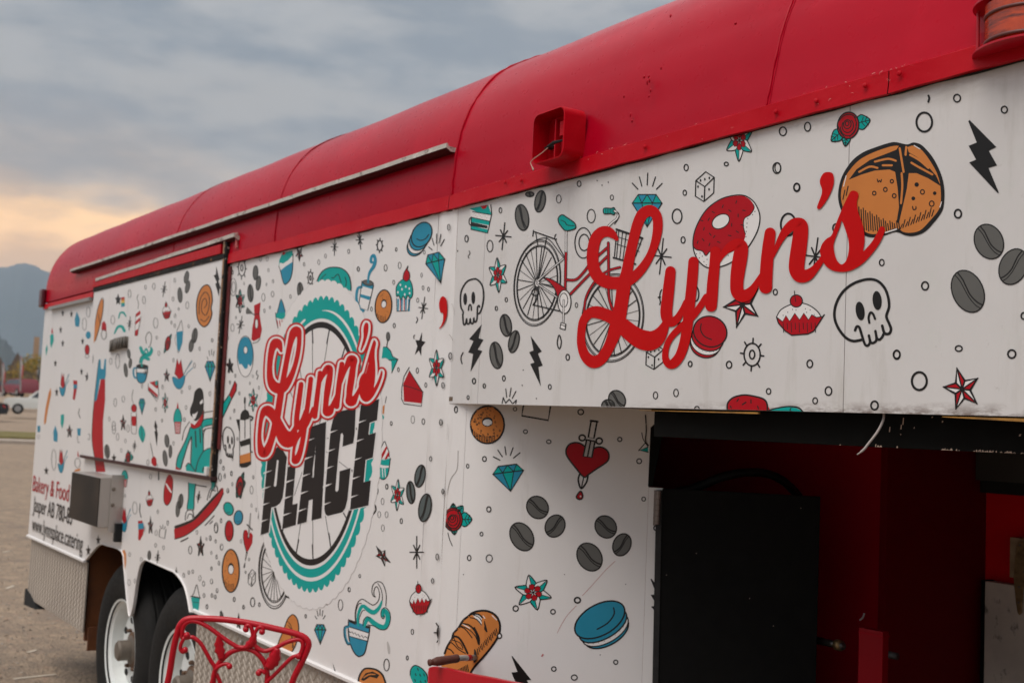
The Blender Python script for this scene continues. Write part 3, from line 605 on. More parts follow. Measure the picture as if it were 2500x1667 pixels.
bm = bmesh.new(); box(bm, XL + .17, -5.93, -.022, -.002, 1.975, 1.992); bobj('vent_strip', bm, m_plaingrey, TR)
# thin dark caulk line below the flange
for a, b in ((-4.09, XC), (XC, XR)):
    bm = bmesh.new(); n = 60; pts = []
    for k in range(n + 1):
        x = a + (b - a) * k / n; pts.append((x, -bandlean(x) - (.003 if x > XC else .0015), 1.993 + .0012 * math.sin(x * 40) + .0008 * math.sin(x * 97)))
    tube(bm, pts, .0019, 5); bobj('caulk_line', bm, m_dark, TR)
# chipped paint flecks on the flange
bm = bmesh.new(); rnd = random.Random(12)
for i in range(58):
    x = rnd.choice((rnd.uniform(-2.5, -2.2), rnd.uniform(-2.1, -.95), rnd.uniform(-4, -2.4), rnd.uniform(-1.3, -1.0))); z = rnd.choice((rnd.uniform(1.998, 2.03), 2.031, 2.0305)); l = bandlean(x) + (.0015 if x > XC else 0) + .0125
    p = Vector((x, -l, z)); L_ = rnd.uniform(.001, .008); a = rnd.uniform(-.9, 1.6); w_ = rnd.uniform(.0002, .0007); pts = []
    for k in range(4):
        pts.append(p + Vector((math.cos(a) * L_ * k / 3, -.0002 * (i % 5), math.sin(a) * L_ * k / 3 * .5 + rnd.uniform(-1, 1) * .001)))
    for q0, q1 in zip(pts, pts[1:]):
        e = Vector((0, 0, w_)); bm.faces.new([bm.verts.new(v) for v in (q0 - e, q1 - e, q1 + e, q0 + e)])
ch = bobj('chipped_paint', bm, mat('paint_chip_pink', (.62, .22, .20), .6), fl); ch['kind'] = 'stuff'
for X, Z in ((-1.197, 2.015), (-1.13, 2.019), (-1.30, 2.012), (-1.392, 2.012), (-2.27, 2.022), (-2.20, 2.016), (-1.75, 2.014)):
    bm = bmesh.new(); l = bandlean(X) + .0155; lathe(bm, [(.0045, 0), (.004, .002), (.002, .003), (0, .003)], Matrix.Translation((X, -l, Z)) @ Matrix.Rotation(math.pi / 2, 4, 'X'), 8); bobj('rivet', bm, m_flange, fl)

# ---- rain gutters
def gutter(name, p0, p1, r, m, y):
    bm = bmesh.new(); a, b = onY(*p0, y), onY(*p1, y); z = (a.z + b.z) / 2; n = 50; gr = []
    for k in range(n + 1):
        x = a.x + (b.x - a.x) * k / n; zz = a.z + (b.z - a.z) * k / n; w_ = .0006 * math.sin(x * 9) + .0003 * math.sin(x * 31)
        gr.append([bm.verts.new(p) for p in ((x, .012, zz + r * .2), (x, y - .004, zz + r * .35 + w_), (x, y - .006, zz + r + w_), (x, y - .0105, zz + r + w_), (x, y - .0105, zz - r * .15 + w_), (x, y + .004, zz - r * .9), (x, .012, zz - r * .8))])
    for q, s in zip(gr, gr[1:]):
        for j in range(7): bm.faces.new((q[j], q[(j + 1) % 7], s[(j + 1) % 7], s[j]))
    bm.faces.new(gr[0]); bm.faces.new(gr[-1][::-1])
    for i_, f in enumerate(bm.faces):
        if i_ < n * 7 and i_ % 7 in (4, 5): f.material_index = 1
    g = bobj(name, bm, [m, m_railunder], TR); return g
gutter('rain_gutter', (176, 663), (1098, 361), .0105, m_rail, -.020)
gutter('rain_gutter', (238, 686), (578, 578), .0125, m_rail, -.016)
bm = bmesh.new(); A = onY(578, 568, -.012); B = onY(578, 606, -.012); tube(bm, [A, B], .006, 6); bobj('gutter_end', bm, mat('pink_chipped_paint', (.40, .06, .06), .5, stain=[(60, .5, .6, (.6, .45, .4), (1, 1, 1), .8)]), TR)

# ---- marker lamp housing (open, lens missing)
lampP = onY(1403, 262, -.055); x0, x1, z0, z1 = -2.094, -1.972, 2.026, 2.140
LM = bpy.data.objects.new('lamp_housing', None)
def rrect(x0, x1, z0, z1, r, y, n=5):
    out = []
    for cx, cz, a0 in ((x1 - r, z1 - r, 0), (x0 + r, z1 - r, 90), (x0 + r, z0 + r, 180), (x1 - r, z0 + r, 270)):
        for k in range(n + 1):
            a = math.radians(a0 + 90 * k / n); out.append((cx + math.cos(a) * r, y, cz + math.sin(a) * r))
    return out
bm = bmesh.new(); yo = -.058; L1 = rrect(x0, x1, z0, z1, .020, .0); L2 = rrect(x0, x1, z0, z1, .020, yo); L3 = rrect(x0 + .003, x1 - .003, z0 + .003, z1 - .003, .017, yo - .001); L4 = rrect(x0 + .003, x1 - .003, z0 + .003, z1 - .003, .017, -.014)
sh = lambda L, dy=0: [Vector((p[0], p[1] - bandlean(p[0]) - .002 + dy, p[2])) for p in L]
rings = [[bm.verts.new(p) for p in sh(L)] for L in (L1, L2, L3, L4)]
for a, b in zip(rings, rings[1:]):
    k = len(a)
    for i in range(k): bm.faces.new((a[i], a[(i + 1) % k], b[(i + 1) % k], b[i]))
bm.faces.new(rings[-1][::-1])
lamp = bobj('lamp_housing', bm, m_flange, TR, auto=40)
def lx(u, v, y): x = x0 + (x1 - x0) * u; return Vector((x, y - bandlean(x) - .002, z0 + (z1 - z0) * v))
def lbox(nm, u0, u1, v0, v1, y0, y1, m):
    a = lx(u0, v0, y0); b = lx(u1, v1, y1); bm = bmesh.new(); box(bm, a.x, b.x, b.y, a.y, a.z, b.z); return bobj(nm, bm, m, lamp)
lbox('lamp_socket', .50, .53, .08, .85, -.014, -.040, m_flange); lbox('lamp_socket', .62, .90, .50, .78, -.014, -.036, m_flange); lbox('lamp_socket', .62, .92, .12, .44, -.014, -.030, m_inred)
lbox('lamp_socket', .08, .48, .36, .39, -.014, -.03, m_dark)
bm = bmesh.new(); a = lx(.9, .34, -.05); tube(bm, [a, lx(.70, .32, -.058), lx(.55, .26, -.062)], [.002, .0042, .003], 8); bobj('wire_clip', bm, m_dark, lamp)
bm = bmesh.new(); pts = [lx(.60, .27, -.060), lx(.42, .16, -.066), lx(.22, .08, -.070), lx(.14, .02, -.072), lx(.17, -.05, -.072), lx(.22, -.12, -.072)]; tube(bm, smoothpts([tuple(p) for p in pts], sub=4), .0011, 6); bobj('loose_wire', bm, mat('bare_wire', (.5, .30, .24), .4), lamp)
bm = bmesh.new(); tube(bm, [lx(.20, -.09, -.072), lx(.24, -.155, -.072)], .0021, 6); bobj('wire_tip', bm, mat('wire_tip', (.3, .2, .16), .5, metal=.5), lamp)
# ---- amber beacon in a red cage at the right
bc = Vector((-.925, -.058, 2.005)); rB = .082
bl = bpy.data.meshes
def halfdisc(bm, z, th, r, tilt=0):
    pts = [(bc.x + math.cos(a) * r, -.030 - math.sin(a) * r * .85, z) for a in [math.pi * k / 28 for k in range(29)]]
    slab(bm, [Vector(p) for p in pts], Vector((0, 0, 1)), th)
bm = bmesh.new(); halfdisc(bm, 2.083, .003, rB); BE = bobj('beacon', bm, m_redmetal, TR)
bm = bmesh.new(); halfdisc(bm, 2.013, .003, rB); bobj('beacon_base', bm, m_redmetal, BE)
bm = bmesh.new(); box(bm, bc.x - .076, bc.x + .076, -.040, -.022, 2.011, 2.082); bobj('beacon_back_plate', bm, m_redmetal, BE)
bm = bmesh.new(); pr = []
for i in range(29):
    z = 2.016 + .062 * i / 28; pr.append((.052 + .0016 * math.cos(i * math.pi * 1.0) - (.006 if i in (0, 28) else 0), z))
lathe(bm, [(0, 2.015)] + pr + [(0, 2.079)], Matrix.Translation((bc.x, -.045, 0)), 40); bobj('beacon_lens', bm, m_amber, BE, True)
for z in (2.0165, 2.055):
    bm = bmesh.new(); lathe(bm, [(.0530, z), (.0552, z + .001), (.0552, z + .004), (.053, z + .005)], Matrix.Translation((bc.x, -.045, 0)), 40); bobj('beacon_ring', bm, mat('dirty_red_ring', (.12, .03, .025), .5), BE, True)
for i in (-1, 1):
    bm = bmesh.new(); tube(bm, [(bc.x + .068 * i, -.055, 2.013), (bc.x + .068 * i, -.055, 2.083)], .0025, 8); bobj('cage_rod', bm, m_redmetal, BE)
bm = bmesh.new(); lathe(bm, [(.005, 0), (.004, .002), (0, .003)], Matrix.Translation((bc.x - .078, -.036, 2.035)) @ Matrix.Rotation(math.pi / 2, 4, 'X'), 8); bobj('screw', bm, m_redmetal, BE)
# ---- small red marker light at the far end
bm = bmesh.new(); box(bm, XL - .035, XL + .035, -.032, -.004, 2.00, 2.105); ml = bobj('marker_light', bm, mat('dark_red_lens', (.08, .002, .006), .3, coat=.4), TR, bev=.01)

# ================================================================== SERVING HATCH (closed flap, left)
def hp(px, py, off=.018): return onY(px, py, -off)
HQ = [(238, 722), (546, 618), (512, 1160), (214, 1114)]
q = [hp(*p) for p in HQ]; xl, xr, zb, zt = -5.86, q[1].x, (q[2].z + q[3].z) / 2, (q[0].z + q[1].z) / 2
xr = (q[1].x + q[2].x) / 2
bm = bmesh.new(); slab(bm, [Vector((xl, -.018, zt)), Vector((xl, -.018, zb)), Vector((xr, -.018, zb)), Vector((xr, -.018, zt))], NV, .014)
P_hatch = bobj('serving_hatch', bm, m_vinyl, TR)
def strip(nm, a, b, m, th, y0=-.024, parent=None):
    bm = bmesh.new(); x0_, x1_ = sorted((a[0], b[0])); z0_, z1_ = sorted((a[1], b[1])); box(bm, x0_, x1_, y0_, y0_ + th, z0_, z1_); return bobj(nm, bm, m, parent or P_hatch, bev=.0015)
def strip(nm, x0_, x1_, z0_, z1_, m, y0_, y1_, parent=None):
    bm = bmesh.new(); nx = max(1, int(max(x1_ - x0_, z1_ - z0_) / .05)); box(bm, x0_, x1_, y0_, y1_, z0_, z1_); return bobj(nm, bm, m, parent or P_hatch, bev=.0018)
strip('hatch_top_seal', xl - .01, xr + .02, zt, zt + .020, m_frame, -.022, -.002)
strip('hatch_head_trim', xl - .01, xr - .02, zt + .022, zt + .058, m_flange, -.024, -.003)
strip('hatch_side_frame', xr, xr + .012, zb - .01, zt + .075, mat('orange_worn_frame', (.33, .20, .12), .6, stain=[(24, .5, .56, (.02, .015, .012), (1, 1, 1), .9), (40, .6, .66, (.6, .55, .48), (1, 1, 1), 1)]), -.0215, -.001)
strip('hatch_side_seal', xr + .0125, xr + .028, zb - .02, zt + .08, m_frame, -.019, -.001)
strip('hatch_red_edge', xr + .0285, xr + .050, zb + .10, zt - .03, mat('faded_red_edge', (.14, .012, .012), .6, noise=(20, .7, (.05, .01, .01))), -.008, -.001)
strip('hatch_bottom_frame', xl - .02, xr + .035, zb - .014, zb, mat('dark_red_rail', (.050, .008, .007), .5, noise=(14, .7, (.02, .008, .006))), -.026, -.001)
strip('hatch_latch', xr - .03, xr - .005, zb + .004, zb + .034, m_vinyl, -.030, -.0185)
bm = bmesh.new(); a, b = hp(273, 842, .06), hp(307, 836, .06)
pts = smoothpts([tuple(hp(270, 846, .020)), tuple(hp(276, 842, .032)), tuple(hp(290, 838, .036)), tuple(hp(304, 835, .032)), tuple(hp(311, 836, .020))], sub=5)
for p0, p1 in zip(pts, pts[1:]):
    e = Vector((0, 0, .026)); f = bm.faces.new([bm.verts.new(v) for v in (Vector(p0) - e, Vector(p1) - e, Vector(p1) + e, Vector(p0) + e)])
h_ = bobj('hatch_handle', bm, mat('dull_handle_metal', (.13, .115, .10), .5, metal=.4), P_hatch, True); md = h_.modifiers.new('thick', 'SOLIDIFY'); md.thickness = .006

# ---- stainless box on the far wall
bx0, bx1 = onY(178, 1150, -.10).x, onY(238, 1290, -.10).x; bz0 = onY(238, 1288, -.10).z; bz1 = onY(178, 1150, -.10).z
bm = bmesh.new(); box(bm, bx0, bx1, -.10, -.0, bz0, bz1); SB = bobj('vent_box', bm, m_steel, TR, bev=.004)
bm = bmesh.new(); box(bm, bx0 + .004, bx1 - .004, -.1045, -.1005, bz0 + .004, bz1 - .004); bobj('vent_box_front', bm, m_mirrortone, SB)
bm = bmesh.new(); box(bm, bx1 + .0005, bx1 + .010, -.055, -.001, bz0 - .02, bz1 + .012); bobj('mounting_flange', bm, m_steel, SB)
for z in (bz0 + .10, bz1 - .05):
    bm = bmesh.new(); lathe(bm, [(.009, 0), (.008, .005), (0, .007)], Matrix.Translation((bx1 + .0105, -.045, z)) @ Matrix.Rotation(math.pi / 2, 4, 'Y'), 8); bobj('screw', bm, m_hub, SB)
part('vent_box_foot', bx1 + .0, bx1 + .03, -.03, -.001, bz0 - .06, bz0 + .02, m_dark, SB)

# ================================================================== OPEN HATCH AND INTERIOR (right)
HX0 = -1.735
bm = bmesh.new(); box(bm, HX0, XR - .05, .000, .030, 1.434, 1.489); HB = bobj('header_bar', bm, m_blackchip, TR, bev=.0015)
bm = bmesh.new(); rnd = random.Random(5)                 # chipped lower lip of the header
pts = [(2140, 1090, 14), (2300, 1097, 26), (2335, 1099, 10), (2375, 1102, 60), (2440, 1106, 40), (2490, 1110, 50), (2048, 1086, 4), (2190, 1092, 6)]
for px, py, w in pts:
    for k in range(max(1, w // 5)):
        x = onY(px + k * 5 + rnd.uniform(-2, 2), py, .0).x; h = rnd.uniform(.001, .0035); L_ = rnd.uniform(.002, .006)
        bm.faces.new([bm.verts.new(v) for v in ((x, -.0004, 1.4345), (x + L_, -.0004, 1.4345), (x + L_ * .7, -.0004, 1.4345 + h), (x + L_ * .3, -.0004, 1.4345 + h * .8))])
for px, py, w, h in ((2205, 1028, 3, 12), (2200, 1042, 3, 8), (2172, 1048, 3, 9), (2232, 1044, 2, 3), (2199, 1060, 2, 2), (2138, 1087, 3, 5), (2301, 1029, 3, 3), (2490, 1062, 4, 3), (2276, 1018, 4, 2)):
    P = onY(px, py, -.0005); s_ = .00045; bm.faces.new([bm.verts.new(P + Vector(v) * s_) for v in ((-w, 0, -h), (w * .4, 0, -h), (w, 0, h), (-w * .2, 0, h))])
bobj('bare_spots', bm, mat('bare_primer', (.48, .34, .26), .7), HB)['kind'] = 'stuff'
# tapered jamb and ledge at the opening's top left
bm = bmesh.new(); slab(bm, [onPath(*q_, .002) for q_ in ((1590, 1006), (1582, 1187), (1592, 1187), (1617, 1062), (1617, 1006))], NE, .03); bobj('jamb', bm, m_blackchip, TR)
bm = bmesh.new(); P = onY(1597, 1030, -.001); pts = [(1576, 1004), (1598, 1004), (1601, 1020), (1598, 1034), (1590, 1042), (1582, 1034), (1577, 1036)]
slab(bm, [onPath(*p, .003) for p in pts], NE, .0009); bobj('torn_vinyl', bm, INK['W'], P_low2)
bm = bmesh.new(); pts = smoothpts([(1576, 1012), (1578, 1050), (1576, 1075), (1584, 1088)], sub=3); tube(bm, [onPath(*p, .004) for p in pts], .0014, 5); bobj('caulk_line', bm, m_frame, P_low2)
YB = .86
C1 = onY(2145, 1400, YB); C2d = None
# partition comes forward from the corner until it is seen at px 2390
r = ray(2390, 1300); tt = (C1.x - CAM.x) / r.x; YF = (CAM + r * tt).y
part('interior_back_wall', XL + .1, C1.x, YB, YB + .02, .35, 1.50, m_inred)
part('interior_partition', C1.x, C1.x + .02, YF + .0, YB, .35, 1.50, mat('interior_red_shaded', (.13, .0005, .003), .6, spec=.1))  # side wall's shade is painted in as a darker red
part('cabinet_front', C1.x + .0205, C1.x + 1.2, YF, YF + .02, .35, 1.40, mat('cabinet_red_lit', (.62, .0005, .007), .55, spec=.15))  # brighter red paints in the light falling on this face
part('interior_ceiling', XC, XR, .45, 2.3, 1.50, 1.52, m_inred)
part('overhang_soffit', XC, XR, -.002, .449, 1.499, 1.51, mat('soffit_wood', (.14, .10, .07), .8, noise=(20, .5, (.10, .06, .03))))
zs = onY(2450, 1205, YF).z
part('ceiling_box', onY(2382, 1150, YF - .06).x, XR, YF - .06, YF - .001, onY(2450, 1176, YF - .06).z, 1.50, mat('dark_grey_hood', (.035, .035, .03), .5))
part('black_rail', C1.x + .021, XR, YF - .03, YF - .001, zs, onY(2450, 1176, YF - .06).z - .0005, m_dark)  # plain black strip below the dark grey box
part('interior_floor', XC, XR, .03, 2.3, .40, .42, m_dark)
# black door swung inwards
dA = onPath(1617, 1192, .004); r = ray(2001, 1300); tt = NE.dot(dA - CAM) / NE.dot(r); dW = ((CAM + r * tt) - dA).dot(Vector((E2.x, E2.y, 0)))
A = Vector((dA.x, dA.y, 0)); B = A + Vector((E2.x, E2.y, 0)) * dW; zt_ = dA.z
bm = bmesh.new(); slab(bm, [Vector((A.x, A.y, zt_)), Vector((A.x, A.y, .45)), Vector((B.x, B.y, .45)), Vector((B.x, B.y, zt_))], NE, .022)
DO = bobj('hatch_door', bm, m_black, TR, bev=.002)
bm = bmesh.new(); slab(bm, [onPath(1602, 1196, .008), onPath(1590, 1800, .008), onPath(1604, 1800, .008), onPath(1616.5, 1196, .008)], NE, .018); bobj('door_edge', bm, mat('worn_black_edge', (.030, .029, .029), .5, spec=.2, noise=(30, .6, (.012, .012, .012))), DO)
bm = bmesh.new(); a, b = onPath(1608, 1198, .013), onPath(1604, 1279, .013); tube(bm, [a, b], .0055, 10); HI = bobj('hinge', bm, mat('hinge_steel', (.22, .18, .16), .45, metal=.5), DO)
for k in range(6):
    c = a + (b - a) * (k + .5) / 6; bm = bmesh.new(); tube(bm, [c + Vector((0, 0, .0009)), c - Vector((0, 0, .0009))], .0062, 10); bobj('hinge_knuckle', bm, m_hub, HI)
bm = bmesh.new(); slab(bm, [onPath(*q_, .0016) for q_ in ((1597, 1196), (1594, 1282), (1606, 1282), (1610, 1196))], NE, .001); bobj('hinge_leaf', bm, mat('hinge_steel', (.22, .18, .16), .45, metal=.5), HI)
bm = bmesh.new(); rnd = random.Random(4)
for px, py in ((1888, 1527), (1627, 1403), (1955, 1240), (1700, 1350), (1830, 1460)):
    q_ = onPath(px, py, .0045) ; s_ = .0012; E3 = Vector((E2.x, E2.y, 0)); bm.faces.new([bm.verts.new(q_ + E3 * x * s_ + Vector((0, 0, z * s_))) for x, z in ((-1, -.6), (.8, -1), (1, .9), (-.5, 1))])
bobj('paint_specks', bm, mat('speck_tan', (.25, .2, .16), .7), DO)['kind'] = 'stuff'
# hose lying over the door
pts = [(1640, 1200, .42), (1700, 1186, .46), (1760, 1162, .50), (1820, 1150, .55), (1868, 1152, .60), (1905, 1166, .64), (1932, 1188, .68), (1955, 1215, .72)]
bm = bmesh.new(); tube(bm, smoothpts([tuple(onY(p[0], p[1] + 3, p[2])) for p in pts], sub=4), .0105, 10); ho = bobj('rubber_hose', bm, m_hose, None, True)
ho['label'] = 'black rubber hose arching over the top of the open black hatch door'; ho['category'] = 'hose'
# white plastic tie hanging from the header
pts = [(2158, 1010, -.02), (2157, 1022, -.024), (2150, 1040, -.027), (2138, 1060, -.03), (2120, 1083, -.032), (2108, 1098, -.033), (2093, 1109, -.033)]
bm = bmesh.new(); tube(bm, smoothpts([tuple(onY(*p)) for p in pts], sub=4), [.0021] * 22 + [.0012] * 3, 6); st_ = bobj('plastic_tie', bm, m_string, None, True)
st_['label'] = 'white plastic tie dangling from the lettered fascia in front of the black header bar'; st_['category'] = 'tie'
bm = bmesh.new(); tube(bm, smoothpts([tuple(onY(*p)) for p in ((2110, 1496, .7), (2107, 1506, .7), (2099, 1513, .7))], sub=4), .0022, 6); s2 = bobj('string_end', bm, mat('grey_string', (.3, .25, .25), .6), None, True)
s2['label'] = 'short pale string end hanging above the red post inside the trailer'; s2['category'] = 'string'
# red post with pipe fittings
pl, pr_ = onY(2096, 1560, .50), onY(2167, 1560, .50); zt2 = onY(2130, 1537, .50).z
bm = bmesh.new(); box(bm, pl.x, pr_.x - .012, .50, .52, .42, zt2); PO = bobj('interior_post', bm, mat('post_red', (.22, .0006, .005), .5, spec=.15), TR, bev=.002)
bm = bmesh.new(); box(bm, pl.x - .001, pr_.x - .011, .499, .522, zt2 - .0105, zt2 - .0085); bobj('post_cap_line', bm, m_inred, PO)
za = onY(2030, 1570, .66).z
bm = bmesh.new(); tube(bm, [(onY(1990, 1570, .66).x, .66, za), (onY(2060, 1570, .66).x, .66, za)], .0085, 12); pf = bobj('pipe', bm, mat('dark_pipe', (.10, .095, .09), .3, metal=.8), TR, True)
bm = bmesh.new(); x = onY(2048, 1570, .66).x; tube(bm, [(x - .008, .66, za), (x + .008, .66, za)], .013, 12); bobj('pipe_fitting', bm, m_brass, pf, True)
bm = bmesh.new(); tube(bm, [(onY(2168, 1565, .66).x, .66, za + .004), (onY(2192, 1565, .66).x, .66, za + .004)], .008, 12); bobj('pipe', bm, mat('grey_pipe', (.04, .037, .035), .5), TR, True)
# dirty white cabinet door with brass hasp
yd = YF - .05; q0, q1 = onY(2400, 1417, yd), onY(2560, 1417, yd)
bm = bmesh.new(); box(bm, q0.x + .006, q1.x, yd, yd + .04, .45, q0.z); CD = bobj('cabinet_door', bm, m_dirtywhite, TR, bev=.0015)
bm = bmesh.new(); box(bm, q0.x - .004, q0.x + .0055, yd - .001, yd + .042, .45, q0.z + .002); bobj('door_edge', bm, m_blackchip, CD)
a, b = onY(2466, 1311, yd - .004), onY(2520, 1416, yd - .004)
bm = bmesh.new(); box(bm, a.x, b.x, yd - .004, YF - .001, b.z, a.z); bobj('latch_plate', bm, mat('yellowed_plate', (.40, .29, .17), .6, noise=(30, .8, (.2, .12, .06))), CD)
bm = bmesh.new(); slab(bm, [onY(*p, yd - .009) for p in ((2486, 1322), (2481, 1332), (2474, 1412), (2480, 1470), (2484, 1495), (2488, 1501), (2493, 1495), (2497, 1440), (2502, 1420), (2510, 1400), (2506, 1330), (2496, 1320))], NV, .004); bobj('hasp', bm, m_brass, CD, bev=.001)
for p in ((2490, 1330), (2500, 1395), (2488, 1432), (2487, 1470)):
    bm = bmesh.new(); P = onY(*p, yd - .0095); lathe(bm, [(.003, 0), (.0026, .0015), (0, .002)], Matrix.Translation(P) @ Matrix.Rotation(math.pi / 2, 4, 'X'), 8); bobj('screw', bm, m_hub, CD)

# ================================================================== FOLD-DOWN SHELF WITH GRIP (bottom centre)
edge = [(1046, 1660), (1044, 1640), (1048, 1628), (1058, 1626), (1082, 1629), (1110, 1635), (1150, 1645), (1200, 1654), (1250, 1664), (1300, 1674), (1340, 1690)]
yS = -.10
top = [onY(*p, yS) for p in edge]; low = [Vector((top[-1].x, yS, .62)), Vector((top[0].x, yS, .62))]
bm = bmesh.new(); slab(bm, [Vector((p.x, yS, p.z)) for p in top] + low, NV, .012)
SH = bobj('shelf_flap', bm, m_redmetal, TR, bev=.0015)
bm = bmesh.new(); tube(bm, [(top[2].x - .001, yS + .006, top[2].z - .004), (top[2].x - .004, yS + .006, .62)], .0065, 8); bobj('rolled_edge', bm, m_redmetal, SH, True)
part('shelf_bracket', top[3].x + .02, top[3].x + .04, yS + .0125, -.001, .80, .84, m_redmetal, SH)
A = onPath(1160, 1604, 0); B = onY(1118, 1606, -.055); C_ = onY(1046, 1617, -.135)
ax = (C_ - B).normalized(); qd = ax.to_track_quat('Z', 'Y').to_matrix().to_4x4(); Lg = (C_ - B).length
bm = bmesh.new(); lathe(bm, [(.002, -.001), (.0092, .0), (.0100, .004), (.0094, .02), (.0104, Lg * .55), (.0104, Lg * .72), (.0078, Lg * .84), (.0066, Lg * .88), (.0080, Lg * .93), (.0078, Lg * .98), (.005, Lg), (0, Lg)], Matrix.Translation(B) @ qd, 14)
GRP = bobj('handle', bm, m_grip, TR, True)
bm = bmesh.new(); tube(bm, [A + (A - B) * .2, B + (B - A) * .05], .0068, 12); bobj('handle_rod', bm, m_steel, GRP, True)
bm = bmesh.new(); m_ = A + (B - A) * .45; tube(bm, [m_ + (A - B) * .16, m_ - (A - B) * .05], .0073, 12); bobj('rod_sleeve', bm, INK['r'], GRP, True)
bm = bmesh.new(); P = onPath(1157, 1600, .0012); lathe(bm, [(.0125, 0), (0, .0002)], Matrix.Translation(P) @ Matrix.Rotation(math.pi / 2, 4, 'X') @ Matrix.Diagonal((.95, 1.35, 1, 1)), 20); bobj('rod_hole', bm, m_dark, GRP)

# ================================================================== RED GARDEN CHAIR
CHD = 3.12
def cpt(px, py, d=CHD): return depth(px, py, d)
VC = lambda x, y, dd=0: cpt(400 + x / 3.92, 1467 + y / 3.92, CHD + dd)
gp = VC(700, 400); CH = empty('garden_chair', (gp.x, gp.y, 0), 'ornate red cast-metal garden chair standing by the trailer wheel', 'chair')
def rod(name, pts, r, dd=0, sub=5, taper=False, parent=CH):
    P = smoothpts([tuple(VC(*p, dd)) for p in pts], sub=sub); n = len(P); rr = [r * (.55 + .45 * math.sin(math.pi * min(1, (i + 1) / n * 1.0) ** 1)) if taper else r for i in range(n)]
    bm = bmesh.new(); tube(bm, P, rr, 10); return bobj(name, bm, m_redmetal, parent, True)
def knob(p, r, parent, dd=0):
    bm = bmesh.new(); bmesh.ops.create_uvsphere(bm, u_segments=12, v_segments=8, radius=r, matrix=Matrix.Translation(VC(*p, dd))); return bobj('scroll_end', bm, m_redmetal, parent, True)
fr = rod('back_frame', [(-160, 1500), (-60, 1130), (40, 760), (90, 470), (130, 300), (165, 215), (240, 168), (400, 165), (620, 180), (850, 215), (1080, 265), (1260, 310), (1345, 345), (1385, 400), (1370, 470), (1310, 600), (1250, 720), (1170, 940), (1060, 1200), (980, 1500)], .0088)
rod('inner_frame', [(175, 330), (185, 245), (235, 195), (320, 195), (430, 250), (560, 345), (650, 405), (720, 440), (800, 430), (850, 350)], .0062, -.003)
rod('inner_frame', [(850, 350), (880, 430), (960, 475), (1060, 450), (1180, 390), (1290, 365), (1330, 400), (1325, 460), (1300, 520)], .0062, -.003)
g = rod('scroll', [(170, 330), (175, 345), (210, 350), (280, 345), (350, 400), (400, 480), (450, 570), (490, 640), (475, 720), (455, 800), (440, 950), (470, 1150)], .0056, -.004)
g2 = rod('scroll', [(195, 350), (165, 410), (160, 460), (185, 485), (205, 470)], .0052, -.006); knob((203, 465), .0085, g2, -.006); knob((220, 325), .0088, g, -.008)
rod('scroll', [(1300, 520), (1240, 530), (1180, 580), (1110, 650), (1040, 720), (990, 770), (960, 850)], .0056, -.004)
knob((1290, 525), .0088, fr, -.006)
o1 = rod('oval', [(430, 1500), (440, 1150), (470, 850), (480, 700), (530, 590), (620, 500), (710, 460), (800, 455), (890, 495), (960, 580), (990, 680), (985, 800), (970, 1000), (900, 1300), (850, 1500)], .0072, 0)
rod('oval', [(500, 690), (540, 780), (550, 900), (540, 1100), (600, 1400)], .0056, 0)
s3 = rod('scroll', [(490, 655), (530, 620), (580, 600), (620, 605), (630, 625)], .0052, -.006); knob((628, 622), .0085, s3, -.006)
s4 = rod('scroll', [(970, 690), (940, 665), (910, 665), (905, 690)], .0052, -.006); knob((908, 685), .0085, s4, -.006)
s5 = rod('scroll', [(790, 265), (780, 250), (805, 228), (835, 250), (850, 310), (845, 360)], .0055, -.006); knob((785, 268), .0085, s5, -.006)
s6 = rod('scroll', [(945, 290), (950, 265), (925, 245), (895, 265), (870, 310), (865, 350)], .0055, -.006); knob((940, 292), .0085, s6, -.006)
def leaf(base, tip, w, bend):
    a, b = Vector(base), Vector(tip); d = b - a; nn = Vector((-d.y, d.x)).normalized(); lf = None
    bm = bmesh.new(); rows = []
    for i in range(13):
        t = i / 12; ww = w * math.sin(math.pi * min(1, t * .92 + .08)) ** .6 * (1 + .16 * math.sin(t * 22)); c = a + d * t + nn * bend * math.sin(math.pi * t); row = []
        for k in range(7):
            u = (k - 3) / 3; q_ = c + nn * ww * u; row.append(bm.verts.new(VC(q_.x, q_.y, -.006 - .006 * (1 - u * u) - (.0022 if k % 2 else 0))))
        rows.append(row)
    for r0, r1 in zip(rows, rows[1:]):
        for k in range(6): bm.faces.new((r0[k], r0[k + 1], r1[k + 1], r1[k]))
    o = bobj('leaf', bm, m_redmetal, fr, True); md = o.modifiers.new('thick', 'SOLIDIFY'); md.thickness = .005
leaf((555, 560), (525, 320), 48, -8); leaf((1000, 640), (1090, 455), 46, 10); leaf((770, 455), (880, 300), 42, 22)
# seat, apron and legs below the frame
sc = VC(560, 1560); side = (VC(1100, 1500) - VC(0, 1500)); side.z = 0; side.normalize(); fwd = Vector((-side.y, side.x, 0)); fwd = fwd if fwd.y < 0 else -fwd
sc.z = .44; cc = Vector((sc.x, sc.y, .44)) + fwd * .2
bm = bmesh.new(); ptsr = [cc + side * math.cos(a) * .19 + fwd * math.sin(a) * .19 for a in [2 * math.pi * k / 32 for k in range(33)]]; tube(bm, ptsr, .011, 8, False); seat = bobj('seat_ring', bm, m_redmetal, CH, True)
bm = bmesh.new()
for r_ in (.15, .10, .05): tube(bm, [cc + side * math.cos(a) * r_ + fwd * math.sin(a) * r_ for a in [2 * math.pi * k / 24 for k in range(25)]], .005, 6, False)
for k in range(12):
    a = math.pi * 2 * k / 12; tube(bm, [cc + (side * math.cos(a) + fwd * math.sin(a)) * .03, cc + (side * math.cos(a) + fwd * math.sin(a)) * .188], .005, 6)
bobj('seat_lattice', bm, m_redmetal, CH, True)
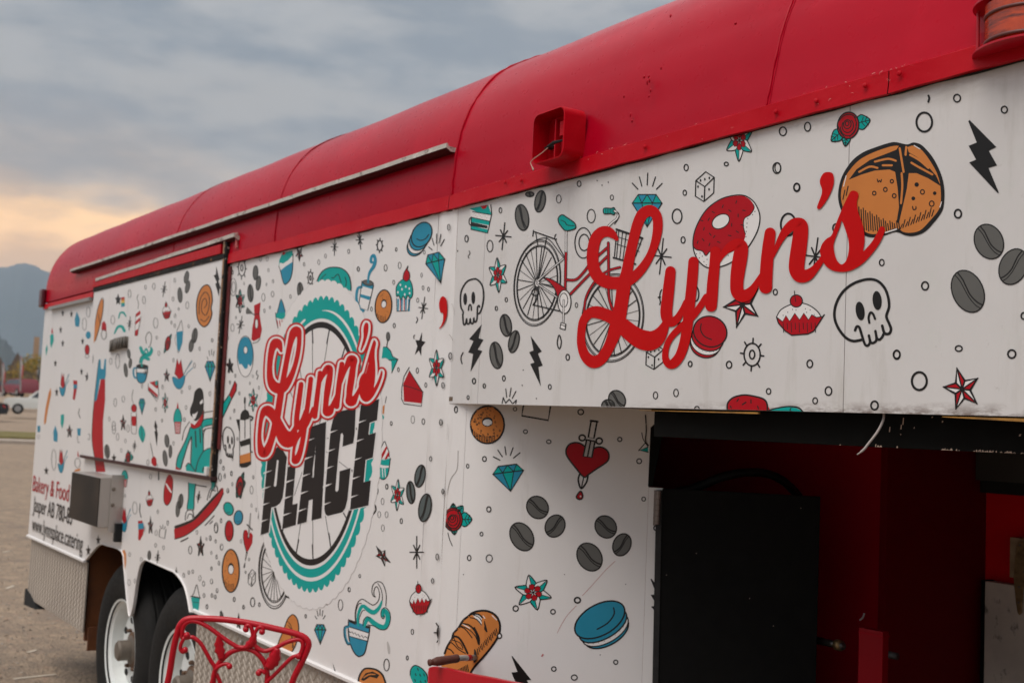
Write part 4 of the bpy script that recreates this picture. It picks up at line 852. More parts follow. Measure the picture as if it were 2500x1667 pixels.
for sx, sy in ((-1, -1), (1, -1), (-1, 1), (1, 1)):
    bm = bmesh.new(); t0 = cc + side * sx * .14 + fwd * sy * .13; tube(bm, smoothpts([tuple(t0), tuple(t0 + side * sx * .02 + fwd * sy * .02 - Vector((0, 0, .15))), tuple(t0 + side * sx * .01 - Vector((0, 0, .3))), tuple(t0 + side * sx * .06 + fwd * sy * .06 - Vector((0, 0, .43)))], sub=4), .010, 8); bobj('leg', bm, m_redmetal, CH, True)
for s_, px in ((-1, -160), (1, 980)):
    bm = bmesh.new(); t0 = VC(px, 1500); tube(bm, [t0, cc + side * s_ * .17 - fwd * .10], .009, 8); bobj('back_strut', bm, m_redmetal, CH, True)

# ================================================================== PRINTS ON THE VINYL WRAP
# Crop frames used when surveying the photograph: (offset x, offset y, scale)
FR = dict(A=(1100, 400, 2.6133), B=(1600, 400, 2.6133), C=(1900, 200, 3.1367), D=(1900, 650, 3.1367), E=(1100, 960, 3.92), F=(1100, 1300, 3.92), G=(850, 500, 4.704), H=(850, 800, 4.704),
          I=(850, 1100, 4.704), J=(850, 1334, 4.704), P=(500, 550, 4.704), Q=(500, 867, 4.704), R=(500, 1180, 4.704), S=(0, 550, 3.92), T=(0, 900, 3.92), U=(0, 1267, 3.92), V=(400, 1467, 3.92), Z=(380, 900, 3.5636), X=(1000, 1500, 7.35), N=(0, 0, 1))
def band_bottom(x): return 983 + (x - 1123) * .0262
HPOLY = [(236, 716), (547, 612), (511, 1157), (212, 1113)]
def inhatch(x, y): return y > 716 - (x - 236) * .334 and y < 1113 + (x - 212) * .147 and x < 547 - (y - 612) * .066 and x > 236 - (y - 716) * .06
SURF = {}
CT, CB2 = onY(1e3, 1e3), 0
def _wx(X, Z): q_ = R.transposed() @ (Vector((X, 0, Z)) - CAM); return (PW / 2 + FPX * q_.x / -q_.z, 833.5 - FPX * q_.y / -q_.z)
def unproj(s, x, y, off):
    if s == 'low': return onPath(x, y, off)
    if s == 'corner': return onY(x, y, -.0048 - off)
    if s == 'band': return onV(x, y, BP, BA, .0015 + off)
    if s == 'hatch': return onY(x, y, -.018 - off)
    return onY(x, y, -off)
CLIP = {'band': [(1114, 0), (2700, 0), (2700, band_bottom(2700) - 1), (1114, band_bottom(1114) - 1)], 'hatch': HPOLY,
        'corner': [_wx(-2.612, 2.05), _wx(XC + .001, 2.05), _wx(XC + .001, .35), _wx(-2.612, .35)],
        'low': [(1112, 900), (1592, 900), (1615, 1186), (1598, 1700), (1060, 1700)], 'wall': [(-400, -400), _wx(-2.612, 3.2), _wx(-2.612, -.4), (-400, 2600)]}
def clip_poly(poly, conv):
    out = poly; n = len(conv)
    ar = sum(conv[i][0] * conv[(i + 1) % n][1] - conv[(i + 1) % n][0] * conv[i][1] for i in range(n)); sg = 1 if ar > 0 else -1
    for i in range(n):
        ax, ay = conv[i]; bx_, by = conv[(i + 1) % n]; f = lambda p: sg * ((bx_ - ax) * (p[1] - ay) - (by - ay) * (p[0] - ax))
        res = []
        for j in range(len(out)):
            p, q_ = out[j], out[(j + 1) % len(out)]; fp, fq = f(p), f(q_)
            if fp >= 0: res.append(p)
            if (fp >= 0) != (fq >= 0):
                t = fp / (fp - fq); res.append((p[0] + (q_[0] - p[0]) * t, p[1] + (q_[1] - p[1]) * t))
        out = res
        if not out: return []
    return out
class D:
    """one print; primitives are kept in photo coordinates, then laid on the panel they belong to"""
    def __init__(s, name, fr='N', c=(0, 0), h=(1, 1), rot=0, shear=None, mir=False, surf=None, lw=1.0, base=0, extra=None):
        s.name, s.fr, s.c, s.h, s.rot, s.mir, s.surf, s.lw, s.base, s.extra = name, FR[fr], c, h, math.radians(rot), mir, surf, lw, base, extra
        s.pr = []; s.shear = shear or 0
    def T(s, p):
        x, y = p[0], p[1]
        x *= s.h[0]; y *= s.h[1]
        if s.mir: x = -x
        if s.rot: x, y = x * math.cos(s.rot) - y * math.sin(s.rot), x * math.sin(s.rot) + y * math.cos(s.rot)
        y += x * s.shear
        return (s.fr[0] + (s.c[0] + x) / s.fr[2], s.fr[1] + (s.c[1] + y) / s.fr[2])
    def f(s, pts, col, holes=(), sm=False):
        g = lambda q: [s.T(p) for p in (smoothpts(q, True, 5) if sm else q)]
        s.pr.append(('f', [g(pts)] + [g(h) for h in holes], col)); return s
    def l(s, pts, w=3, col='K', closed=False, sm=True, sub=5):
        """stroke; w in photo pixels; points may carry their own width (in frame pixels) as third value"""
        vw = len(pts[0]) == 3; P = smoothpts(pts, closed, sub) if sm else list(pts)
        if closed: P = P + [P[0]]
        W_ = [(p[2] / s.fr[2] if vw else w * s.lw) for p in P]; P = [s.T(p) for p in P]
        if len(P) < 2: return s
        quads = []; L_ = []; R_ = []
        n = len(P)
        for i in range(n):
            if closed: a, b = P[(i - 1) % (n - 1)], P[(i + 1) % (n - 1)]
            else: a, b = P[max(i - 1, 0)], P[min(i + 1, n - 1)]
            dx, dy = b[0] - a[0], b[1] - a[1]; m_ = math.hypot(dx, dy) or 1; nx, ny = -dy / m_, dx / m_; w_ = W_[i] / 2
            L_.append((P[i][0] + nx * w_, P[i][1] + ny * w_)); R_.append((P[i][0] - nx * w_, P[i][1] - ny * w_))
        for i in range(n - 1): quads.append([L_[i], L_[i + 1], R_[i + 1], R_[i]])
        if not closed and max(W_) > 1.5:
            for i, sgn in ((0, -1), (n - 1, 1)):
                a, b = (P[1], P[0]) if i == 0 else (P[-2], P[-1]); an = math.atan2(b[1] - a[1], b[0] - a[0]); r = W_[i] / 2; kk = 4 if r < 3 else 10
                quads.append([(P[i][0] + math.cos(an + t) * r, P[i][1] + math.sin(an + t) * r) for t in [(-.5 + k / kk) * math.pi for k in range(kk + 1)]])
        s.pr.append(('q', quads, col)); return s
    def e(s, cx, cy, rx, ry, fill=None, w=0, col='K', n=22, rot=0, a0=0, a1=360):
        rr = math.radians(rot); P = []
        for k in range(n if a1 - a0 >= 360 else n + 1):
            a = math.radians(a0 + (a1 - a0) * k / n); x, y = math.cos(a) * rx, math.sin(a) * ry
            P.append((cx + x * math.cos(rr) - y * math.sin(rr), cy + x * math.sin(rr) + y * math.cos(rr)))
        if fill: s.f(P, fill)
        if w: s.l(P, w, col, closed=a1 - a0 >= 360, sm=False)
        return s
    def done(s, parent=None):
        pts = [p for t, g, c in s.pr for lst in g for p in lst]
        cx = sum(p[0] for p in pts) / len(pts); cy = sum(p[1] for p in pts) / len(pts)
        if s.surf: surfs = [s.surf]
        else:
            surfs = []
            if any(inhatch(*p) for p in pts[::3]): surfs = ['hatch'] + (['wall'] if not all(inhatch(*p) for p in pts) else [])
            elif cx > 1116 and cy < band_bottom(cx): surfs = ['band']
            elif cx > 1108: surfs = ['low']
            else: surfs = ['wall']
        if 'wall' in surfs and any(p[0] > _wx(-2.612, 1.2)[0] - 12 for p in pts): surfs = surfs + ['corner']
        for sf in surfs:
            verts = []; faces = []; mi = []; used = []; off = .0006 + s.base * .00012; cl = CLIP[sf]
            for t, g, col in s.pr:
                if col not in used: used.append(col)
                m_ = used.index(col); off += .000004
                if t == 'f':
                    flat = [p for lst in g for p in lst]; tri = tessellate_polygon([[Vector((p[0], p[1], 0)) for p in lst] for lst in g]); polys = [[flat[i] for i in tr_] for tr_ in tri]
                else: polys = g
                for k, pl in enumerate(polys):
                    if cl: pl = clip_poly(pl, cl)
                    if len(pl) < 3: continue
                    subs = [pl]
                    if sf == 'low' and min(q_[0] for q_ in pl) < 1275:
                        subs = []; xa, xb = min(q_[0] for q_ in pl), max(q_[0] for q_ in pl); xx = math.floor(xa / 6) * 6
                        while xx < xb:
                            x1_ = xx + 6 if xx < 1275 else xb + 1
                            c_ = clip_poly(pl, [(xx, -99), (x1_, -99), (x1_, 2999), (xx, 2999)])
                            if len(c_) >= 3: subs.append(c_)
                            xx = x1_
                    oo = off + (k * .0000006 if t == 'q' and col in 'RW' else 0)
                    for pl in subs:
                        b0_ = len(verts)
                        for p in pl: verts.append(unproj(sf, p[0], p[1], oo + (.0004 if sf == 'low' else 0)))
                        faces.append(tuple(range(b0_, b0_ + len(pl)))); mi.append(m_)
                if t == 'q' and col in 'RW' and len(polys) > 40: off += len(polys) * .0000006
            if not faces: continue
            me = bpy.data.meshes.new(s.name); me.from_pydata([tuple(v) for v in verts], [], faces)
            me.polygons.foreach_set('material_index', mi); me.update()
            pa = parent or {'wall': P_wall, 'hatch': P_hatch, 'corner': P_corner, 'band': P_band[0] if cx < 1188 else (P_band[1] if cx < 2138 else P_band[2]), 'low': P_low1 if cx < 1170 else P_low2}[sf]
            o = link(s.name, me, [INK[c] for c in used], pa)
            if not parent_named.get(s.name): parent_named[s.name] = 1
parent_named = {}
def lerp(a, b, t): return a[0] + (b[0] - a[0]) * t, a[1] + (b[1] - a[1]) * t

# ---- motif library (unit boxes, y down)
def ring(fr, x, y, rx, ry, w=6):
    d = D('ring_print', fr); k = FR[fr][2]; d.e(x, y, rx, ry, None, w / k * 1.25, n=16 if rx / k < 12 else 30).done()
def bean(fr, x, y, hw, hh, rot=0, m=False, c='G', lw=1):
    d = D('coffee_bean_print', fr, (x, y), (hw, hh), rot, mir=m, lw=lw)
    d.e(0, 0, 1, 1, c, 3.2, n=28)
    if hw / FR[fr][2] > 6:
        d.l([(-.12, -.98), (.0, -.6), (.02, -.2), (.05, .2), (.25, .6), (.5, .84)], 3.4); d.l([(-.34, -.93), (-.19, -.55), (-.14, -.1), (-.08, .3), (.08, .7), (.30, .94)], 2.4)
    d.done()
def sparkle(fr, x, y, hw, hh, rot=0, w=3.4):
    d = D('sparkle_print', fr, (x, y), (hw, hh), rot)
    for a, r in ((90, 1), (270, 1), (0, .95), (180, .95), (45, .62), (225, .62), (135, .62), (315, .62)):
        d.l([(0, 0), (math.cos(math.radians(a)) * r, math.sin(math.radians(a)) * r)], w if a % 90 else w * .9, sm=False)
    d.done()
BOLT = [(-.55, -1), (.75, -.38), (.30, -.30), (.85, .18), (.35, .24), (.62, 1), (-.6, .12), (-.12, .06), (-.72, -.35), (-.22, -.42)]
def bolt(fr, x, y, hw, hh, rot=0, m=False): D('lightning_bolt_print', fr, (x, y), (hw, hh), rot, mir=m).f(BOLT, 'K').done()
def flower(fr, x, y, hw, hh, rot=0, lw=1):
    d = D('flower_print', fr, (x, y), (hw, hh), 0, lw=lw)
    for k in range(6):
        a = math.radians(rot + 60 * k); U = lambda r, t: (math.cos(a) * r - math.sin(a) * t, math.sin(a) * r + math.cos(a) * t)
        d.f([U(.2, 0), U(.22, .2), U(.45, .28), U(.7, .2), U(.98, 0)], 'T'); d.f([U(.2, 0), U(.22, -.2), U(.45, -.28), U(.7, -.2), U(.98, 0)], 'W'); d.l([U(.05, 0), U(1.05, 0)], 1.5, sm=False)
        d.l([U(.2, .2), U(.45, .28), U(.72, .19), U(1.04, 0), U(.72, -.19), U(.45, -.28), U(.2, -.2)], 2.2, sub=3)
    for k in range(6):
        a = math.radians(rot + 60 * k); U = lambda r, t: (math.cos(a) * r - math.sin(a) * t, math.sin(a) * r + math.cos(a) * t)
        q_ = [U(.1, 0), U(.3, .17), U(.48, .10), U(.46, -.10), U(.28, -.17)]; d.f(q_, 'r'); d.l(q_, 1.6, closed=True, sm=False)
    d.e(0, 0, .07, .07, 'K', n=10).done()
def star(fr, x, y, hw, hh, rot=0, solid=False, lw=1):
    d = D('star_print', fr, (x, y), (hw, hh), rot, lw=lw); v = []
    for k in range(10):
        a = math.radians(-90 + 36 * k); r = 1 if k % 2 == 0 else .42; v.append((math.cos(a) * r, math.sin(a) * r))
    if solid: d.f(v, 'D').done(); return
    d.f(v, 'W')
    for k in range(0, 10, 2): d.f([(0, 0), v[k], v[(k + 1) % 10]], 'r')
    for k in range(10): d.l([(0, 0), v[k]], 3.4 if k % 2 else 2.6, sm=False)
    d.l(v, 4.6, closed=True, sm=False).done()
def gem(fr, x, y, hw, hh, rot=0, rays=True, lw=1, shear=0):
    d = D('diamond_print', fr, (x, y), (hw, hh), rot, lw=lw, shear=shear)
    a = [(-.6, -.7), (0, -.7), (.6, -.7)]; g = [(-1, -.25), (-.36, -.25), (.36, -.25), (1, -.25)]; b = (0, 1)
    d.f([a[0], a[2], g[3], b, g[0]], 'B'); d.f([a[0], g[1], g[0]], 'T'); d.f([a[1], g[2], g[1]], 'T'); d.f([a[2], g[3], g[2]], 'T'); d.f([g[1], g[2], b], 'T')
    for p, q_ in ((a[0], g[1]), (g[1], a[1]), (a[1], g[2]), (g[2], a[2]), (g[1], b), (g[2], b)): d.l([p, q_], 2.2, sm=False)
    d.l([g[0], g[3]], 3, sm=False); d.l([a[0], a[2], g[3], b, g[0]], 3, closed=True, sm=False)
    if rays:
        for p, q_ in (((-.62, -.98), (-1.0, -1.3)), ((-.36, -1.14), (-.52, -1.62)), ((.0, -1.2), (.04, -1.82)), ((.36, -1.14), (.56, -1.62)), ((.62, -.98), (1.0, -1.28))): d.l([p, q_], 2.8, sm=False)
    d.done()
def bagel(fr, x, y, hw, hh, rot=0, col='O', lw=1, hole=(.0, -.12, .30, .20), nm='bagel_print'):
    d = D(nm, fr, (x, y), (hw, hh), rot, lw=lw); d.e(0, 0, 1, 1, col, 4.5, n=34)
    rnd = random.Random(int(x + y)); big = hw / FR[fr][2] > 30
    for k in range(46 if big else 26):
        a = rnd.uniform(0, 6.28); r = rnd.uniform(.45, .9); px, py = math.cos(a) * r, math.sin(a) * r
        if big and k % 2: d.e(px, py, .04, .045, None, 1.4, n=8)
        else: d.l([(px - .02, py), (px + .03, py + .03)], 1.6, sm=False)
    for k in range(14 if big else 7): xx = -.92 + k * (.1 if big else .2); yy = math.sqrt(max(0, 1 - xx * xx)); d.l([(xx + .04, yy * .62), (xx + .05, yy * .92)], 2, sm=False)
    hx, hy, hr, hv = hole; d.e(hx, hy - .05, hr * 1.12, hv * 1.2, 'K', n=20); d.e(hx, hy, hr, hv, 'W', 2.0, n=20).done()
def cupcake(fr, x, y, hw, hh, rot=0, lw=1):
    d = D('cherry_cupcake_print', fr, (x, y), (hw, hh), rot, lw=lw)
    dome = [(-.98, .1), (-.8, -.2), (-.4, -.42), (0, -.5), (.4, -.40), (.75, -.15), (.92, .1)]; zig = [(.98, .08), (.72, .12), (.52, -.0), (.38, .22), (.18, -.06), (.0, .22), (-.2, -.06), (-.42, .28), (-.58, .04), (-.72, .3), (-.98, .1)]
    d.f(smoothpts(dome, sub=4) + zig[::1], 'W'); d.f([(1.05, .0)] + zig + [(-.95, .3), (-.6, .68), (-.35, .86), (.35, .82), (.6, .7)], 'r')
    d.l(dome, 2.6); d.l([(1.05, .0)] + zig, 2.4, sm=False); d.l([(-.98, .1), (-.9, .36), (-.6, .7), (-.34, .87), (.35, .82), (.6, .7), (1.05, 0)], 3, sm=False)
    for k in range(9): xx = -.7 + k * .17; d.l([(xx, .35), (xx + .02, .62 if k % 2 else .75)], 1.8, sm=False)
    for xx, yy in ((-.5, -.1), (-.3, -.22), (-.15, -.2), (.25, -.25), (.45, -.2), (.3, -.1), (-.7, .03), (.62, .0)): d.e(xx, yy, .018, .03, 'K', n=6)
    d.e(-.14, -.58, .26, .26, 'r', 2.6); d.l([(-.16, -.55), (-.2, -.8), (-.22, -1)], 2).done()
def cog(fr, x, y, hw, hh, filled=False, lw=1, eye=True):
    d = D('cog_print', fr, (x, y), (hw, hh), 0, lw=lw)
    for k in range(8):
        a = math.radians(k * 45 + 5); d.l([(math.cos(a) * .66, math.sin(a) * .66), (math.cos(a) * .98, math.sin(a) * .98)], 3.6, sm=False)
    d.e(0, 0, .68, .68, 'K' if filled else None, 3.6, n=24)
    if eye and not filled: d.e(0, 0, .22, .26, None, 3.6, n=16)
    d.done()
SK = [(.62, .5), (.85, .22), (.98, -.25), (.85, -.7), (.45, -.95), (.1, -.98), (-.45, -.86), (-.88, -.5), (-.98, -.1), (-.92, .25), (-.75, .42), (-.78, .6)]
def skull(fr, x, y, hw, hh, rot=0, m=False, w=5, lw=1):
    d = D('skull_print', fr, (x, y), (hw, hh), rot, mir=m, lw=lw)
    jaw = [(-.78, .6), (-.72, .95), (-.6, .98), (-.52, .9), (-.46, .72), (-.42, .92), (-.3, .96), (-.2, .88), (-.16, .72), (-.1, .9), (.04, .94), (.12, .84), (.14, .68), (.2, .86), (.34, .84), (.42, .7), (.44, .4)]
    d.l(SK + jaw[1:], w, sub=4); d.l([(.44, .42), (.46, .22), (.58, .16), (.62, .22)], w); d.l([(.44, .52), (.62, .5)], w)
    d.e(-.58, -.12, .16, .26, 'K', n=18); d.e(.1, -.17, .16, .27, 'K', n=18); d.l([(-.30, .36), (-.26, .18), (-.16, .12), (-.08, .2), (-.06, .36)], w * .9).done()
def die(fr, x, y, hw, hh, lw=1):
    d = D('dice_print', fr, (x, y), (hw, hh), lw=lw); d.l([(.1, -1), (1, -.62), (.95, .42), (-.1, 1), (-1, .64), (-.95, -.4)], 3, closed=True, sm=False); d.l([(-.95, -.4), (0, 0), (1, -.62)], 3, sm=False); d.l([(0, 0), (-.06, .98)], 3, sm=False)
    for p in ((-.45, -.42), (.0, -.5), (.48, -.58), (-.72, 0), (-.3, .66), (.45, .18)): d.e(*p, .09, .09, 'K', n=8)
    d.done()
def tdonut(fr, x, y, hw, hh, rot, glaze, lw=1):
    d = D('glazed_donut_print', fr, (x, y), (hw, hh), rot, lw=lw); d.e(0, 0, 1, 1, 'W', 3)
    d.f([(-.97, .2), (-1, -.1), (-.85, -.55), (-.4, -.93), (.05, -1), (.5, -.86), (.85, -.5), (.98, -.1), (.9, .15), (.72, .22), (.6, .5), (.4, .42), (.3, .62), (.1, .58), (-.05, .72), (-.25, .52), (-.45, .62), (-.6, .4), (-.8, .45)], glaze, sm=True)
    rnd = random.Random(3)
    for k in range(22):
        a = rnd.uniform(3.0, 6.4); r = rnd.uniform(.45, .85); px, py = math.cos(a) * r, math.sin(a) * r; t = rnd.uniform(0, 3); d.l([(px, py), (px + .07 * math.cos(t), py + .07 * math.sin(t))], 2.4, sm=False)
    d.e(0, -.1, .3, .26, 'W', 2.2); d.done()
def macaron(fr, x, y, hw, hh, rot, c, lw=1, m=False):
    d = D('macaron_print', fr, (x, y), (hw, hh), rot, lw=lw, mir=m)
    d.e(.0, .42, .88, .60, c, 3.6, n=30); d.e(0, .29, .93, .60, 'W', 3.0, n=30); d.e(0, .08, .96, .60, c, 3.6, n=30)
    d.e(0, -.22, 1.0, .70, c, 4, n=34); d.l([(-.25, .1), (.2, .08), (.55, -.12), (.66, -.4)], 3.4)
    for k in range(11):
        a = math.radians(20 + k * 14); d.e(math.cos(a) * .94, .14 + math.sin(a) * .60, .016, .02, 'K', n=6); d.e(math.cos(a) * .86, .47 + math.sin(a) * .55, .016, .02, 'K', n=6)
    d.done()
def rays(fr, segs, w=3, nm='ray_print'):
    d = D(nm, fr)
    for a, b, c_, e_ in segs: d.l([(a, b), (c_, e_)], w, sm=False)
    d.done()
def rose(fr, x, y, hw, hh, rot=0, lw=1, leaves=((0, -1, .55, .2), (1, -.05, .95, .42), (-.45, 1, .5, .2), (.75, -.85, .55, .25), (-.9, .6, .7, .3))):
    d = D('rose_print', fr, (x, y), (hw, hh), rot, lw=lw)
    for lx_, ly, ln, wd in leaves:
        a = math.atan2(ly, lx_); U = lambda r, t: (math.cos(a) * r - math.sin(a) * t, math.sin(a) * r + math.cos(a) * t); r0 = .5; r1 = .5 + ln
        p = [U(r0, -wd * .4), U(r0 + ln * .4, -wd), U(r0 + ln * .8, -wd * .5), U(r1, 0), U(r0 + ln * .8, wd * .5), U(r0 + ln * .4, wd), U(r0, wd * .4)]
        d.f(p, 'T', sm=True); d.l(p, 2.8, closed=True, sub=3); d.l([U(r0, 0), U(r1, 0)], 2.2, sm=False)
        for t in (.4, .65): d.l([U(r0 + ln * t, 0), U(r0 + ln * (t + .18), wd * .6)], 1.8, sm=False); d.l([U(r0 + ln * t, 0), U(r0 + ln * (t + .18), -wd * .6)], 1.8, sm=False)
    d.e(0, 0, .68, .74, 'r', 3.4, n=26)
    d.e(-.08, -.1, .12, .13, None, 2.6); d.e(-.06, -.06, .24, .25, None, 2.6); d.e(-.02, .02, .36, .38, None, 2.6, a0=-60, a1=200); d.e(.02, .06, .5, .52, None, 2.6, a0=-20, a1=170)
    d.l([(-.6, -.2), (-.35, -.5), (.05, -.62), (.4, -.5)], 2.6); d.l([(.3, -.55), (.5, -.2), (.48, .2), (.2, .6)], 2.6); d.l([(-.64, .1), (-.4, .45), (-.1, .68)], 2.6).done()
def pot(fr, x, y, hw, hh, rot=0, cs='BW', steam='T', lw=1, m=False):
    """tall mug with a ribbon of steam"""
    d = D('coffee_cup_print', fr, (x, y), (hw, hh), rot, lw=lw, mir=m)
    d.l([(-.62, .18), (-1, .2), (-1.02, .5), (-.8, .72), (-.5, .66)], 5, cs[0]); d.f([(-.7, .05), (.7, .05), (.62, .55), (.45, .88), (0, 1), (-.45, .88), (-.62, .55)], cs[0], sm=False)
    d.f([(-.68, .18), (.68, .18), (.65, .42), (-.65, .42)], 'W'); d.l([(-.68, .18), (.68, .18)], 1.8, sm=False); d.l([(-.65, .42), (.65, .42)], 1.8, sm=False); d.e(0, .05, .7, .1, 'K', 2)
    d.l([(-.7, .05), (-.62, .55), (-.45, .88), (0, 1), (.45, .88), (.62, .55), (.7, .05)], 2.2)
    d.l([(-.05, .05), (-.1, -.2), (.1, -.4), (.45, -.45), (.6, -.7), (.35, -.95), (.15, -.8)], 4.5, steam); d.l([(-.3, .05), (-.35, -.3), (-.1, -.55), (.2, -.6), (.35, -.75)], 1.6)
    d.done()
def icecup(fr, x, y, hw, hh, cup, sw, lw=1, cherry=True):
    d = D('cupcake_print', fr, (x, y), (hw, hh), 0, lw=lw)
    if cherry: d.f([(0, -1), (.18, -.72), (.2, -.55), (-.18, -.55), (-.2, -.68)], 'r', sm=True)
    d.f([(-.95, .2), (-.85, -.15), (-.5, -.48), (0, -.6), (.5, -.48), (.85, -.15), (.95, .2), (.6, .3), (.3, .22), (0, .32), (-.3, .22), (-.6, .3)], sw, sm=True)
    d.f([(-.75, .25), (.75, .25), (.55, 1), (-.55, 1)], cup); d.l([(-.95, .2), (-.85, -.15), (-.5, -.48), (0, -.6), (.5, -.48), (.85, -.15), (.95, .2)], 1.8)
    for k in (-.4, -.13, .13, .4): d.l([(k * 1.2, .32), (k, .95)], 1.6, 'W' if cup != 'W' else 'r', sm=False)
    d.l([(-.75, .25), (-.55, 1), (.55, 1), (.75, .25)], 1.8, sm=False); d.done()
def bird(fr, x, y, hw, hh, rot=0, lw=1):
    d = D('bowl_bird_print', fr, (x, y), (hw, hh), rot, lw=lw)
    d.l([(.1, .3), (.5, -.3), (.95, -.85)], 3, 'B', sm=False); d.l([(.15, .45), (.6, -.1), (1, -.4)], 3, 'B', sm=False); d.l([(.1, .3), (.9, -.9)], 1.2, sm=False)
    d.f([(-.25, -1), (-.1, -.6), (.05, -.95), (.25, .1), (-.1, .35), (-.45, .0)], 'r'); d.l([(-.25, -1), (-.45, 0), (-.1, .35), (.25, .1), (.05, -.95)], 1.6, sm=False)
    d.f([(-.6, .2), (-.1, .35), (.35, .1), (.3, .6), (.0, 1), (-.4, .85), (-.6, .5)], 'B', sm=True); d.l([(-.6, .2), (-.1, .35), (.35, .1), (.3, .6), (0, 1), (-.4, .85)], 1.6, closed=True, sub=3).done()

